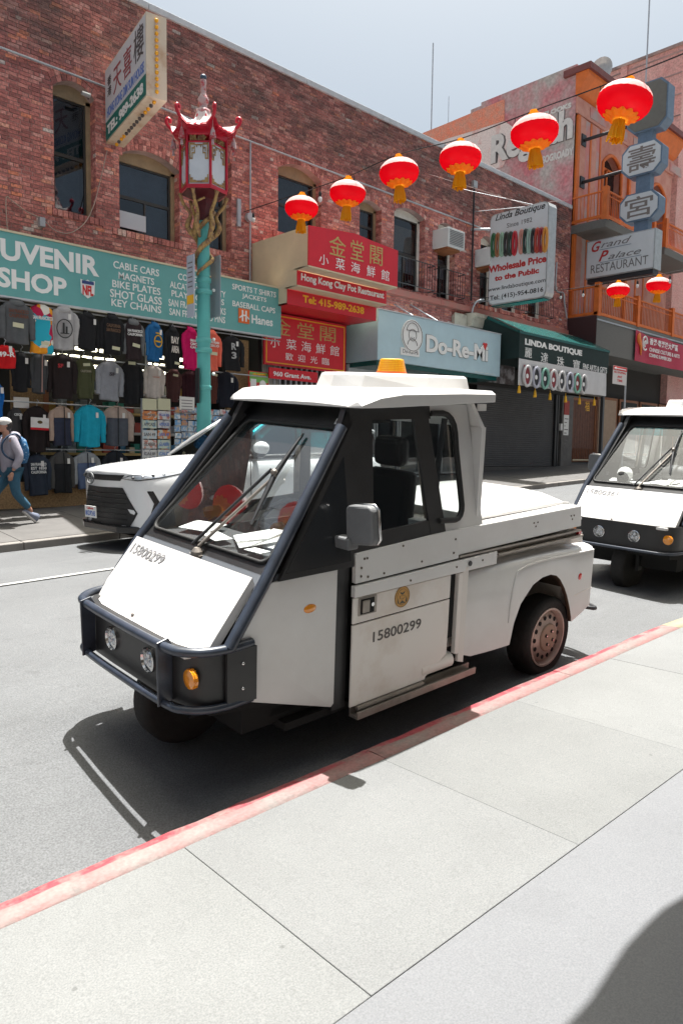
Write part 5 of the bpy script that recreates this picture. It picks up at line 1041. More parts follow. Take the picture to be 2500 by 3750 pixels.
string([(.5, 13.95, 7.2), up(LAN[8]), up(LAN[9]), up(LAN[10]), (.2, 5, 6.0), (-.5, -2.3, 7.4)], 'wire of lanterns left of the picture, reflected in the windscreen', [.1, .3, .5])
for i, (p, q) in enumerate((((24.2, 13.9, 10.6), (19.2, 11.6, 8.85)), ((at(1560, 640).x, 13.9, at(1560, 640).z), (19.2, 12.2, 8.86)))):
    t_ = thing('stay_wire', ['thin stay wire from the roof to the Linda Boutique lightbox', 'second thin stay wire left of the Linda Boutique lightbox'][i], 'wire', (0, 0, 0)); MB().tube([p, q], .007, 5).build('wire', M_mort, t_)
t_ = thing('cable', 'thin horizontal cable running under the narrow windows to the lightbox', 'cable', (0, 0, 0)); MB().tube([tuple(at(1500, 1065, 13.6)), tuple(at(1790, 1090, 13.2))], .01, 4).build('wire', M_wire, t_)
t_ = thing('pipe', 'bent grey pipe on the corner right of the Linda Boutique lightbox', 'pipe', (0, 0, 0)); MB().tube(chain([at(2038, 960, 13.9), at(2035, 1060, 13.9), at(2062, 1072, 13.9), at(2066, 1110, 13.9), at(2075, 1165, 13.9)], 4), .03, 6).build('pipe', M_galv, t_)
# ================================================================== hanging clothes
random.seed(21)
_cm = {}
def cloth(c, rough=.9):
    k = tuple(c)
    if k not in _cm: _cm[k] = mat('cloth', c, rough, var=.12, vs=9, bump=.25, bs=90, spec=.2)
    return _cm[k]
M_label = mat('price card', (.55, .53, .36), .7); M_tagw = mat('white swing tag', (.65, .63, .60), .6)
def garment(lab, cat, y, px0, px1, py0, py1, col, sleeves=True, hood=False, scol=None, yoke=None, text=None, tcol=None, card=None, zipc=None, group=None, swing=True, mat_=None, name=None, tfrac=(.25, .55, .62, .75)):
    a = at(px0, py1, y); b = at(px1, py0, y); w_ = b.x-a.x; h = at(px0, py0, y).z-a.z; xc = (a.x+b.x)/2; z0 = a.z; th = .075
    t_ = thing(name or 'sweatshirt', lab, cat, (xc, y, z0), group); t_.rotation_euler = (0, random.uniform(-.035, .035), random.uniform(-.28, .22))
    bw = w_*(.34 if sleeves else .47); n = 28; rings = []; ph = random.random()*6
    prof = [(0, .96), (.03, 1.0), (.15, .97), (.35, .96), (.55, .97), (.72, 1.0), (.84, 1.02), (.91, .95), (.955, .68), (.985, .42), (1.0, .30)]
    def ring(f, k):
        r = []
        for i in range(n):
            t = 2*math.pi*i/n; cx_ = math.copysign(abs(math.cos(t))**.7, math.cos(t)); fold = 1+.40*math.sin(cx_*7+ph+f*1.5)*(1-f*.75)+.12*math.sin(cx_*15+ph*2)
            r.append((bw*k*cx_+.012*math.sin(f*7+ph), th*(.35+.65*min(1, k))*math.sin(t)*fold, h*f+.012*h*math.sin(3*cx_+ph)*(1-f)))
        return r
    m0 = mat_ or cloth(col)
    if yoke:
        cut = .70; A = [p for p in prof if p[0] < cut]+[(cut, 1.0)]; B = [(cut, 1.0)]+[p for p in prof if p[0] > cut]
        mb = MB(); mb.smooth = True; mb.loft([ring(f, k) for f, k in A]); mb.build('body', m0, t_); mb = MB(); mb.smooth = True; mb.loft([ring(f, k) for f, k in B]); mb.build('yoke', cloth(yoke), t_)
    else: mb = MB(); mb.smooth = True; mb.loft([ring(f, k) for f, k in prof]); mb.build('body', m0, t_)
    sm_ = cloth(scol or yoke or col) if not mat_ or scol else mat_
    if sleeves:
        for s in (-1, 1):
            mb = MB(); mb.smooth = True; sw_ = .95+.1*random.random(); pts = [(s*bw*.80, 0, h*.90), (s*bw*1.08, 0, h*.80), (s*bw*1.20, -.01, h*.60), (s*(w_/2-.06)*sw_, -.015, h*.35), (s*(w_/2-.055)*sw_, -.01, h*.10+.02*random.random())]
            c_ = chain(pts, 4); rs = [w_*(.135-.055*(i/(len(c_)-1)))*(1+.06*math.sin(i*1.9+ph)) for i in range(len(c_))]
            rings = []
            for i, q in enumerate(c_):
                rings.append([(q.x+rs[i]*math.cos(2*math.pi*k/10), q.y+rs[i]*.62*math.sin(2*math.pi*k/10), q.z+rs[i]*.45*math.cos(2*math.pi*k/10)*(-s)*(0.8 if i < 5 else 0.1)) for k in range(10)])
            mb.loft(rings); mb.build('sleeve', sm_, t_)
    if hood:
        mb = MB(); mb.smooth = True; rr = []
        for f, k, dy in ((.90, .62, -.03), (.945, .66, -.045), (1.0, .56, -.02), (1.05, .40, .01)): rr.append([(bw*k*math.cos(2*math.pi*i/14), dy+th*.8*math.sin(2*math.pi*i/14), h*f+.03*math.sin(2*math.pi*i/14)) for i in range(14)])
        mb.loft(rr); mb.build('hood', sm_ if scol else m0, t_)
    else: MB().tube([(bw*.32*math.cos(2*math.pi*i/10), th*.5*math.sin(2*math.pi*i/10)-.015, h*.985-.012*math.sin(2*math.pi*i/10)*(-1)) for i in range(11)], .012, 5).build('collar', sm_, t_)
    MB().tube([(0, 0, h*1.0), (0, 0, h*1.0+.05), (.03, 0, h*1.0+.09), (.0, 0, h+.12)], .006, 4).build('hanger', M_galv, t_)
    if zipc: MB().box((-.008, -th*1.36, h*.03), (.008, -th*1.28, h*.97)).build('zip', cloth(zipc), t_)
    if text:
        tx0, tx1, tz0, tz1 = tfrac; rows = text.split('|'); nr_ = len(rows); hz = (tz1-tz0)*h/nr_
        for i, s in enumerate(rows): lettering(s, (bw*2*(tx0-.5), -th*1.30, h*tz1-hz*(i+1)+hz*.12), RX, UZ, bw*2*(tx1-tx0), hz*.76, cloth(tcol or (.7, .7, .68)), t_, 'print', .03, .006)
    if card:
        cx_, cz_ = card; ang = random.uniform(-.25, .1); c_, s_ = math.cos(ang), math.sin(ang); k = w_*.15
        P = Vector((bw*cx_, -th*1.42, h*cz_)); MB().prism([P+Vector((c_*u_*k-s_*v_*k*.42, 0, s_*u_*k+c_*v_*k*.42)) for u_, v_ in ((-1, -1), (1, -1), (1, 1), (-1, 1))], (0, .006, 0)).build('price_card', M_label, t_, recalc=True)
    else: box('swing_tag', (bw*.35, -th*1.4, h*.70), (bw*.35+.05, -th*1.36, h*.70+.10), M_tagw, t_)
    return t_
BLK = (.018, .018, .02); W_ = (.62, .60, .58)
M_tie = mat('tie dye cloth', (.7, .28, .02), .9); N = M_tie.node_tree; b_ = N.nodes['Principled BSDF']; tc = N.nodes.new('ShaderNodeTexCoord'); vo = N.nodes.new('ShaderNodeTexVoronoi'); vo.inputs['Scale'].default_value = 7.5; rp = N.nodes.new('ShaderNodeValToRGB'); rp.color_ramp.interpolation = 'CONSTANT'
N.links.new(tc.outputs['Object'], vo.inputs['Vector']); N.links.new(vo.outputs['Color'], rp.inputs[0]); N.links.new(rp.outputs[0], b_.inputs['Base Color']); e = rp.color_ramp.elements; e[0].color = (.75, .28, .01, 1); e[1].position = .8; e[1].color = (.02, .3, .38, 1)
for p, c in ((.3, (.45, .01, .06)), (.45, (.02, .38, .5)), (.6, (.7, .68, .6)), (.7, (.78, .33, .02))): q = e.new(p); q.color = c+(1,)
R1, R2, R3, R4 = 13.02, 13.32, 13.46, 13.5
S1 = 'shirts in the top row'; 
garment('heather grey hoodie with arched brown lettering, first in the top row', 'sweatshirt', R1, -4, 128, 1092, 1252, (.10, .105, .11), hood=True, text='SAN FRANCISCO|CALIFORNIA', tcol=(.16, .07, .05), card=(-.1, .42), tfrac=(.1, .9, .58, .8))
garment('orange and teal tie dye shirt in the top row', 'shirt', R1+.05, 108, 192, 1108, 1290, (.6, .2, .02), sleeves=False, mat_=M_tie, card=(.2, .2), text='SAN FRANCISCO', tfrac=(.1, .95, .66, .76), name='shirt')
garment('pale grey hoodie with round black emblem in the top row', 'sweatshirt', R1, 180, 284, 1117, 1275, (.38, .37, .37), hood=True)
garment('plain black hoodie right of the pale grey emblem hoodie', 'sweatshirt', R1, 268, 368, 1140, 1276, BLK, hood=True)
garment('black hoodie with faint tan arched lettering in the top row', 'sweatshirt', R1, 362, 450, 1148, 1292, BLK, hood=True, text='CALIFORNIA|SAN FRANCISCO', tcol=(.15, .09, .06), tfrac=(.1, .9, .55, .78), card=(.3, .15))
garment('brown black raglan hoodie with grey sleeves and white lettering', 'sweatshirt', R1, 444, 530, 1166, 1312, (.035, .024, .026), hood=True, scol=(.14, .145, .15), text='SAN FRANCISCO|CALIFORNIA', tfrac=(.05, .95, .58, .76), card=(.1, .35))
garment('bright blue hoodie with round yellow logo', 'sweatshirt', R1, 526, 598, 1178, 1318, (.02, .12, .30), hood=True)
garment('black hoodie with tall multicoloured print', 'sweatshirt', R1, 598, 662, 1196, 1345, BLK, hood=True, text='BAY|AREA', tcol=(.6, .55, .5), tfrac=(.15, .85, .35, .8), card=(.3, .12))
garment('magenta hoodie with white lettering left of the lamp post', 'sweatshirt', R1, 659, 736, 1198, 1349, (.50, .008, .10), hood=True, text='SAN FRAN|CISCO|CALIF', tfrac=(.2, .95, .5, .74))
garment('coral pink hoodie right of the lamp post', 'sweatshirt', R1, 732, 810, 1206, 1352, (.72, .14, .09), hood=True, text='SAN FRAN|CISCO', tfrac=(.2, .9, .58, .74), card=(.1, .42))
garment('black T shirt with white dragon print at the right end of the top row', 'shirt', R1, 806, 890, 1225, 1352, BLK, text='R|3', tcol=(.4, .4, .4), tfrac=(.4, .68, .3, .82), name='shirt')
garment('red jersey with white number at the left edge', 'jersey', R1-.1, -20, 58, 1262, 1345, (.5, .012, .015), sleeves=False, text='49-R', tfrac=(.15, .95, .45, .75), name='jersey')
garment('black jacket at the left end of the second row', 'jacket', R2, 38, 112, 1284, 1432, BLK, name='jacket')
garment('charcoal grey track jacket with pale zip in the second row', 'jacket', R2, 104, 176, 1290, 1438, (.06, .062, .065), zipc=(.4, .25, .22), name='jacket')
garment('brown black hoodie with small red SF print', 'sweatshirt', R2, 172, 276, 1290, 1455, (.025, .018, .018), hood=False, text='SF', tcol=(.45, .05, .06), tfrac=(.25, .5, .66, .78))
garment('olive green sweatshirt in the second row', 'sweatshirt', R2, 272, 348, 1306, 1455, (.075, .08, .04), card=(.2, .82), text='CALIFORNIA', tfrac=(.2, .9, .62, .70), tcol=(.3, .27, .2))
garment('light grey long sleeved shirt with small bridge print', 'shirt', R2, 344, 452, 1316, 1462, (.27, .275, .30), text='SF', tcol=(.08, .07, .08), tfrac=(.35, .65, .60, .72), name='shirt')
garment('black sweatshirt with yellow price card in the second row', 'sweatshirt', R2, 446, 524, 1316, 1478, BLK, card=(-.1, .93))
garment('cream long sleeved shirt above the licence plates', 'shirt', R2, 522, 600, 1334, 1458, (.50, .44, .40), text='CALIFORNIA', tcol=(.5, .25, .2), tfrac=(.3, .75, .62, .67), name='shirt')
garment('dark brown hoodie with tilted price card', 'sweatshirt', R2, 606, 660, 1348, 1470, (.07, .03, .028), card=(.1, .8), hood=True)
garment('dark maroon sweatshirt under the magenta hoodie', 'sweatshirt', R2, 656, 728, 1352, 1478, (.03, .008, .012))
garment('rust brown sweatshirt mostly behind the lamp post', 'sweatshirt', R2, 748, 800, 1352, 1475, (.09, .03, .022), card=(.3, .85))
garment('navy black jacket at the right end of the second row', 'jacket', R2, 790, 870, 1358, 1490, (.014, .016, .024), name='jacket')
t_ = garment('black sweatshirt with white and red California flag patch', 'sweatshirt', R3, 78, 186, 1484, 1655, (.022, .016, .016))
garment('dark grey shirt left of the flag sweatshirt', 'shirt', R3+.1, 30, 88, 1490, 1640, (.06, .058, .06), text='CISCO', tfrac=(.2, .9, .78, .86), name='shirt')
garment('tan and navy zip jacket in the third row', 'jacket', R3, 174, 278, 1484, 1630, (.035, .04, .065), yoke=(.40, .29, .23), zipc=(.02, .02, .02), name='jacket')
garment('turquoise quarter zip pullover in the third row', 'pullover', R3, 272, 384, 1480, 1636, (.015, .33, .46), name='pullover')
garment('tan and slate grey zip jacket right of the turquoise pullover', 'jacket', R3, 372, 484, 1484, 1632, (.09, .10, .12), yoke=(.42, .33, .28), zipc=(.02, .02, .02), name='jacket')
garment('navy T shirt with SAN FRANCISCO CALIFORNIA print in the bottom row', 'shirt', R4, 92, 186, 1662, 1815, (.030, .038, .055), text='SAN FRANCISCO|EST 1850|CALIFORNIA', tfrac=(.15, .95, .52, .80), name='shirt')
garment('charcoal and black fleece jacket in the bottom row', 'jacket', R4, 182, 278, 1652, 1806, (.02, .021, .023), yoke=(.07, .068, .065), zipc=(.01, .01, .01), name='jacket')
garment('pale grey and blue fleece jacket beside the white car nose', 'jacket', R4, 268, 368, 1654, 1790, (.09, .12, .20), yoke=(.26, .27, .28), zipc=(.02, .02, .03), name='jacket')
garment('black fleece jacket half hidden by the white car bonnet', 'jacket', R4, 376, 470, 1650, 1800, (.02, .022, .028), zipc=(.01, .01, .01), name='jacket')
garment('cobalt blue jacket at the left edge of the shop', 'jacket', R3-.2, -40, 14, 1395, 1540, (.01, .12, .40), name='jacket')
# emblem prints
for o in list(bpy.data.objects):
    lb = o.get('label', '')
    if 'round black emblem' in lb: MB().tube([(.13*math.cos(a_), -.10, .36+.16*math.sin(a_)) for a_ in [2*math.pi*i/18 for i in range(19)]], .009, 5).box((-.03, -.104, .27), (.0, -.096, .46)).box((-.07, -.104, .27), (.08, -.096, .285)).box((.02, -.104, .27), (.05, -.096, .4)).build('print', cloth((.05, .05, .05)), o)
    if 'round yellow logo' in lb: MB().tube([(.09*math.cos(a_)+.02, -.10, .38+.11*math.sin(a_)) for a_ in [2*math.pi*i/18 for i in range(19)]], .012, 5).box((-.05, -.104, .36), (.09, -.096, .39)).box((-.04, -.104, .52), (.09, -.096, .545)).build('print', cloth((.6, .35, .03)), o)
    if 'California flag' in lb: MB().box((-.17, -.115, .44), (.17, -.108, .62)).build('print', cloth((.62, .60, .58)), o); MB().box((-.17, -.115, .40), (.17, -.108, .439)).build('print', cloth((.5, .02, .03)), o); MB().sph((0, -.116, .54), .05, 8, 5, (1, .1, .6)).build('print', cloth((.10, .07, .03)), o)
# licence plates and postcard racks
pr = thing('plate_rack', 'rack of souvenir licence plates in two columns beside the postcards', 'display rack', (0, 0, 0)); yp = 13.2
pc = [mat('plate print', c, .5, col2=c2, vs=12, thr=(.5, .56)) for c, c2 in (((.55, .54, .53), (.3, .3, .35)), ((.45, .52, .56), (.6, .55, .5)), ((.6, .2, .06), (.5, .55, .5)), ((.58, .57, .56), (.5, .2, .15)), ((.5, .55, .45), (.25, .4, .5)))]
for ci, (xa, xb) in enumerate(((522, 574), (578, 624))):
    for ri, (ya_, yb_, s) in enumerate(((1458, 1500, ''), (1504, 1535, '7KAK9J5'), (1538, 1567, 'APPCAZ5'), (1574, 1606, 'SAN 49'), (1610, 1642, 'GLABER'), (1646, 1676, 'CALIF'))):
        a = at(xa, yb_, yp); b = at(xb, yb_, yp); zt = at(xa, ya_, yp).z; z_a = a.z
        p = box('card' if ri == 0 else 'licence_plate', (a.x, yp, z_a), (b.x, yp+.01, zt), M_label if ri == 0 else pc[(ri*2+ci) % 5], pr)
        if s: lettering(s, (a.x+.03, yp, z_a+(zt-z_a)*.3), RX, UZ, b.x-a.x-.06, (zt-z_a)*.4, M_grey if ci == 0 else M_blue, p, 'lettering', .02, .004)
MB().box((at(520, 1500, yp).x, yp+.02, .7), (at(520, 1500, yp).x+.04, yp+.06, at(522, 1458, yp).z)).box((at(620, 1500, yp).x, yp+.02, .7), (at(620, 1500, yp).x+.04, yp+.06, at(522, 1458, yp).z)).build('frame', M_galv, pr)
po = thing('postcard_rack', 'wire rack full of blue postcards behind the lamp post', 'display rack', (0, 0, 0)); random.seed(9)
cards = [mat('postcard print', c, .4, col2=c2, vs=16, thr=(.45, .55)) for c, c2 in (((.12, .30, .55), (.5, .5, .48)), ((.45, .45, .42), (.12, .2, .35)), ((.10, .2, .35), (.5, .25, .12)), ((.5, .5, .5), (.5, .1, .1)), ((.2, .35, .5), (.6, .6, .6)))]
a = at(640, 1650, 13.1); b = at(860, 1650, 13.1); zt = at(640, 1500, 13.1).z; z = a.z-.25; row = 0
while z < zt:
    x = a.x; 
    while x < b.x-.1:
        w_ = .155; tl = random.uniform(-.012, .012); o = box('postcard', (x+.008, 13.1+.02*(row % 2), z+tl), (x+w_-.008, 13.108+.02*(row % 2), z+.105+tl), random.choice(cards), po); x += w_
    MB().box((a.x, 13.12, z-.012), (b.x, 13.15, z-.004)).build('wire_shelf', M_galv, po); z += .128; row += 1
nc = thing('price_notice', 'white price notice above the postcards', 'notice', (0, 0, 0)); a = at(658, 1500, 13.05); b = at(712, 1455, 13.05); box('sheet', (a.x, 13.05, a.z), (b.x, 13.055, b.z), M_tagw, nc)
for i in range(5): MB().box((a.x+.04, 13.044, b.z-.08-i*.06), (b.x-.05, 13.049, b.z-.065-i*.06)).build('printed_line', M_grey, nc)
nc = thing('price_notice', 'white price notice on the chipboard above the flag sweatshirt', 'notice', (0, 0, 0)); a = at(50, 1492, 13.5); b = at(106, 1456, 13.5); box('sheet', (a.x, 13.5, a.z), (b.x, 13.505, b.z), M_tagw, nc)
# ================================================================== near side of the street (behind the camera, seen in reflections; an added awning, shaped for its shadow, shades the pavement)
nbld = thing('near_building', 'brick and plaster building on the camera side of the street', 'building', (0, 0, 0))
M_nb = mat('near building plaster', (.42, .36, .30), .8, var=.1, world=True)
NB = -2.3
box('wall', (-22, NB-.5, -1.3), (34, NB, 9.0), M_nb, nbld)
for k in range(13):
    x = -18+k*4; f = box('window', (x, NB-.02, 5.0), (x+1.5, NB+.05, 7.2), M_whf, nbld); box('pane', (x+.1, NB+.051, 5.1), (x+1.4, NB+.06, 7.1), M_glz, f)
    f = box('shop_window', (x, NB-.02, .6+.04*x), (x+3.2, NB+.05, 3.2+.04*x), M_darkf, nbld); box('pane', (x+.1, NB+.051, .7+.04*x), (x+3.1, NB+.06, 3.1+.04*x), M_glz, f)
shadow_awning = thing('awning', 'unseen blue awning added over the near pavement to cast its shadow', 'awning', (0, 0, 0))
h = 3.6; ox, oy = SUN.x/SUN.z*h, SUN.y/SUN.z*h  # unseen awning, outline shaped by the wanted shadow and shifted along the sun
pts = [(1.0, -2.29), (1.0, .90), (1.72, .915), (1.87, .912), (2.0, .925), (2.14, .938), (2.30, .936), (2.40, .930), (2.52, .905), (3.0, .9), (6.5, .88), (6.5, -2.29)]
MB().prism([(x+ox, y+oy, h+.06+.05*x) for x, y in pts], (0, 0, .04)).build('cloth', mat('added shadow awning canvas', (.06, .14, .25), .8), shadow_awning, recalc=True)
# ================================================================== three wheeled enforcement vehicles
M_wp2 = mat('white vehicle paint', (.64, .635, .625), .30, col2=(.585, .57, .555), vs=3.0, thr=(.35, .75), coat=.35)
blotch_o = None
M_wpg = mat('grimy white paint', (.73, .69, .65), .40, col2=(.54, .44, .36), vs=2.6, thr=(.48, .84))
M_tubb = mat('black powder coated tube', (.030, .038, .055), .30, var=.3, vs=8, spec=.6)
M_bpan = mat('black plastic panel', (.018, .018, .019), .42, var=.3, vs=5)
M_rub = mat('black rubber', (.015, .015, .015), .7)
M_tyre = mat('tyre rubber', (.014, .013, .012), .85, var=.3, vs=20, bump=.3, bs=60)
M_rim = mat('brownish steel wheel', (.48, .38, .33), .5, metal=.25, var=.2, vs=12)
M_hub = mat('dusty hub cover', (.33, .23, .17), .7, var=.15, vs=14)
M_chrome = mat('bright metal', (.6, .6, .6), .2, metal=1.0); M_lens = mat('lamp lens', (.55, .57, .60), .12, metal=.5, spec=.9); M_lensd = mat('lamp inner', (.08, .08, .085), .3, metal=.6)
M_amb = mat('amber lens', (.75, .26, .01), .15, coat=1); M_redl = mat('red lens', (.60, .02, .015), .15, coat=1); M_beac = mat('amber beacon plastic', (.82, .42, .02), .2, coat=.6, var=.05)
M_wind = glass_mat('windscreen glass', (.96, .99, .99), 1.66, haze=.028); M_sideg = glass_mat('dark side glass', (.90, .92, .92), 1.42)
M_band = glass_mat('teal shade band', (.02, .42, .50), 1.05); M_steel = mat('worn steel', (.30, .27, .24), .45, metal=.7, var=.25, vs=8); M_seat = mat('black seat cloth', (.012, .012, .013), .8); M_dash = mat('dark grey dashboard', (.03, .032, .035), .6); M_paper = mat('white paper', (.66, .66, .64), .7, var=.06)
M_seal = mat('gold seal', (.52, .27, .06), .5, var=.1, vs=30); M_sealk = mat('seal ink', (.05, .05, .03), .5); M_num = mat('dark grey numerals', (.07, .06, .055), .5); M_numl = mat('pale grey numerals', (.20, .20, .21), .5)
M_mir = mat('mirror shell grey', (.13, .135, .14), .5, var=.15); M_bolt = mat('dull bolt', (.10, .08, .06), .6, metal=.4); M_cavity = mat('dark cavity or shade', (.008, .008, .008), .9)
def vehicle(Mx, lab, number, main=True):
    V = thing('enforcement_vehicle', lab, 'three-wheeler', Mx)
    T = lambda pts, r, n=8: MB().tube(pts, r, n)
    def P(name, mb, m, par=V, **k): return mb.build(name, m, par, **k)
    # ---- glass and frame plane
    gl = lambda u, v: Vector((-2.51+.595*v, u*(.545-.135*v), 1.135+.645*v))     # u -1 near .. +1 far, v 0 bottom .. 1 top
    gn_ = Vector((-.735, 0, .677))
    # windshield surround (black) as a ring around the pane
    out = [gl(-1.10, -.07), gl(1.10, -.07), gl(1.12, 1.10), gl(-1.12, 1.10)]; r_ = .03
    inn = []
    for (u, v, su, sv_) in ((-1.0, .0, 1, 1), (1.0, .0, -1, 1), (.97, .95, -1, -1), (-.97, .95, 1, -1)):
        for k in range(5):
            t = math.pi/2*k/4; a_ = (u+su*.10*(1-math.sin(t)), v+sv_*.07*(1-math.cos(t))) if (su*sv_ < 0) else (u+su*.10*(1-math.cos(t)), v+sv_*.07*(1-math.sin(t)))
            inn.append(gl(a_[0], a_[1]))
    mb = MB(); n = len(inn); ov = [out[0]]*5+[out[1]]*5+[out[2]]*5+[out[3]]*5
    mb.add([tuple(q) for q in ov]+[tuple(q) for q in inn], [(i, (i+1) % n, n+(i+1) % n, n+i) for i in range(n)]); mb.add([tuple(Vector(q)-gn_*.03) for q in ov]+[tuple(Vector(q)-gn_*.03) for q in inn], [(n+i, n+(i+1) % n, (i+1) % n, i) for i in range(n)])
    P('windscreen_frame', mb, M_bpan)
    P('windscreen_seal', MB().tube([q+gn_*.004 for q in inn]+[inn[0]+gn_*.004], .011, 6), M_rub)
    P('windscreen', MB().add([tuple(q+gn_*.0) for q in inn], [tuple(range(n))]), M_wind)
    P('tint_band', MB().add([tuple(gl(-.93, .80)-gn_*.004), tuple(gl(.93, .80)-gn_*.004), tuple(gl(.93, .96)-gn_*.004), tuple(gl(-.93, .96)-gn_*.004)], [(0, 1, 2, 3)]), M_band); P('header_panel', MB().hexa([gl(-1.2, 1.0)+Vector((0, 0, 0)), gl(1.2, 1.0), gl(1.2, 1.0)+Vector((.25, 0, 0)), gl(-1.2, 1.0)+Vector((.25, 0, 0)), gl(-1.2, 1.15), gl(1.2, 1.15), gl(1.2, 1.15)+Vector((.2, 0, .0)), gl(-1.2, 1.15)+Vector((.2, 0, 0))]), M_bpan)
    P('scuttle', MB().hexa([gl(-1.05, -.16), gl(1.05, -.16), gl(1.05, -.16)+Vector((.1, 0, -.1)), gl(-1.05, -.16)+Vector((.1, 0, -.1)), gl(-1.05, -.065), gl(1.05, -.065), gl(1.05, -.065)+Vector((.1, 0, 0)), gl(-1.05, -.065)+Vector((.1, 0, 0))]), mat('grey scuttle', (.10, .11, .125), .5))
    # ---- A tubes
    for s in (-1, 1):
        P('pillar_tube', T([(-2.765, s*.605, .80), (-2.569, s*.595, 1.065), (-2.02, s*.496, 1.765)], .030, 12), M_tubb)
        yt_ = lambda z: .590-.098*(z-1.065)/.70
        P('pillar_fairing', MB().prism([Vector((x, s*(yt_(z)-.012), z)) for x, z in ((-2.575, 1.05), (-2.03, 1.735), (-2.0, 1.79), (-1.96, 1.87), (-1.90, 1.87), (-2.44, 1.07))], (0, -s*.04, 0)), M_bpan, recalc=True)
    # ---- bonnet
    hr, hf = .553, .552; hc = .79
    hd = MB(); Lh = []
    secs = [(-2.604, 1.091, hr, 0), (-2.79, .866, .556, 0), (-2.85, .778, .548, -.010)]
    rows_ = []
    for (x, z, hw, d) in secs:
        rows_.append([(x-(.035 if x < -2.7 else 0)*(1-abs(u))**1.0+0*d, u*hw, z) for u in (-1, -.5, -.08, .08, .5, 1)])
    n = 6; vs = [q for r in rows_ for q in r]; hd.add(vs, [(k*n+i+1, k*n+i, (k+1)*n+i, (k+1)*n+i+1) for k in range(2) for i in range(n-1)])
    hd.add([(x, y, z) for x, y, z in rows_[2]]+[(x+.035, y, z-.02) for x, y, z in rows_[2]], [(i, n+i, n+i+1, i+1) for i in range(n-1)])
    for s, i in ((-1, 0), (1, 5)):
        e = [rows_[k][i] for k in range(3)]; hd.add(e+[(q[0]+.02, q[1], q[2]-.05) for q in e], [(0, 1, 4, 3), (1, 2, 5, 4)] if s > 0 else [(0, 3, 4, 1), (1, 4, 5, 2)])
    P('bonnet', hd, M_wp2, bev=.004)
    P('latch', MB().lathe([(.012, .0), (.012, .01)], (-2.865, .10, .79), 8), M_num)
    lettering(number, (-2.668-.0030, .515, 1.0136+.0024), (-.021, -1, -.0), (.636, 0, .772), .36, .060, M_numl, V, 'lettering', .01, .0012)
    P('nose_lip', MB().hexa([(-2.93, -.50, .755), (-2.93, .50, .755), (-2.7, .56, .755), (-2.7, -.56, .755), (-2.93, -.50, .785), (-2.93, .50, .785), (-2.7, .56, .785), (-2.7, -.56, .785)]), M_wp2, bev=.006)
    P('nose_core', MB().hexa([(-2.80, -.5, .45), (-2.80, .5, .45), (-2.3, .55, .40), (-2.3, -.55, .40), (-2.80, -.5, .754), (-2.80, .5, .754), (-2.5, .53, 1.0), (-2.5, -.53, 1.0)]), M_cavity)
    # ---- front bar and panels
    fp = MB(); pl = [(-2.64, .585), (-2.78, .585), (-2.86, .56), (-2.905, .50), (-2.93, .40), (-2.935, .20), (-2.935, 0)]; pl = pl+[(x, -y) for x, y in pl[::-1][1:]]
    zb_, zt_ = .525, .79
    fp.smooth = True; n = len(pl); fp.add([(x, y, zb_) for x, y in pl]+[(x, y, zt_) for x, y in pl]+[(x+.03, y*.96, zb_) for x, y in pl]+[(x+.03, y*.96, zt_) for x, y in pl], [(i, n+i, n+i+1, i+1) for i in range(n-1)]+[(2*n+i, 2*n+i+1, 3*n+i+1, 3*n+i) for i in range(n-1)])
    fp.smooth = False; fp.add([(x, y, zb_) for x, y in pl]+[(x+.03, y*.96, zb_) for x, y in pl], [(i, i+1, n+i+1, n+i) for i in range(n-1)]); fp.add([(x, y, zt_) for x, y in pl]+[(x+.03, y*.96, zt_) for x, y in pl], [(i, n+i, n+i+1, i+1) for i in range(n-1)])
    P('front_panel', fp, M_bpan)
    bar = [(-2.635, -.60), (-2.76, -.605), (-2.86, -.585), (-2.935, -.53), (-2.975, -.42), (-2.985, 0), (-2.975, .42), (-2.935, .53), (-2.86, .585), (-2.76, .605), (-2.635, .60)]
    zz = [(.80, .022), (.53, .019)] if main else [(.53, .016)]
    for z, r in zz: P('bumper_tube', T(chain([(x, y, z) for x, y in bar], 4), r, 12), M_tubb)
    if main:
        for s in (-1, 1):
            P('guard_plate', MB().prism([(-3.005, s*.40, .515), (-3.01, s*.40, .82), (-2.95, s*.40, .835), (-2.93, s*.40, .80), (-2.93, s*.40, .53)], (0, .012, 0)), M_tubb, bev=.004, recalc=True)
            P('side_plate', MB().hexa([(-2.78, s*.615, .53), (-2.625, s*.625, .53), (-2.625, s*.607, .53), (-2.78, s*.597, .53), (-2.78, s*.615, .79), (-2.625, s*.625, .79), (-2.625, s*.607, .79), (-2.78, s*.597, .79)]), M_bpan, recalc=True)
            for z in (.60, .72): P('bolt', MB().sph((-2.70, s*.622, z), .009, 8, 5), M_chrome)
    for s in (-.19, .19):
        h_ = P('headlight', MB().lathe([(.062, .0), (.062, -.012), (.055, -.016), (.05, -.006)], (-2.935, s, .662), 24, 'x'), M_chrome)
        P('lens', MB().lathe([(.052, .0), (.052, -.006)], (-2.935, s, .662), 24, 'x'), M_lensd, h_)
        for k in range(3): a_ = math.pi/2+k*2.094; P('reflector', MB().sph((-2.940, s+.024*math.cos(a_), .662+.024*math.sin(a_)), .019, 8, 5, (.4, 1, 1)), M_lens, h_)
    for s in (-1, 1): P('turn_signal', MB().lathe([(.045, .0), (.045, -.012), (.02, -.018)], (-2.906, s*.515, .665), 18, 'x').lathe([(.048, .01), (.048, -.004)], (-2.906, s*.515, .665), 18, 'x'), M_amb)
    # ---- front wheel
    P('mudguard', MB().lathe([(.31, -.12), (.31, .12)], (-2.66, 0, .27), 20, 'y'), M_cavity) if False else None
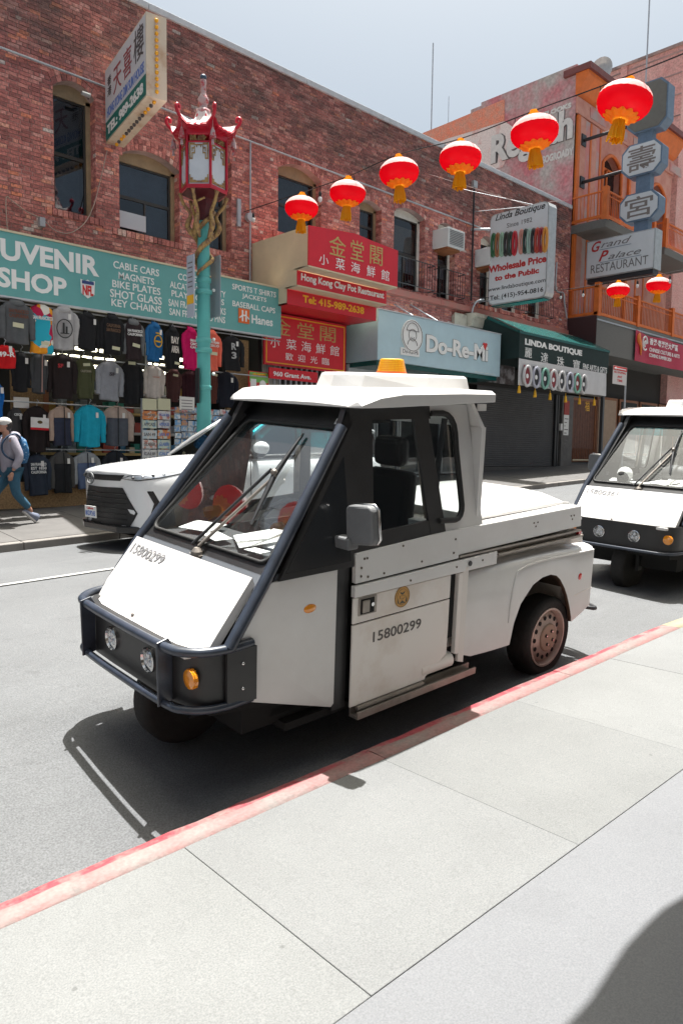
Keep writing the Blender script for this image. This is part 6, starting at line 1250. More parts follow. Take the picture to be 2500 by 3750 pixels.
    def wheel(x, y, z, R, wd, out, full=True):
        wv = P('wheel', MB(), M_tyre) if False else thing('wheel', None, None, (0, 0, 0)); wv.parent = V
        mb = MB(); mb.smooth = True; mb.lathe([(R*.70, -wd/2+.012), (R*.86, -wd/2-.004), (R*.95, -wd/2+.006), (R, -wd/2+.03), (R, wd/2-.03), (R*.95, wd/2-.006), (R*.86, wd/2+.004), (R*.70, wd/2-.012)], (x, y, z), 48, 'y', caps=not full)
        mb.smooth = False
        P('tyre', mb, M_tyre, wv)
        yo = y+out*(wd/2-.012); sgn = out
        if not full: P('hub_cap_or_shade_disc', MB().lathe([(R*.71, -wd/2+.03), (R*.71, wd/2-.03)], (x, y, z), 32, 'y'), M_cavity, wv); return wv  # black disc covers the rim, standing in for shade under the bumper
        P('rim', MB().lathe([(R*.73, 0), (R*.73, sgn*.010), (R*.685, sgn*.010), (R*.66, -sgn*.02), (R*.64, -sgn*.05), (R*.55, -sgn*.045)], (x, yo, z), 40, 'y', caps=False), M_rim, wv)
        disc = MB(); disc.smooth = True; disc.lathe([(R*.645, -sgn*.05), (R*.62, -sgn*.028), (R*.50, -sgn*.008), (R*.36, sgn*.0), (R*.34, sgn*.006)], (x, yo, z), 40, 'y', caps=False); P('disc', disc, M_rim, wv); P('brake_drum', MB().lathe([(R*.66, -sgn*.06), (R*.66, -sgn*.07)], (x, yo, z), 32, 'y'), M_cavity, wv)
        for k in range(14):
            a_ = 2*math.pi*k/14; P('vent_hole', MB().lathe([(.0165, 0), (.0165, sgn*.003)], (x+R*.50*math.cos(a_), yo-sgn*.0075, z+R*.50*math.sin(a_)), 10, 'y'), M_cavity, wv)
        P('hub_cap_or_shade_disc', MB().lathe([(R*.345, 0), (R*.345, sgn*.012), (R*.32, sgn*.018), (.01, sgn*.02)], (x, yo, z), 28, 'y'), M_hub, wv, recalc=True)
        for k in range(4):
            a_ = math.pi/4+math.pi/2*k+.3; c = (x+R*.17*math.cos(a_), yo+sgn*.018, z+R*.17*math.sin(a_)); P('wheel_nut', MB().lathe([(.013, 0), (.013, sgn*.004)], c, 8, 'y'), M_cavity, wv); P('wheel_nut', MB().lathe([(.006, 0), (.006, sgn*.012)], c, 6, 'y'), M_chrome, wv)
        return wv
    wheel(-2.64, 0, .355 if main else .30, .265, .14, -1, False); wheel(-.09, -.535, .262, .290, .165, -1); wheel(-.09, .535, .262, .290, .165, 1)
    P('fork', MB().box((-2.68, -.13, .26), (-2.60, -.10, .6)).box((-2.68, .10, .26), (-2.60, .13, .6)), M_bpan)
    P('chassis', MB().box((-2.62, -.5, .30), (.30, .5, .44)).box((-2.4, -.56, .27), (-.95, .56, .31)), M_cavity)
    P('axle', MB().tube([(-.09, -.45, .262), (-.09, .45, .262)], .04, 8), M_cavity)
    # ---- side panels near (-1) and far (+1)
    for s in (-1, 1):
        y = lambda v: s*v
        pt = lambda L, o=.0: [(x, s*(yy_+o), z) for x, yy_, z in L]
        def sheet(name, L, m, th=.012, bev=.003, **k): return P(name, MB().prism([Vector(q) for q in pt(L)], (0, -s*th, 0)), m, bev=bev, recalc=True, **k)
        sheet('front_side_panel', [(-2.64, .575, .50), (-2.135, .602, .335), (-2.115, .602, .35), (-2.115, .602, 1.075), (-2.13, .602, 1.085), (-2.545, .598, 1.062), (-2.725, .590, .82)], M_wp2)
        P('marker_lamp', MB().sph((-2.29, s*.598, .895), .042, 14, 8, (1, .28, .55)), M_amb)
        P('trim_strip', MB().hexa([(-2.63, s*.593, .665), (-2.12, s*.6045, .59), (-2.12, s*.602, .59), (-2.63, s*.592, .665), (-2.63, s*.593, .67), (-2.12, s*.6045, .665), (-2.12, s*.602, .665), (-2.63, s*.592, .67)]), M_wp2) if False else None
        P('sill', MB().box((-2.62, s*.50, .30), (-2.1, s*.56, .36)), M_bpan) if False else None
        # door pillar, black recess
        P('door_pillar', MB().box((-2.115, s*.50, .30), (-2.02, s*.585, 1.12)), M_bpan)
        P('inner_wall', MB().box((-2.10, s*.52, .32), (-1.15, s*.545, 1.10)), M_cavity)
        # lower sliding door: plain lower panel, upper panel with latch and seal
        sheet('door_panel', [(-2.02, .625, .305), (-1.42, .625, .305), (-1.42, .625, .32), (-1.235, .625, .42), (-1.235, .625, .755), (-2.02, .625, .755)], M_wpg)
        sheet('door_panel', [(-2.02, .625, .762), (-1.235, .625, .762), (-1.235, .625, .90), (-2.02, .625, .90)], M_wpg)
        sheet('header_rail', [(-2.02, .634, .905), (-.80, .634, .905), (-.80, .634, .985), (-2.02, .634, .965)], M_wp2, .03)
        sheet('belt_panel', [(-2.005, .622, .975), (-1.17, .622, .990), (-1.17, .622, 1.165), (-1.29, .622, 1.165), (-2.01, .622, 1.135)], M_wp2, .03)
        P('rocker', MB().tube([(-1.45, s*.585, .36), (-1.17, s*.585, .36)], .048, 12), M_wpg)
        P('slot', MB().box((-1.232, s*.58, .50), (-1.16, s*.60, .90)), M_cavity)
        sheet('rear_post', [(-1.165, .63, .40), (-1.10, .63, .40), (-1.10, .63, .90), (-1.165, .63, .90)], M_wpg, .03)
        P('door_rail', MB().box((-2.0, s*.60, .245), (-.99, s*.665, .262)).box((-2.0, s*.655, .262), (-.99, s*.665, .285)).box((-2.0, s*.60, .262), (-.99, s*.61, .30)), M_steel)
        P('rail_bar', MB().box((-1.98, s*.625, .285), (-1.45, s*.645, .303)), M_steel)
        for (bx, bz, bo) in ((-1.95, 1.10, .646), (-1.93, 1.10, .646), (-1.97, 1.055, .646), (-1.92, 1.0, .646), (-1.97, 1.01, .646), (-1.80, 1.0, .646), (-1.50, 1.02, .646), (-1.22, 1.03, .646), (-1.21, 1.11, .646), (-1.66, 1.13, .646), (-1.2, .945, .672), (-1.6, .93, .672), (-.95, .95, .672)): P('rivet', MB().lathe([(.0065, 0), (.0065, s*.003)], (bx, s*(bo-.0235), bz) if bo < .66 else (bx, s*.6345, bz), 8, 'y'), M_bolt)
        P('lock', MB().lathe([(.016, 0), (.016, s*.006)], (-1.075, s*.6345, .948), 14, 'y'), M_blk)
        lt = P('latch_plate', MB().box((-1.985, s*.6255, .80), (-1.855, s*.632, .895)), M_steel, bev=.002)
        P('latch_recess', MB().box((-1.975, s*.632, .807), (-1.875, s*.6335, .889)), M_cavity, lt); P('latch_paddle', MB().box((-1.965, s*.633, .815), (-1.915, s*.642, .880)), M_steel, lt, bev=.004); P('latch_lock', MB().lathe([(.011, 0), (.011, s*.008)], (-1.893, s*.6335, .852), 12, 'y'), M_chrome, lt)
        rd = (1, 0, 0) if s < 0 else (-1, 0, 0)
        if s < 0:
            sl = P('city_seal', MB().lathe([(.060, 0), (.060, s*.0015)], (-1.652, s*.6255, .845), 36, 'y'), M_seal); yk = s*.6275
            def ringp(r): return [(-1.652+r*math.cos(2*math.pi*k/28), yk, .845+r*math.sin(2*math.pi*k/28)) for k in range(29)]
            P('seal_ring', MB().tube(ringp(.057), .0012, 4).tube(ringp(.044), .0010, 4), M_sealk, sl)
            P('seal_figure', MB().prism([(-1.674, yk, .875), (-1.652, yk, .868), (-1.630, yk, .875), (-1.640, yk, .862), (-1.652, yk, .856), (-1.664, yk, .862)], (0, .001, 0)).box((-1.672, yk, .838), (-1.668, yk+.001, .852)).tube([(-1.671, yk, .838), (-1.652, yk, .832), (-1.633, yk, .838), (-1.633, yk, .852), (-1.671, yk, .852), (-1.671, yk, .838)], .0012, 4).prism([(-1.690, yk, .812), (-1.684, yk, .846), (-1.678, yk, .812)], (0, .001, 0)).prism([(-1.626, yk, .812), (-1.620, yk, .848), (-1.612, yk, .812)], (0, .001, 0)).prism([(-1.676, yk, .808), (-1.652, yk, .826), (-1.628, yk, .808)], (0, .001, 0)), M_sealk, sl)
            lettering(number, (-1.868, -.6255, .632), (1, 0, 0), (.0, 0, 1), .385, .058, M_num, V, 'lettering', .012, .0015)
        # cab side: black door frame with glass, white rear quarter
        yc = lambda z: .612-.11*(z-1.14)/.72
        def cab(name, L, m, th=.02, off=0.0, par=V, bev=0): return P(name, MB().prism([Vector((x, s*(yc(z)+off), z)) for x, z in L], (0, -s*th, 0)), m, par, bev=bev, recalc=True)
        cab('side_frame', [(-2.50, 1.07), (-2.02, 1.07), (-2.02, 1.14), (-1.98, 1.135), (-1.98, 1.86), (-1.90, 1.87), (-1.98, 1.80)], M_bpan)
        cab('quarter_glass', [(-2.46, 1.10), (-2.04, 1.10), (-2.04, 1.62)], M_glz, .004, .002)
        cab('door_frame', [(-1.98, 1.135), (-1.87, 1.135), (-1.82, 1.82), (-1.98, 1.82)], M_bpan); cab('door_frame', [(-1.98, 1.80), (-1.36, 1.80), (-1.36, 1.87), (-1.98, 1.87)], M_bpan, .02, .002); cab('door_frame', [(-1.50, 1.80), (-1.375, 1.80), (-1.29, 1.165), (-1.42, 1.16)], M_bpan, .02, .003); cab('door_frame', [(-1.87, 1.135), (-1.41, 1.15), (-1.41, 1.24), (-1.87, 1.22)], M_bpan, .02, .001)
        cab('side_window', [(-1.865, 1.22), (-1.42, 1.24), (-1.47, 1.80), (-1.83, 1.80)], M_sideg, .004, -.01)
        cab('window_bar', [(-1.49, 1.80), (-1.455, 1.80), (-1.40, 1.25), (-1.445, 1.25)], M_steel, .006, -.012)
        # quarter panel with D-shaped window opening
        Lq = []
        D_ = [(-1.345, 1.23)]+[(-1.20+.07*math.sin(t), 1.30-.08*math.cos(t)) for t in [math.pi/2*k/4 for k in range(5)]]+[(-1.15+.02*0, 1.62)]+[(-1.25+.10*math.cos(t), 1.72+.11*math.sin(t)) for t in [math.pi/2*k/4 for k in range(5)]]+[(-1.355, 1.83)]
        D_ = [(x, z) for x, z in D_]
        xr = lambda z: -.935-.09*(z-1.17)/.7
        mb = MB(); o_ = [(xr(z), z) for x, z in D_]; o_[0] = (-1.29+.0, 1.165); o_[0] = (-1.29, 1.16); o_[-1] = (-1.36, 1.88)
        oz = [(-1.30, 1.16), (-1.22, 1.16), (-1.12, 1.16), (-1.04, 1.16), (xr(1.17), 1.16), (xr(1.3), 1.30), (xr(1.6), 1.6), (xr(1.72), 1.72), (xr(1.80), 1.80), (xr(1.88), 1.88), (-1.12, 1.88), (-1.24, 1.88), (-1.37, 1.88)]
        inn_ = D_
        k_ = min(len(oz), len(inn_)); vs = [(x, s*yc(z), z) for x, z in oz[:k_]]+[(x, s*yc(z), z) for x, z in inn_[:k_]]
        mb.add(vs, [(i, i+1, k_+i+1, k_+i) for i in range(k_-1)]); mb.add([(x, yy_-s*.02, z) for x, yy_, z in vs], [(i, k_+i, k_+i+1, i+1) for i in range(k_-1)])
        P('quarter_panel', mb, M_wp2)
        P('quarter_window', MB().prism([(x, s*(yc(z)-.006), z) for x, z in D_], (0, -s*.003, 0)), M_sideg, recalc=True)
        P('quarter_seal', MB().tube([(x, s*(yc(z)+.004), z) for x, z in D_], .017, 8), M_rub)
    # rear cab wall with window
    P('rear_wall', MB().box((-.99, -.60, 1.05), (-.955, .60, 1.22)).hexa([(-.99, -.59, 1.75), (-.955, -.59, 1.75), (-.955, .59, 1.75), (-.99, .59, 1.75), (-1.03, -.52, 1.90), (-.99, -.52, 1.90), (-.99, .52, 1.90), (-1.03, .52, 1.90)]).box((-.995, -.60, 1.22), (-.955, -.50, 1.75)).box((-.995, .50, 1.22), (-.955, .60, 1.75)), M_wp2)
    P('rear_window', MB().box((-.975, -.50, 1.22), (-.97, .50, 1.75)), M_sideg)
    # ---- roof
    rf = MB(); rings = []
    for (x, hw, z, e) in ((-1.985, .50, 1.862, 0), (-1.96, .575, 1.885, .012), (-1.86, .615, 1.925, .03), (-1.70, .62, 1.945, .04), (-1.2, .62, 1.955, .045), (-.90, .615, 1.955, .045), (-.885, .60, 1.95, .04)):
        zb2 = 1.862+max(0, (x+1.95))*.035
        rings.append([(x, -hw, zb2), (x, -hw, max(z-.012, zb2+.004)), (x+0, -hw+.03, max(z+.008, zb2+.008)), (x, -.25, z+.016), (x, .25, z+.016), (x, hw-.03, max(z+.008, zb2+.008)), (x, hw, max(z-.012, zb2+.004)), (x, hw, zb2)])
    rf.loft(rings); P('roof', rf, M_wp2, bev=.008, recalc=True)
    pod = [(-.82, -.36), (-1.10, -.37), (-1.22, -.36), (-1.60, -.20), (-1.66, 0), (-1.60, .20), (-1.22, .36), (-1.10, .37), (-.82, .36)]
    P('roof_pod', MB().loft([[(x, y, 1.955) for x, y in pod], [(x+.03 if x < -1 else x, y*.93, 2.035) for x, y in pod], [(x+.05 if x < -1 else x-.01, y*.88, 2.046) for x, y in pod]]), M_wp2, bev=.006, recalc=True)
    P('drip_bracket', MB().box((-1.0, -.575, 1.845), (-.93, -.56, 1.885)), M_wp2)
    if main:
        bc_ = P('beacon', MB().lathe([(.095, 2.046), (.095, 2.062)], (-1.15, 0, 0), 24), M_org); P('lens', MB().lathe([(.092, 2.062), (.090, 2.07), (.074, 2.135), (.066, 2.139)], (-1.15, 0, 0), 24), M_beac, bc_)
        for i in range(6): P('lens_rib', MB().lathe([(.0915-.0028*i, 2.070+i*.0105), (.0915-.0028*i, 2.073+i*.0105)], (-1.15, 0, 0), 24), M_amb, bc_)
    lettering('DPW', gl(-.86, .985)+gn_*.012, (0, -1, 0), (.68, 0, .73), .052, .022, M_num, V, 'lettering', .01, .001); P('sticker', MB().prism([gl(-.84, .975)+gn_*.010, gl(-1.0, .975)+gn_*.010, gl(-1.0, 1.02)+gn_*.010, gl(-.84, 1.02)+gn_*.010], -gn_*.001), M_wht)
    # ---- wipers
    w0_ = gl(0.02, -.035)+gn_*.03; w1_ = gl(-.41, .55)+gn_*.035
    P('wiper_motor', MB().lathe([(.035, 0), (.03, .03), (.015, .05)], tuple(gl(-.03, -.09)+gn_*.0), 12).box(tuple(gl(.08, -.07)), tuple(gl(-.10, -.11)+Vector((0, 0, .025)))), M_steel)
    for o_ in (-.012, .016): P('wiper_arm', MB().tube([w0_+Vector((0, o_*2.2, 0)), w1_+Vector((0, o_*1.2, o_))], .0095, 6), M_steel if o_ < 0 else M_blk)
    b0 = gl(-.42, .87)+gn_*.018; b1 = gl(-.50, .20)+gn_*.012; P('wiper_blade', MB().tube([b0, w1_-gn_*.01, b1], [.007, .017, .007], 6), M_blk); P('wiper_joint', MB().sph(w1_, .02, 8, 6), M_steel)
    # ---- mirror on near side and far side
    for s in ((-1, 1) if main else (1,)):
        mx = -2.12; my = s*.745
        rr_ = [(mx-.01, s*.665, 1.235), (mx-.015, s*.66, 1.385), (mx-.015, s*.68, 1.405), (mx, s*.80, 1.415), (mx, s*.825, 1.395), (mx+.01, s*.835, 1.25), (mx+.01, s*.82, 1.225), (mx, s*.69, 1.205)]
        P('mirror', MB().prism(rr_, (.05, 0, 0)), M_mir, bev=.014, seg=3, recalc=True); P('mirror_arm', MB().box((mx-.02, s*.58, 1.18), (mx+.05, s*.70, 1.24)), M_mir, bev=.01); P('mirror_rim', MB().tube([Vector(q)+Vector((.05, 0, 0)) for q in rr_]+[Vector(rr_[0])+Vector((.05, 0, 0))], .007, 6), M_chrome)
    # ---- cargo box, lid, fenders
    xr2 = .215
    P('cargo_box', MB().hexa([(-1.17, -.615, 1.005), (xr2+.02, -.615, 1.025), (xr2+.02, .615, 1.025), (-1.17, .615, 1.005), (-1.17, -.615, 1.165), (xr2, -.615, 1.175), (xr2, .615, 1.175), (-1.17, .615, 1.165)]), M_wp2, bev=.006)
    lid = MB(); lid.smooth = True; rings = []
    for (x, z, k) in ((-.93, 1.168, .97), (-.92, 1.195, .97), (-.86, 1.21, .95), (-.5, 1.245, .94), (-.1, 1.265, .93), (.07, 1.262, .91), (.17, 1.235, .89), (.205, 1.19, .93), (.21, 1.178, .94)):
        hw = .555*k; rings.append([(x, -hw, 1.1755), (x, -hw, min(z, 1.192)), (x, -hw+.03, max(1.18, z-.035)), (x, -hw+.13, z-.012), (x, -.2, z), (x, .2, z), (x, hw-.13, z-.012), (x, hw-.03, max(1.18, z-.035)), (x, hw, min(z, 1.192)), (x, hw, 1.1755)])
    lid.loft(rings); P('cargo_lid', lid, M_wp2, recalc=True)
    P('rub_rail', MB().box((-1.16, -.625, .992), (.22, .625, 1.003)), M_steel); P('bed_side', MB().box((-1.16, -.60, .95), (.20, .60, .992)), M_steel)
    for s in (-1, 1): P('rub_rail', MB().box((-.79, s*.64, .955), (.23, s*.605, .968)), M_steel)
    P('tail_lamp', MB().box((.20, -.62, .955), (.235, -.59, .99)), M_redl)
    for (bx, bz) in ((-.36, 1.09), (-.385, 1.115), (-.34, 1.115), (.10, 1.09), (.08, 1.115), (.12, 1.115)): P('rivet', MB().lathe([(.006, 0), (.006, -.003)], (bx, -.6155, bz), 8, 'y'), M_bolt)
    arch = [(-.635, .345), (-.631, .36), (-.60, .485), (-.538, .602), (-.41, .709), (-.30, .742), (-.199, .746), (-.12, .725), (-.069, .69), (.0, .615), (.043, .552), (.09, .46), (.122, .38), (.126, .345)]
    for s in (-1, 1):
        prof = lambda x: .66+(0.0 if x > -.72 else -.035*min(1, (-.72-x)/.25))
        outr = [(-1.13, .34), (-1.16, .42), (-1.16, .60), (-1.155, .88), (-.83, .895), (-.70, .905), (-.45, .905), (-.2, .90), (-.05, .895), (.10, .89), (.25, .885), (.375, .865), (.39, .70), (.40, .44)]
        # strip between arch and outline, made of columns
        up_ = []; 
        cols = [(-1.155, .40, .89), (-1.0, .345, .895), (-.80, .345, .90), (-.635, .345, .905), (-.60, .485, .905), (-.538, .602, .905), (-.41, .709, .905), (-.30, .742, .903), (-.199, .746, .902), (-.12, .725, .90), (-.069, .69, .898), (0, .615, .895), (.043, .552, .892), (.09, .46, .89), (.122, .38, .888), (.13, .345, .887), (.25, .38, .885), (.37, .425, .875)]
        mb = MB(); rws = []
        for (x, zl_, zh_) in cols:
            yo = prof(x); zs_ = zh_-.045
            rws.append([(x, s*(yo-.0), zl_), (x, s*yo, zl_*.5+zs_*.5), (x, s*yo, zs_), (x, s*(yo-.018), zh_-.012), (x, s*(yo-.05), zh_), (x, s*(yo-.10), zh_+.008), (x, s*(yo-.105), .955)])
        n = 7; mb.smooth = True
        mb.add([q for r in rws for q in r], [(k*n+i, (k+1)*n+i, (k+1)*n+i+1, k*n+i+1) if s < 0 else (k*n+i+1, (k+1)*n+i+1, (k+1)*n+i, k*n+i) for k in range(len(rws)-1) for i in range(n-1)])
        # front face of the flared part, rear face
        e = rws[-1]; mb.smooth = False; mb.add([tuple(q) for q in e]+[(.375, s*.3, q[2]) for q in e], [(i, n+i, n+i+1, i+1) if s < 0 else (i+1, n+i+1, n+i, i) for i in range(n-1)])
        P('fender', mb, M_wp2)
        am = MB(); am.smooth = True; inr = [(-.635, .345), (-.60, .485), (-.538, .602), (-.41, .709), (-.30, .742), (-.199, .746), (-.12, .725), (-.069, .69), (0, .615), (.043, .552), (.09, .46), (.122, .38), (.13, .345)]
        am.loft([[(x, s*.659, z) for x, z in inr], [(x, s*.632, z-.004) for x, z in inr], [(x+(.10 if x > -.25 else -.04)*min(1, abs(x+.25)/.3), s*.628, z+.015) for x, z in inr], [(x+(.10 if x > -.25 else -.04)*min(1, abs(x+.25)/.3), s*.25, z+.015) for x, z in inr]], False, False); P('wheel_well', am, mat('muddy wheel well', (.10, .06, .035), .9, var=.4, vs=12) if main and s < 0 else M_cavity)
        P('fender_ridge', MB().tube(chain([(-.66, s*.658, .50), (-.655, s*.660, .62), (-.62, s*.661, .80), (-.55, s*.660, .845), (-.3, s*.660, .86), (.36, s*.660, .845)], 4), .007, 6), M_wp2)
        P('marker_lamp', MB().sph((.20, s*.66, .668), .026, 12, 7, (1, .35, 1)), M_redl)
        P('skirt_seam', MB().hexa([(.135, s*.661, .535), (.38, s*.661, .555), (.38, s*.655, .555), (.135, s*.655, .535), (.135, s*.661, .54), (.38, s*.661, .56), (.38, s*.655, .56), (.135, s*.655, .54)]), M_wpg)
        P('door_stop', MB().prism([(-1.13, s*.63, .345), (-1.09, s*.64, .335), (-1.09, s*.64, .93), (-1.13, s*.63, .93)], (0, -s*.02, 0)), M_wpg, recalc=True)
    P('cargo_floor', MB().box((-1.15, -.56, .42), (-.66, .56, .99)).box((.13, -.56, .42), (.37, .56, .9)).box((-.66, -.56, .76), (.13, .56, .99)), M_wpg)
    P('step', MB().tube(chain([(.36, -.50, .40), (.44, -.66, .385), (.50, -.60, .385), (.55, -.40, .39), (.50, -.2, .395), (.36, -.1, .40)], 4), .016, 8), M_blk)
    P('step', MB().box((.40, -.60, .378), (.52, -.22, .392)), M_blk)
    # ---- inside
    P('floor', MB().box((-2.45, -.5, .34), (-.98, .5, .38)), M_cavity)
    P('dashboard', MB().hexa([(-2.52, -.52, .90), (-2.15, -.52, .85), (-2.15, .52, .85), (-2.52, .52, .90), (-2.50, -.52, 1.12), (-2.17, -.52, 1.14), (-2.17, .52, 1.14), (-2.50, .52, 1.12)]), M_dash, bev=.02)
    st = P('seat', MB().box((-1.62, -.25, .75), (-1.15, .25, .92)), M_seat, bev=.04, seg=3)
    P('seat_back', MB().hexa([(-1.26, -.23, .90), (-1.13, -.23, .90), (-1.13, .23, .90), (-1.26, .23, .90), (-1.16, -.20, 1.45), (-1.05, -.20, 1.45), (-1.05, .20, 1.45), (-1.16, .20, 1.45)]), M_seat, st, bev=.05, seg=3); P('headrest', MB().box((-1.17, -.13, 1.47), (-1.07, .13, 1.66)), M_seat, st, bev=.045, seg=3)
    P('steering_wheel', MB().tube([(-2.02+.10*math.sin(2*math.pi*k/24), .19*math.cos(2*math.pi*k/24), 1.16+.155*math.sin(2*math.pi*k/24)) for k in range(25)], .014, 8).tube([(-2.02, -.18, 1.16), (-2.03, 0, 1.15), (-2.02, .18, 1.16)], .018, 6).sph((-2.03, 0, 1.15), .055, 10, 7), M_blk)
    P('steering_column', MB().tube([(-2.03, 0, 1.15), (-2.25, 0, .95)], .03, 8), M_blk)
    rr_ = random.Random(4 if main else 8)
    for (x, y, w_, d_, rz, tl) in ((-2.33, .30, .22, .16, .3, .1), (-2.30, -.16, .30, .20, -.5, .15), (-2.25, -.30, .24, .18, .2, .3), (-2.42, -.34, .12, .07, .1, .0), (-2.40, .05, .20, .10, -.2, .02)):
        c_, s_ = math.cos(rz), math.sin(rz); q = lambda a_, b_, z_: (x+a_*c_-b_*s_, y+a_*s_+b_*c_, 1.150+z_+tl*(a_+d_/2))
        P('paper', MB().hexa([q(-d_/2, -w_/2, 0), q(d_/2, -w_/2, 0), q(d_/2, w_/2, 0), q(-d_/2, w_/2, 0), q(-d_/2, -w_/2, .004), q(d_/2, -w_/2, .004), q(d_/2, w_/2, .004), q(-d_/2, w_/2, .004)]), M_paper)
    if main:
        P('air_freshener', MB().prism([(-2.18, -.585, 1.10), (-2.13, -.585, 1.12), (-2.10, -.585, 1.10), (-2.11, -.585, 1.15), (-2.12, -.585, 1.20), (-2.14, -.585, 1.24), (-2.16, -.585, 1.20), (-2.17, -.585, 1.14)], (0, -.003, 0)), M_grey)
        P('seat_belt', MB().tube([(-1.22, -.50, 1.80), (-1.25, -.49, 1.5), (-1.24, -.48, 1.1)], .018, 5), M_blk)
    else:
        P('helmet', MB().sph((-2.33, .26, 1.22), .085, 14, 10, (1, 1, 1.0)), M_paper); P('helmet', MB().sph((-2.37, .26, 1.20), .07, 12, 8), M_cavity)
        P('steering_wheel', MB().sph((-2.1, -.2, 1.25), .16, 14, 8, (.7, 1, .6)), M_dash)
    return V
def frame(o, X, Y, Z): return Matrix(((X[0], Y[0], Z[0], o[0]), (X[1], Y[1], Z[1], o[1]), (X[2], Y[2], Z[2], o[2]), (0, 0, 0, 1)))
vehicle(frame((4.672722, 3.278045, .114133), (.998512, -.016576, .051954), (.012335, .996645, .080915), (-.053120, -.080154, .995366)), 'white three-wheeled enforcement vehicle with amber beacon and front bar, nearest', '15800299')
vehicle(frame((10.166, 3.39, .257), (.998868, -.028441, .038119), (.026694, .998603, .045602), (-.039362, -.044533, .998232)), 'second white three-wheeled enforcement vehicle behind, cut by the right edge', '15800361', False)
# ================================================================== parked white SUV (nose towards -x)
def suv():
    cx_, cy_ = 4.60, 9.74; zg_ = road_z(cx_+1, 9.0)
    V = thing('parked_car', 'white SUV with black lower grille parked at the far kerb before the souvenir shop', 'car', Matrix.Translation((cx_, cy_, zg_-.04)) @ Matrix.Rotation(-.035, 4, 'Y'))
    M_c = mat('white car paint', (.72, .73, .74), .22, coat=.6); M_g = mat('gloss black trim', (.01, .01, .011), .25); M_gm = mat('grille mesh', (.012, .012, .013), .5, bump=.6, bs=160); M_car = glass_mat('car glass', (.30, .36, .36), 1.6)
    P = lambda name, mb, m, par=V, **k: mb.build(name, m, par, **k)
    # lower body: sections along x; each list goes from centre bottom round the near side up to the centre line
    secs = [ # x, [(y, z)...]  9 points
     (.02, [(0, .30), (.55, .30), (.70, .32), (.74, .45), (.75, .75), (.74, .95), (.70, 1.05), (.50, 1.08), (0, 1.10)]),
     (.10, [(0, .26), (.70, .26), (.86, .30), (.89, .45), (.89, .75), (.87, .95), (.82, 1.06), (.55, 1.105), (0, 1.125)]),
     (.35, [(0, .24), (.80, .24), (.94, .30), (.96, .45), (.965, .75), (.955, .94), (.89, 1.08), (.62, 1.155), (0, 1.18)]),
     (.90, [(0, .24), (.85, .24), (.965, .30), (.985, .50), (.985, .80), (.97, .95), (.91, 1.12), (.64, 1.20), (0, 1.225)]),
     (1.35, [(0, .24), (.85, .24), (.965, .30), (.98, .50), (.98, .80), (.965, .97), (.91, 1.15), (.66, 1.235), (0, 1.26)]),
     (1.80, [(0, .24), (.85, .24), (.965, .30), (.97, .50), (.97, .80), (.96, 1.0), (.91, 1.18), (.72, 1.26), (0, 1.29)]),
     (3.6, [(0, .24), (.85, .24), (.965, .30), (.97, .50), (.97, .80), (.96, 1.0), (.90, 1.20), (.70, 1.24), (0, 1.26)]),
     (4.7, [(0, .26), (.85, .26), (.95, .34), (.97, .50), (.97, .80), (.95, 1.0), (.88, 1.17), (.70, 1.2), (0, 1.2)]),
     (5.08, [(0, .40), (.70, .40), (.85, .42), (.87, .55), (.87, .80), (.86, 1.0), (.80, 1.12), (.60, 1.15), (0, 1.15)])]
    rings = []
    for x, L in secs: 
        r = [(x+.0, -y, z) for y, z in L]+[(x, y, z) for y, z in L[::-1]]; r = [q for i, q in enumerate(r) if i not in (9, 17)]; 
        if x < .2: r = [(q[0]+.22*(abs(q[1])/.9)**3, q[1], q[2]) for q in r]
        rings.append(r)
    mb = MB(); mb.smooth = True; mb.loft(rings); o = P('body', mb, M_c, recalc=True); sb_ = o.modifiers.new('subdivision', 'SUBSURF'); sb_.levels = 2; sb_.render_levels = 2
    from mathutils.bvhtree import BVHTree
    bpy.context.view_layer.update(); dg = bpy.context.evaluated_depsgraph_get(); ev = o.evaluated_get(dg); bv = BVHTree.FromPolygons([v.co.copy() for v in ev.data.vertices], [tuple(p.vertices) for p in ev.data.polygons])
    def skin(name, L, m, par=V, mode='front', s=1, out=.006, k=5):
        # L: outline in (y, z) seen from the front, or (d, z) along the corner diagonal
        L2 = []
        for i in range(len(L)):
            a_, b_ = L[i], L[(i+1) % len(L)]
            for j in range(k): L2.append((a_[0]+(b_[0]-a_[0])*j/k, a_[1]+(b_[1]-a_[1])*j/k))
        c0 = (sum(q[0] for q in L)/len(L), sum(q[1] for q in L)/len(L))
        def hit(u, z):
            if mode == 'front': og, dr = Vector((-3, u, z)), Vector((1, 0, 0))
            else: dr = Vector((.60, -s*.80, 0)); og = Vector((.45, s*.80, z))+Vector((.80, s*.60, 0))*u-dr*3
            h = bv.ray_cast(og, dr); return (h[0]+h[1]*out) if h[0] is not None else og+dr*3
        rings_ = []
        for f_ in (1.0, .75, .5, .25): rings_.append([hit(c0[0]+(u-c0[0])*f_, c0[1]+(z-c0[1])*f_) for u, z in L2])
        mb = MB(); mb.smooth = True; n = len(L2); vs = [tuple(q) for r in rings_ for q in r]+[tuple(hit(*c0))]
        fs_ = [(r*n+i, r*n+(i+1) % n, (r+1)*n+(i+1) % n, (r+1)*n+i) for r in range(3) for i in range(n)]+[(3*n+i, 3*n+(i+1) % n, 4*n) for i in range(n)]
        mb.add(vs, fs_); return P(name, mb, m, par), hit
    # cabin
    gh = [(1.68, .84, 1.24, .80, 1.26), (2.60, .87, 1.22, .66, 1.80), (3.3, .87, 1.22, .68, 1.84), (4.3, .86, 1.22, .66, 1.80), (4.95, .80, 1.18, .60, 1.60)]
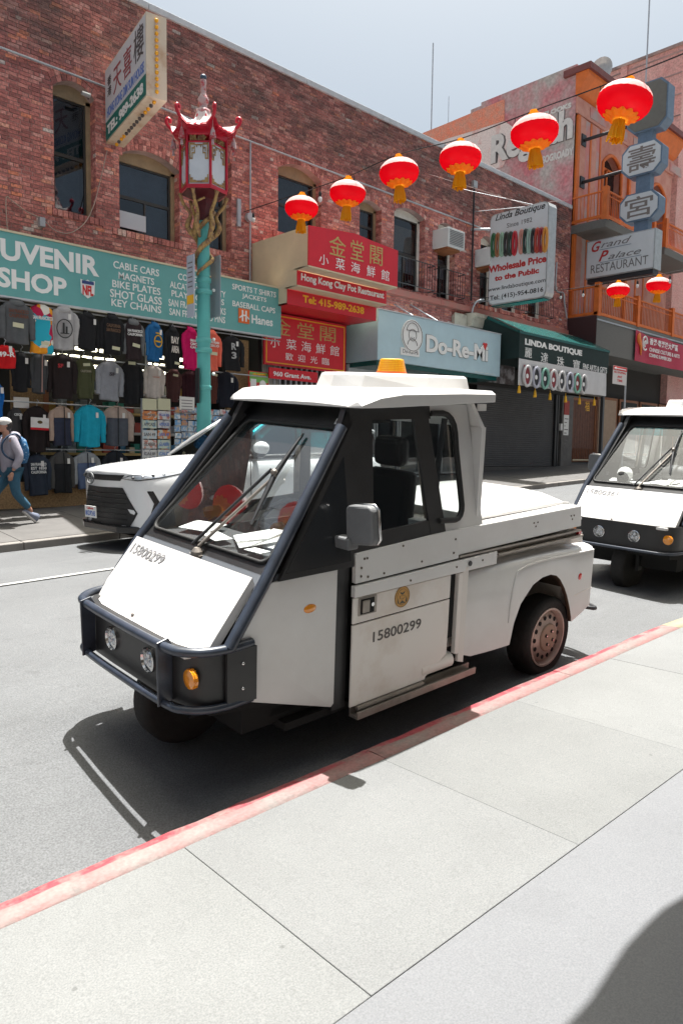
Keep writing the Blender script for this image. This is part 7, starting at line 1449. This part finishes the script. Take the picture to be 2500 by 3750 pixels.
    mb = MB(); mb.smooth = True; mb.loft([[(x, -yb, zb), (x, -yb*.98, zb+.03), (x, -yt, zt-.04), (x, -yt+.1, zt), (x, yt-.1, zt), (x, yt, zt-.04), (x, yb*.98, zb+.03), (x, yb, zb)] for x, yb, zb, yt, zt in gh]); P('cabin', mb, mat('car cabin dark', (.02, .022, .024), .2), recalc=True)
    for s in (-1, 1):
        P('pillar', MB().tube([(1.66, s*.82, 1.24), (2.10, s*.76, 1.53), (2.58, s*.675, 1.79), (3.3, s*.69, 1.84), (4.3, s*.66, 1.80), (4.95, s*.62, 1.58)], [.035, .035, .035, .04, .04, .04], 8), M_c)
        P('side_window', MB().prism([(1.95, s*.856, 1.26), (2.95, s*.874, 1.25), (2.95, s*.72, 1.72), (2.62, s*.715, 1.68)], (0, s*.004, 0)), M_car, recalc=True); P('side_window', MB().prism([(3.05, s*.872, 1.25), (4.0, s*.868, 1.25), (3.9, s*.715, 1.72), (3.05, s*.72, 1.72)], (0, s*.004, 0)), M_car, recalc=True)
        P('belt_trim', MB().tube([(1.9, s*.865, 1.245), (4.6, s*.87, 1.25)], .012, 6), M_chrome)
        mr_ = P('mirror', MB().sph((2.12, s*1.04, 1.36), .14, 16, 9, (.8, 1.0, .72)), M_c); P('mirror_base', MB().sph((2.12, s*1.0, 1.27), .11, 12, 7, (.8, 1.0, .55)).box((2.08, s*.86, 1.20), (2.16, s*.98, 1.27)), M_g, mr_)
        # headlamp
        hl, ht = skin('headlight', [(-.42, .985), (-.18, .955), (.12, .985), (.52, 1.055), (.10, 1.062), (-.30, 1.03)], M_g, mode='corner', s=s)
        skin('headlight_rim', [(-.40, .993), (-.18, .967), (.12, .997), (.44, 1.05), (.10, 1.052), (-.28, 1.022)], M_lens, hl, mode='corner', s=s, out=.010)
        for k in range(4): q = ht(-.24+.13*k, .998+.012*k); P('lens', MB().sph(tuple(q), .024, 8, 6, (1, 1, .9)), [M_lensd, M_lens][k % 2], hl)
        skin('side_intake', [(-.06, .82), (.02, .82), (.12, .62), (.06, .52), (-.02, .52), (.04, .62)], M_g, mode='corner', s=s)
        P('wheel_arch', MB().tube([(1.0+.42*math.cos(t), s*.975, .36+.42*math.sin(t)) for t in [math.pi*k/14 for k in range(15)]], .035, 6), M_g); P('sill_trim', MB().box((1.4, s*.94, .24), (4.0, s*.985, .40)), M_g)
        for xw in (1.0, 3.95):
            w_ = P('wheel', MB().lathe([(.25, 0), (.33, -.01), (.365, -s*.0+.02), (.365, .22), (.33, .24)], (xw, (-.985 if s < 0 else .745), .365), 32, 'y'), M_tyre); P('rim', MB().lathe([(.25, 0), (.24, -s*-.01), (.05, .01)], (xw, -.992 if s < 0 else .985, .365), 24, 'y'), M_lens, w_)
        P('door_seam', MB().box((1.95, s*.985, .42), (1.96, s*.99, 1.18)).box((3.0, s*.985, .42), (3.01, s*.99, 1.20)), M_g)
        P('door_handle', MB().box((2.72, s*.985, 1.03), (2.92, s*1.005, 1.055)), M_c, bev=.006)
    P('windscreen', MB().add([(1.66, -.80, 1.255), (1.66, .80, 1.255), (2.57, .65, 1.795), (2.57, -.65, 1.795)], [(0, 1, 2, 3)]), M_car)
    # nose: upper slot with ring badge, hexagonal lower grille, splitter, number plate
    skin('grille_slot', [(-.60, 1.035), (.60, 1.035), (.50, .955), (-.50, .955)], M_gm)
    skin('lower_grille', [(-.52, .86), (.52, .86), (.78, .52), (.66, .34), (-.66, .34), (-.78, .52)], M_gm)
    for i in range(6): z = .42+i*.07; skin('grille_bar', [(-.60, z), (.60, z), (.60, z+.010), (-.60, z+.010)], M_g, out=.014, k=3)
    P('badge', MB().tube([(-.065, .105*math.cos(t), .985+.078*math.sin(t)) for t in [2*math.pi*k/20 for k in range(21)]], .010, 6).tube([(-.065, .04*math.cos(t), .985+.074*math.sin(t)) for t in [2*math.pi*k/16 for k in range(17)]], .007, 5).tube([(-.065, .08*math.cos(t), 1.02+.028*math.sin(t)) for t in [2*math.pi*k/16 for k in range(17)]], .007, 5), M_mir)
    P('splitter', MB().prism([(.04, -.5, .25), (.04, .5, .25), (.12, .72, .25), (.45, .93, .22), (.45, -.93, .22), (.12, -.72, .25)], (0, 0, .10)), M_g, recalc=True, bev=.02)
    pl_ = P('number_plate', MB().box((-.085, -.17, .44), (-.075, .17, .60)), M_wht)
    lettering('8KDP243', (-.085, .15, .465), (0, -1, 0), (0, 0, 1), .30, .07, M_blue, pl_, 'lettering', .02, .003); lettering('California', (-.085, .10, .555), (0, -1, 0), (0, 0, 1), .20, .03, M_rd2, pl_, 'lettering', 0, .003)
    return V
suv()
# ================================================================== people walking on the far pavement
def skin_mesh(name, joints, edges, m, parent, sub=2, root=0):
    me = bpy.data.meshes.new(name); me.from_pydata([j[0] for j in joints], edges, []); o = link(bpy.data.objects.new(name, me), parent)
    sk = o.modifiers.new('skin', 'SKIN'); sk.use_smooth_shade = True; me.skin_vertices.new() if not me.skin_vertices else None
    for i, j in enumerate(joints):
        r = j[1]; r = (r, r) if not isinstance(r, tuple) else r; me.skin_vertices[0].data[i].radius = r; me.skin_vertices[0].data[i].use_root = (i == root)
    ss = o.modifiers.new('subdivision', 'SUBSURF'); ss.levels = sub; ss.render_levels = sub
    # freeze the modifiers into a plain mesh
    bpy.context.view_layer.update(); ev = o.evaluated_get(bpy.context.evaluated_depsgraph_get()); m2 = bpy.data.meshes.new_from_object(ev); o.modifiers.clear(); o.data = m2; m2.materials.clear(); m2.materials.append(m)
    for p in m2.polygons: p.use_smooth = True
    return o
def person(P0, lab, jacket, jean, shoe, H=1.68, cap=True, pack=True, rz=0.0):
    """walks towards -x; local frame: -x forward, +y far side; joints of a mid stride pose"""
    k = H/1.70; V = thing('person', lab, 'person', tuple(P0), rz=rz); S = lambda q: (q[0]*k, q[1]*k, q[2]*k)
    M_skin = mat('skin', (.42, .22, .15), .55); M_j = cloth(jacket); M_jn = mat('denim', jean, .85, var=.2, vs=12); M_sh = mat('shoe', shoe, .6); M_sole = mat('shoe sole', (.5, .48, .46), .6); M_hr = mat('black hair', (.015, .012, .012), .6); M_cap = mat('white cap', (.5, .49, .47), .8, var=.08)
    lean = -.04
    J = dict(pel=(0, 0, .93), sp=(lean*.5, 0, 1.12), ch=(lean, 0, 1.32), nk=(lean-.02, 0, 1.44), hd=(lean-.05, 0, 1.58), ht=(lean-.05, 0, 1.66),
             hl=(0, -.10, .90), kl=(.03, -.11, .50), al=(.27, -.10, .22), fl=(.24, -.10, .10),        # near leg trailing, toe on the ground
             hr=(0, .10, .90), kr=(-.22, .11, .52), ar=(-.30, .10, .10), fr=(-.44, .10, .05),
             sl=(lean, -.19, 1.38), el=(.06, -.25, 1.10), wl=(-.06, -.24, .87), sr=(lean, .19, 1.38), er=(-.10, .24, 1.12), wr=(-.28, .22, .98))
    names = list(J); idx = {n: i for i, n in enumerate(names)}
    rad = dict(pel=(.13, .15), sp=(.12, .13), ch=(.13, .17), nk=.055, hd=.085, ht=.07, hl=.085, kl=.058, al=.038, fl=.04, hr=.085, kr=.058, ar=.038, fr=.035, sl=.06, el=.045, wl=.032, sr=.06, er=.045, wr=.032)
    E_ = [('pel', 'sp'), ('sp', 'ch'), ('ch', 'nk'), ('nk', 'hd'), ('hd', 'ht'), ('pel', 'hl'), ('hl', 'kl'), ('kl', 'al'), ('al', 'fl'), ('pel', 'hr'), ('hr', 'kr'), ('kr', 'ar'), ('ar', 'fr'), ('ch', 'sl'), ('sl', 'el'), ('el', 'wl'), ('ch', 'sr'), ('sr', 'er'), ('er', 'wr')]
    sc_ = lambda r, f=1.0: tuple(x*k*f for x in r) if isinstance(r, tuple) else r*k*f
    body = skin_mesh('body', [(S(J[n]), sc_(rad[n], .9)) for n in names], [(idx[a], idx[b]) for a, b in E_], M_skin, V)
    # clothes: larger skins over the same joints
    def garm(name, ns, fr_, es, m, par=V): 
        id2 = {n: i for i, n in enumerate(ns)}; return skin_mesh(name, [(S(fr_[n][0] if isinstance(fr_[n][0], tuple) else J[n]), sc_(fr_[n][1] if isinstance(fr_[n][0], tuple) else fr_[n])) for n in ns], [(id2[a], id2[b]) for a, b in es], m, par)
    F = dict(hip=((0.0, 0, .80), (.165, .19)), pel=((0, 0, .95), (.165, .185)), sp=((-.02, 0, 1.12), (.155, .175)), ch=((lean, 0, 1.33), (.14, .19)), nk=((lean-.0, 0, 1.44), .075),
             sl=((lean, -.20, 1.37), .085), el=((.06, -.265, 1.10), .068), wl=((-.05, -.25, .90), .055), sr=((lean, .20, 1.37), .085), er=((-.10, .26, 1.12), .068), wr=((-.26, .23, 1.0), .055))
    garm('jacket', list(F), F, [('hip', 'pel'), ('pel', 'sp'), ('sp', 'ch'), ('ch', 'nk'), ('ch', 'sl'), ('sl', 'el'), ('el', 'wl'), ('ch', 'sr'), ('sr', 'er'), ('er', 'wr')], M_j)
    Fj = dict(pel=((0, 0, .90), (.135, .16)), hl=((0, -.10, .82), .105), kl=((.03, -.11, .50), .078), al=((.245, -.10, .25), .062), hr=((0, .10, .82), .105), kr=((-.22, .11, .52), .078), ar=((-.29, .10, .13), .062))
    garm('jeans', list(Fj), Fj, [('pel', 'hl'), ('hl', 'kl'), ('kl', 'al'), ('pel', 'hr'), ('hr', 'kr'), ('kr', 'ar')], M_jn)
    MB().sph(S((lean+.10, 0, 1.43)), .10*k, 14, 8, (1.0, 1.3, .8)).build('hood', M_j, V)
    # head details: face towards -x
    hx_, hz_ = lean-.05, 1.60; hd = MB(); hd.smooth = True; hd.sph(S((hx_, 0, hz_)), .1*k, 16, 12, (.98, .78, 1.12)); hd.sph(S((hx_-.045, 0, hz_-.06)), .055*k, 12, 8, (.9, .8, .8)); hd.sph(S((hx_-.105, 0, hz_-.015)), .018*k, 8, 6, (1.1, .7, 1.2)); hd.build('face', M_skin, V)
    for s in (-1, 1): MB().sph(S((hx_-.088, s*.032, hz_+.012)), .010*k, 8, 5).build('eye', M_blk, V); MB().sph(S((hx_+.01, s*.078, hz_)), .026*k, 8, 6, (.7, .4, 1.1)).build('ear', M_skin, V)
    MB().tube([S((hx_-.097, -.02, hz_-.055)), S((hx_-.102, 0, hz_-.055)), S((hx_-.097, .02, hz_-.055))], .006*k, 5).build('mouth', cloth((.3, .08, .07)), V)
    hh = MB(); hh.smooth = True; hh.sph(S((hx_+.035, 0, hz_+.01)), .102*k, 14, 10, (.88, .88, 1.12)); hh.build('hair', M_hr, V)
    if cap:
        c_ = MB(); c_.smooth = True; c_.sph(S((hx_+.005, 0, hz_+.05)), .112*k, 16, 9, (1.0, .86, .78)); c_.build('cap', M_cap, V); MB().prism([S((hx_-.07, -.075, hz_+.045)), S((hx_-.16, -.06, hz_+.03)), S((hx_-.185, 0, hz_+.03)), S((hx_-.16, .06, hz_+.03)), S((hx_-.07, .075, hz_+.045))], (0, 0, .012)).build('cap_brim', M_cap, V, recalc=True)
    # hands with five fingers, loosely curled
    for (w_, s, dx) in (((-.06, -.245, .86), -1, 0), ((-.285, .222, .97), 1, -.02)):
        jn = [(S(w_), .026*k), (S((w_[0]-.02, w_[1], w_[2]-.05)), (.020*k, .036*k)), (S((w_[0]-.03, w_[1], w_[2]-.085)), (.018*k, .036*k))]; ed = [(0, 1), (1, 2)]
        for i in range(4):
            L_ = (.05, .062, .058, .045)[i]; ox_ = -.03+.018*i; b = len(jn)
            jn += [(S((w_[0]-.03+ox_, w_[1], w_[2]-.09)), .010*k), (S((w_[0]-.035+ox_, w_[1]+s*-.008, w_[2]-.09-L_*.6)), .009*k), (S((w_[0]-.028+ox_, w_[1]-s*.024, w_[2]-.09-L_)), .008*k)]; ed += [(2, b), (b, b+1), (b+1, b+2)]
        b = len(jn); jn += [(S((w_[0]-.055, w_[1]-s*.01, w_[2]-.055)), .012*k), (S((w_[0]-.075, w_[1]-s*.02, w_[2]-.09)), .009*k)]; ed += [(1, b), (b, b+1)]
        skin_mesh('hand', jn, ed, M_skin, V, 1)
    # shoes: near foot heel lifted, far foot flat
    for (cx_, cy_, cz_, ang) in ((.28, -.10, .10, -.75), (-.36, .10, .035, .12)):
        c_, s_ = math.cos(ang), math.sin(ang); R = lambda x, z: (cx_+x*c_-z*s_, cz_+x*s_+z*c_)
        mb = MB(); mb.smooth = True; ms = MB(); rr = []; r2 = []
        for (x, w_, h) in ((.10, .028, .07), (.085, .038, .105), (.03, .042, .11), (-.04, .046, .075), (-.11, .050, .05), (-.16, .040, .035), (-.18, .02, .02)):
            def q(y, z): a, b = R(x, z); return S((a, cy_+y, b))
            rr.append([q(-w_, -.01), q(-w_, h*.5), q(-w_*.5, h), q(w_*.5, h), q(w_, h*.5), q(w_, -.01)]); r2.append([q(-w_*1.08, -.032), q(-w_*1.08, -.008), q(w_*1.08, -.008), q(w_*1.08, -.032)])
        mb.loft(rr); mb.build('shoe', M_sh, V, recalc=True); ms.loft(r2); ms.build('sole', M_sole, V, recalc=True)
    if pack:
        bp = thing('backpack', 'bright blue patterned backpack worn by the walker in the white cap', 'backpack', tuple(P0), rz=rz); M_bp = mat('blue patterned nylon', (.01, .10, .24), .6, col2=(.30, .42, .55), vs=26, thr=(.56, .62))
        mb = MB(); mb.smooth = True; rr = []
        for (z, d, w_) in ((.98, .04, .10), (1.0, .13, .14), (1.12, .17, .155), (1.25, .16, .155), (1.38, .12, .14), (1.43, .05, .09)): rr.append([S((.10+d*.5+d*.5*math.cos(t)*abs(math.cos(t))**-.3*1.0 if abs(math.cos(t)) > .01 else .10+d*.5, w_*math.copysign(abs(math.sin(t))**.7, math.sin(t)), z)) for t in [2*math.pi*i/16+.1 for i in range(16)]])
        mb.loft(rr); mb.build('bag', M_bp, bp, recalc=True)
        for s in (-1, 1): MB().tube(chain([S((.13, s*.10, 1.40)), S((.02, s*.15, 1.47)), S((-.12, s*.15, 1.40)), S((-.19, s*.15, 1.25)), S((-.13, s*.19, 1.10)), S((.10, s*.17, 1.0))], 4), .016*k, 6).build('strap', mat('navy strap', (.01, .035, .08), .6), bp)
    return V
pf = at(40, 1895, 12.35); zf_ = ZF(pf.x)+.125+(ZB(pf.x)-ZF(pf.x)-.125)*((12.35-YF-.17)/(D-YF-.17))
person((pf.x+.02, 12.35, zf_), 'person in white cap and lilac jacket with blue backpack walking left', (.33, .31, .36), (.03, .10, .16), (.16, .18, .24), H=1.70)
pg = at(-70, 1925, 11.6); zg2 = ZF(pg.x)+.125+(ZB(pg.x)-ZF(pg.x)-.125)*((11.6-YF-.17)/(D-YF-.17))
person((pg.x-.22, 11.7, zg2), 'person in dark clothes and red shoes just leaving at the left edge', (.03, .035, .05), (.02, .03, .05), (.45, .02, .02), H=1.6, cap=False, pack=False)
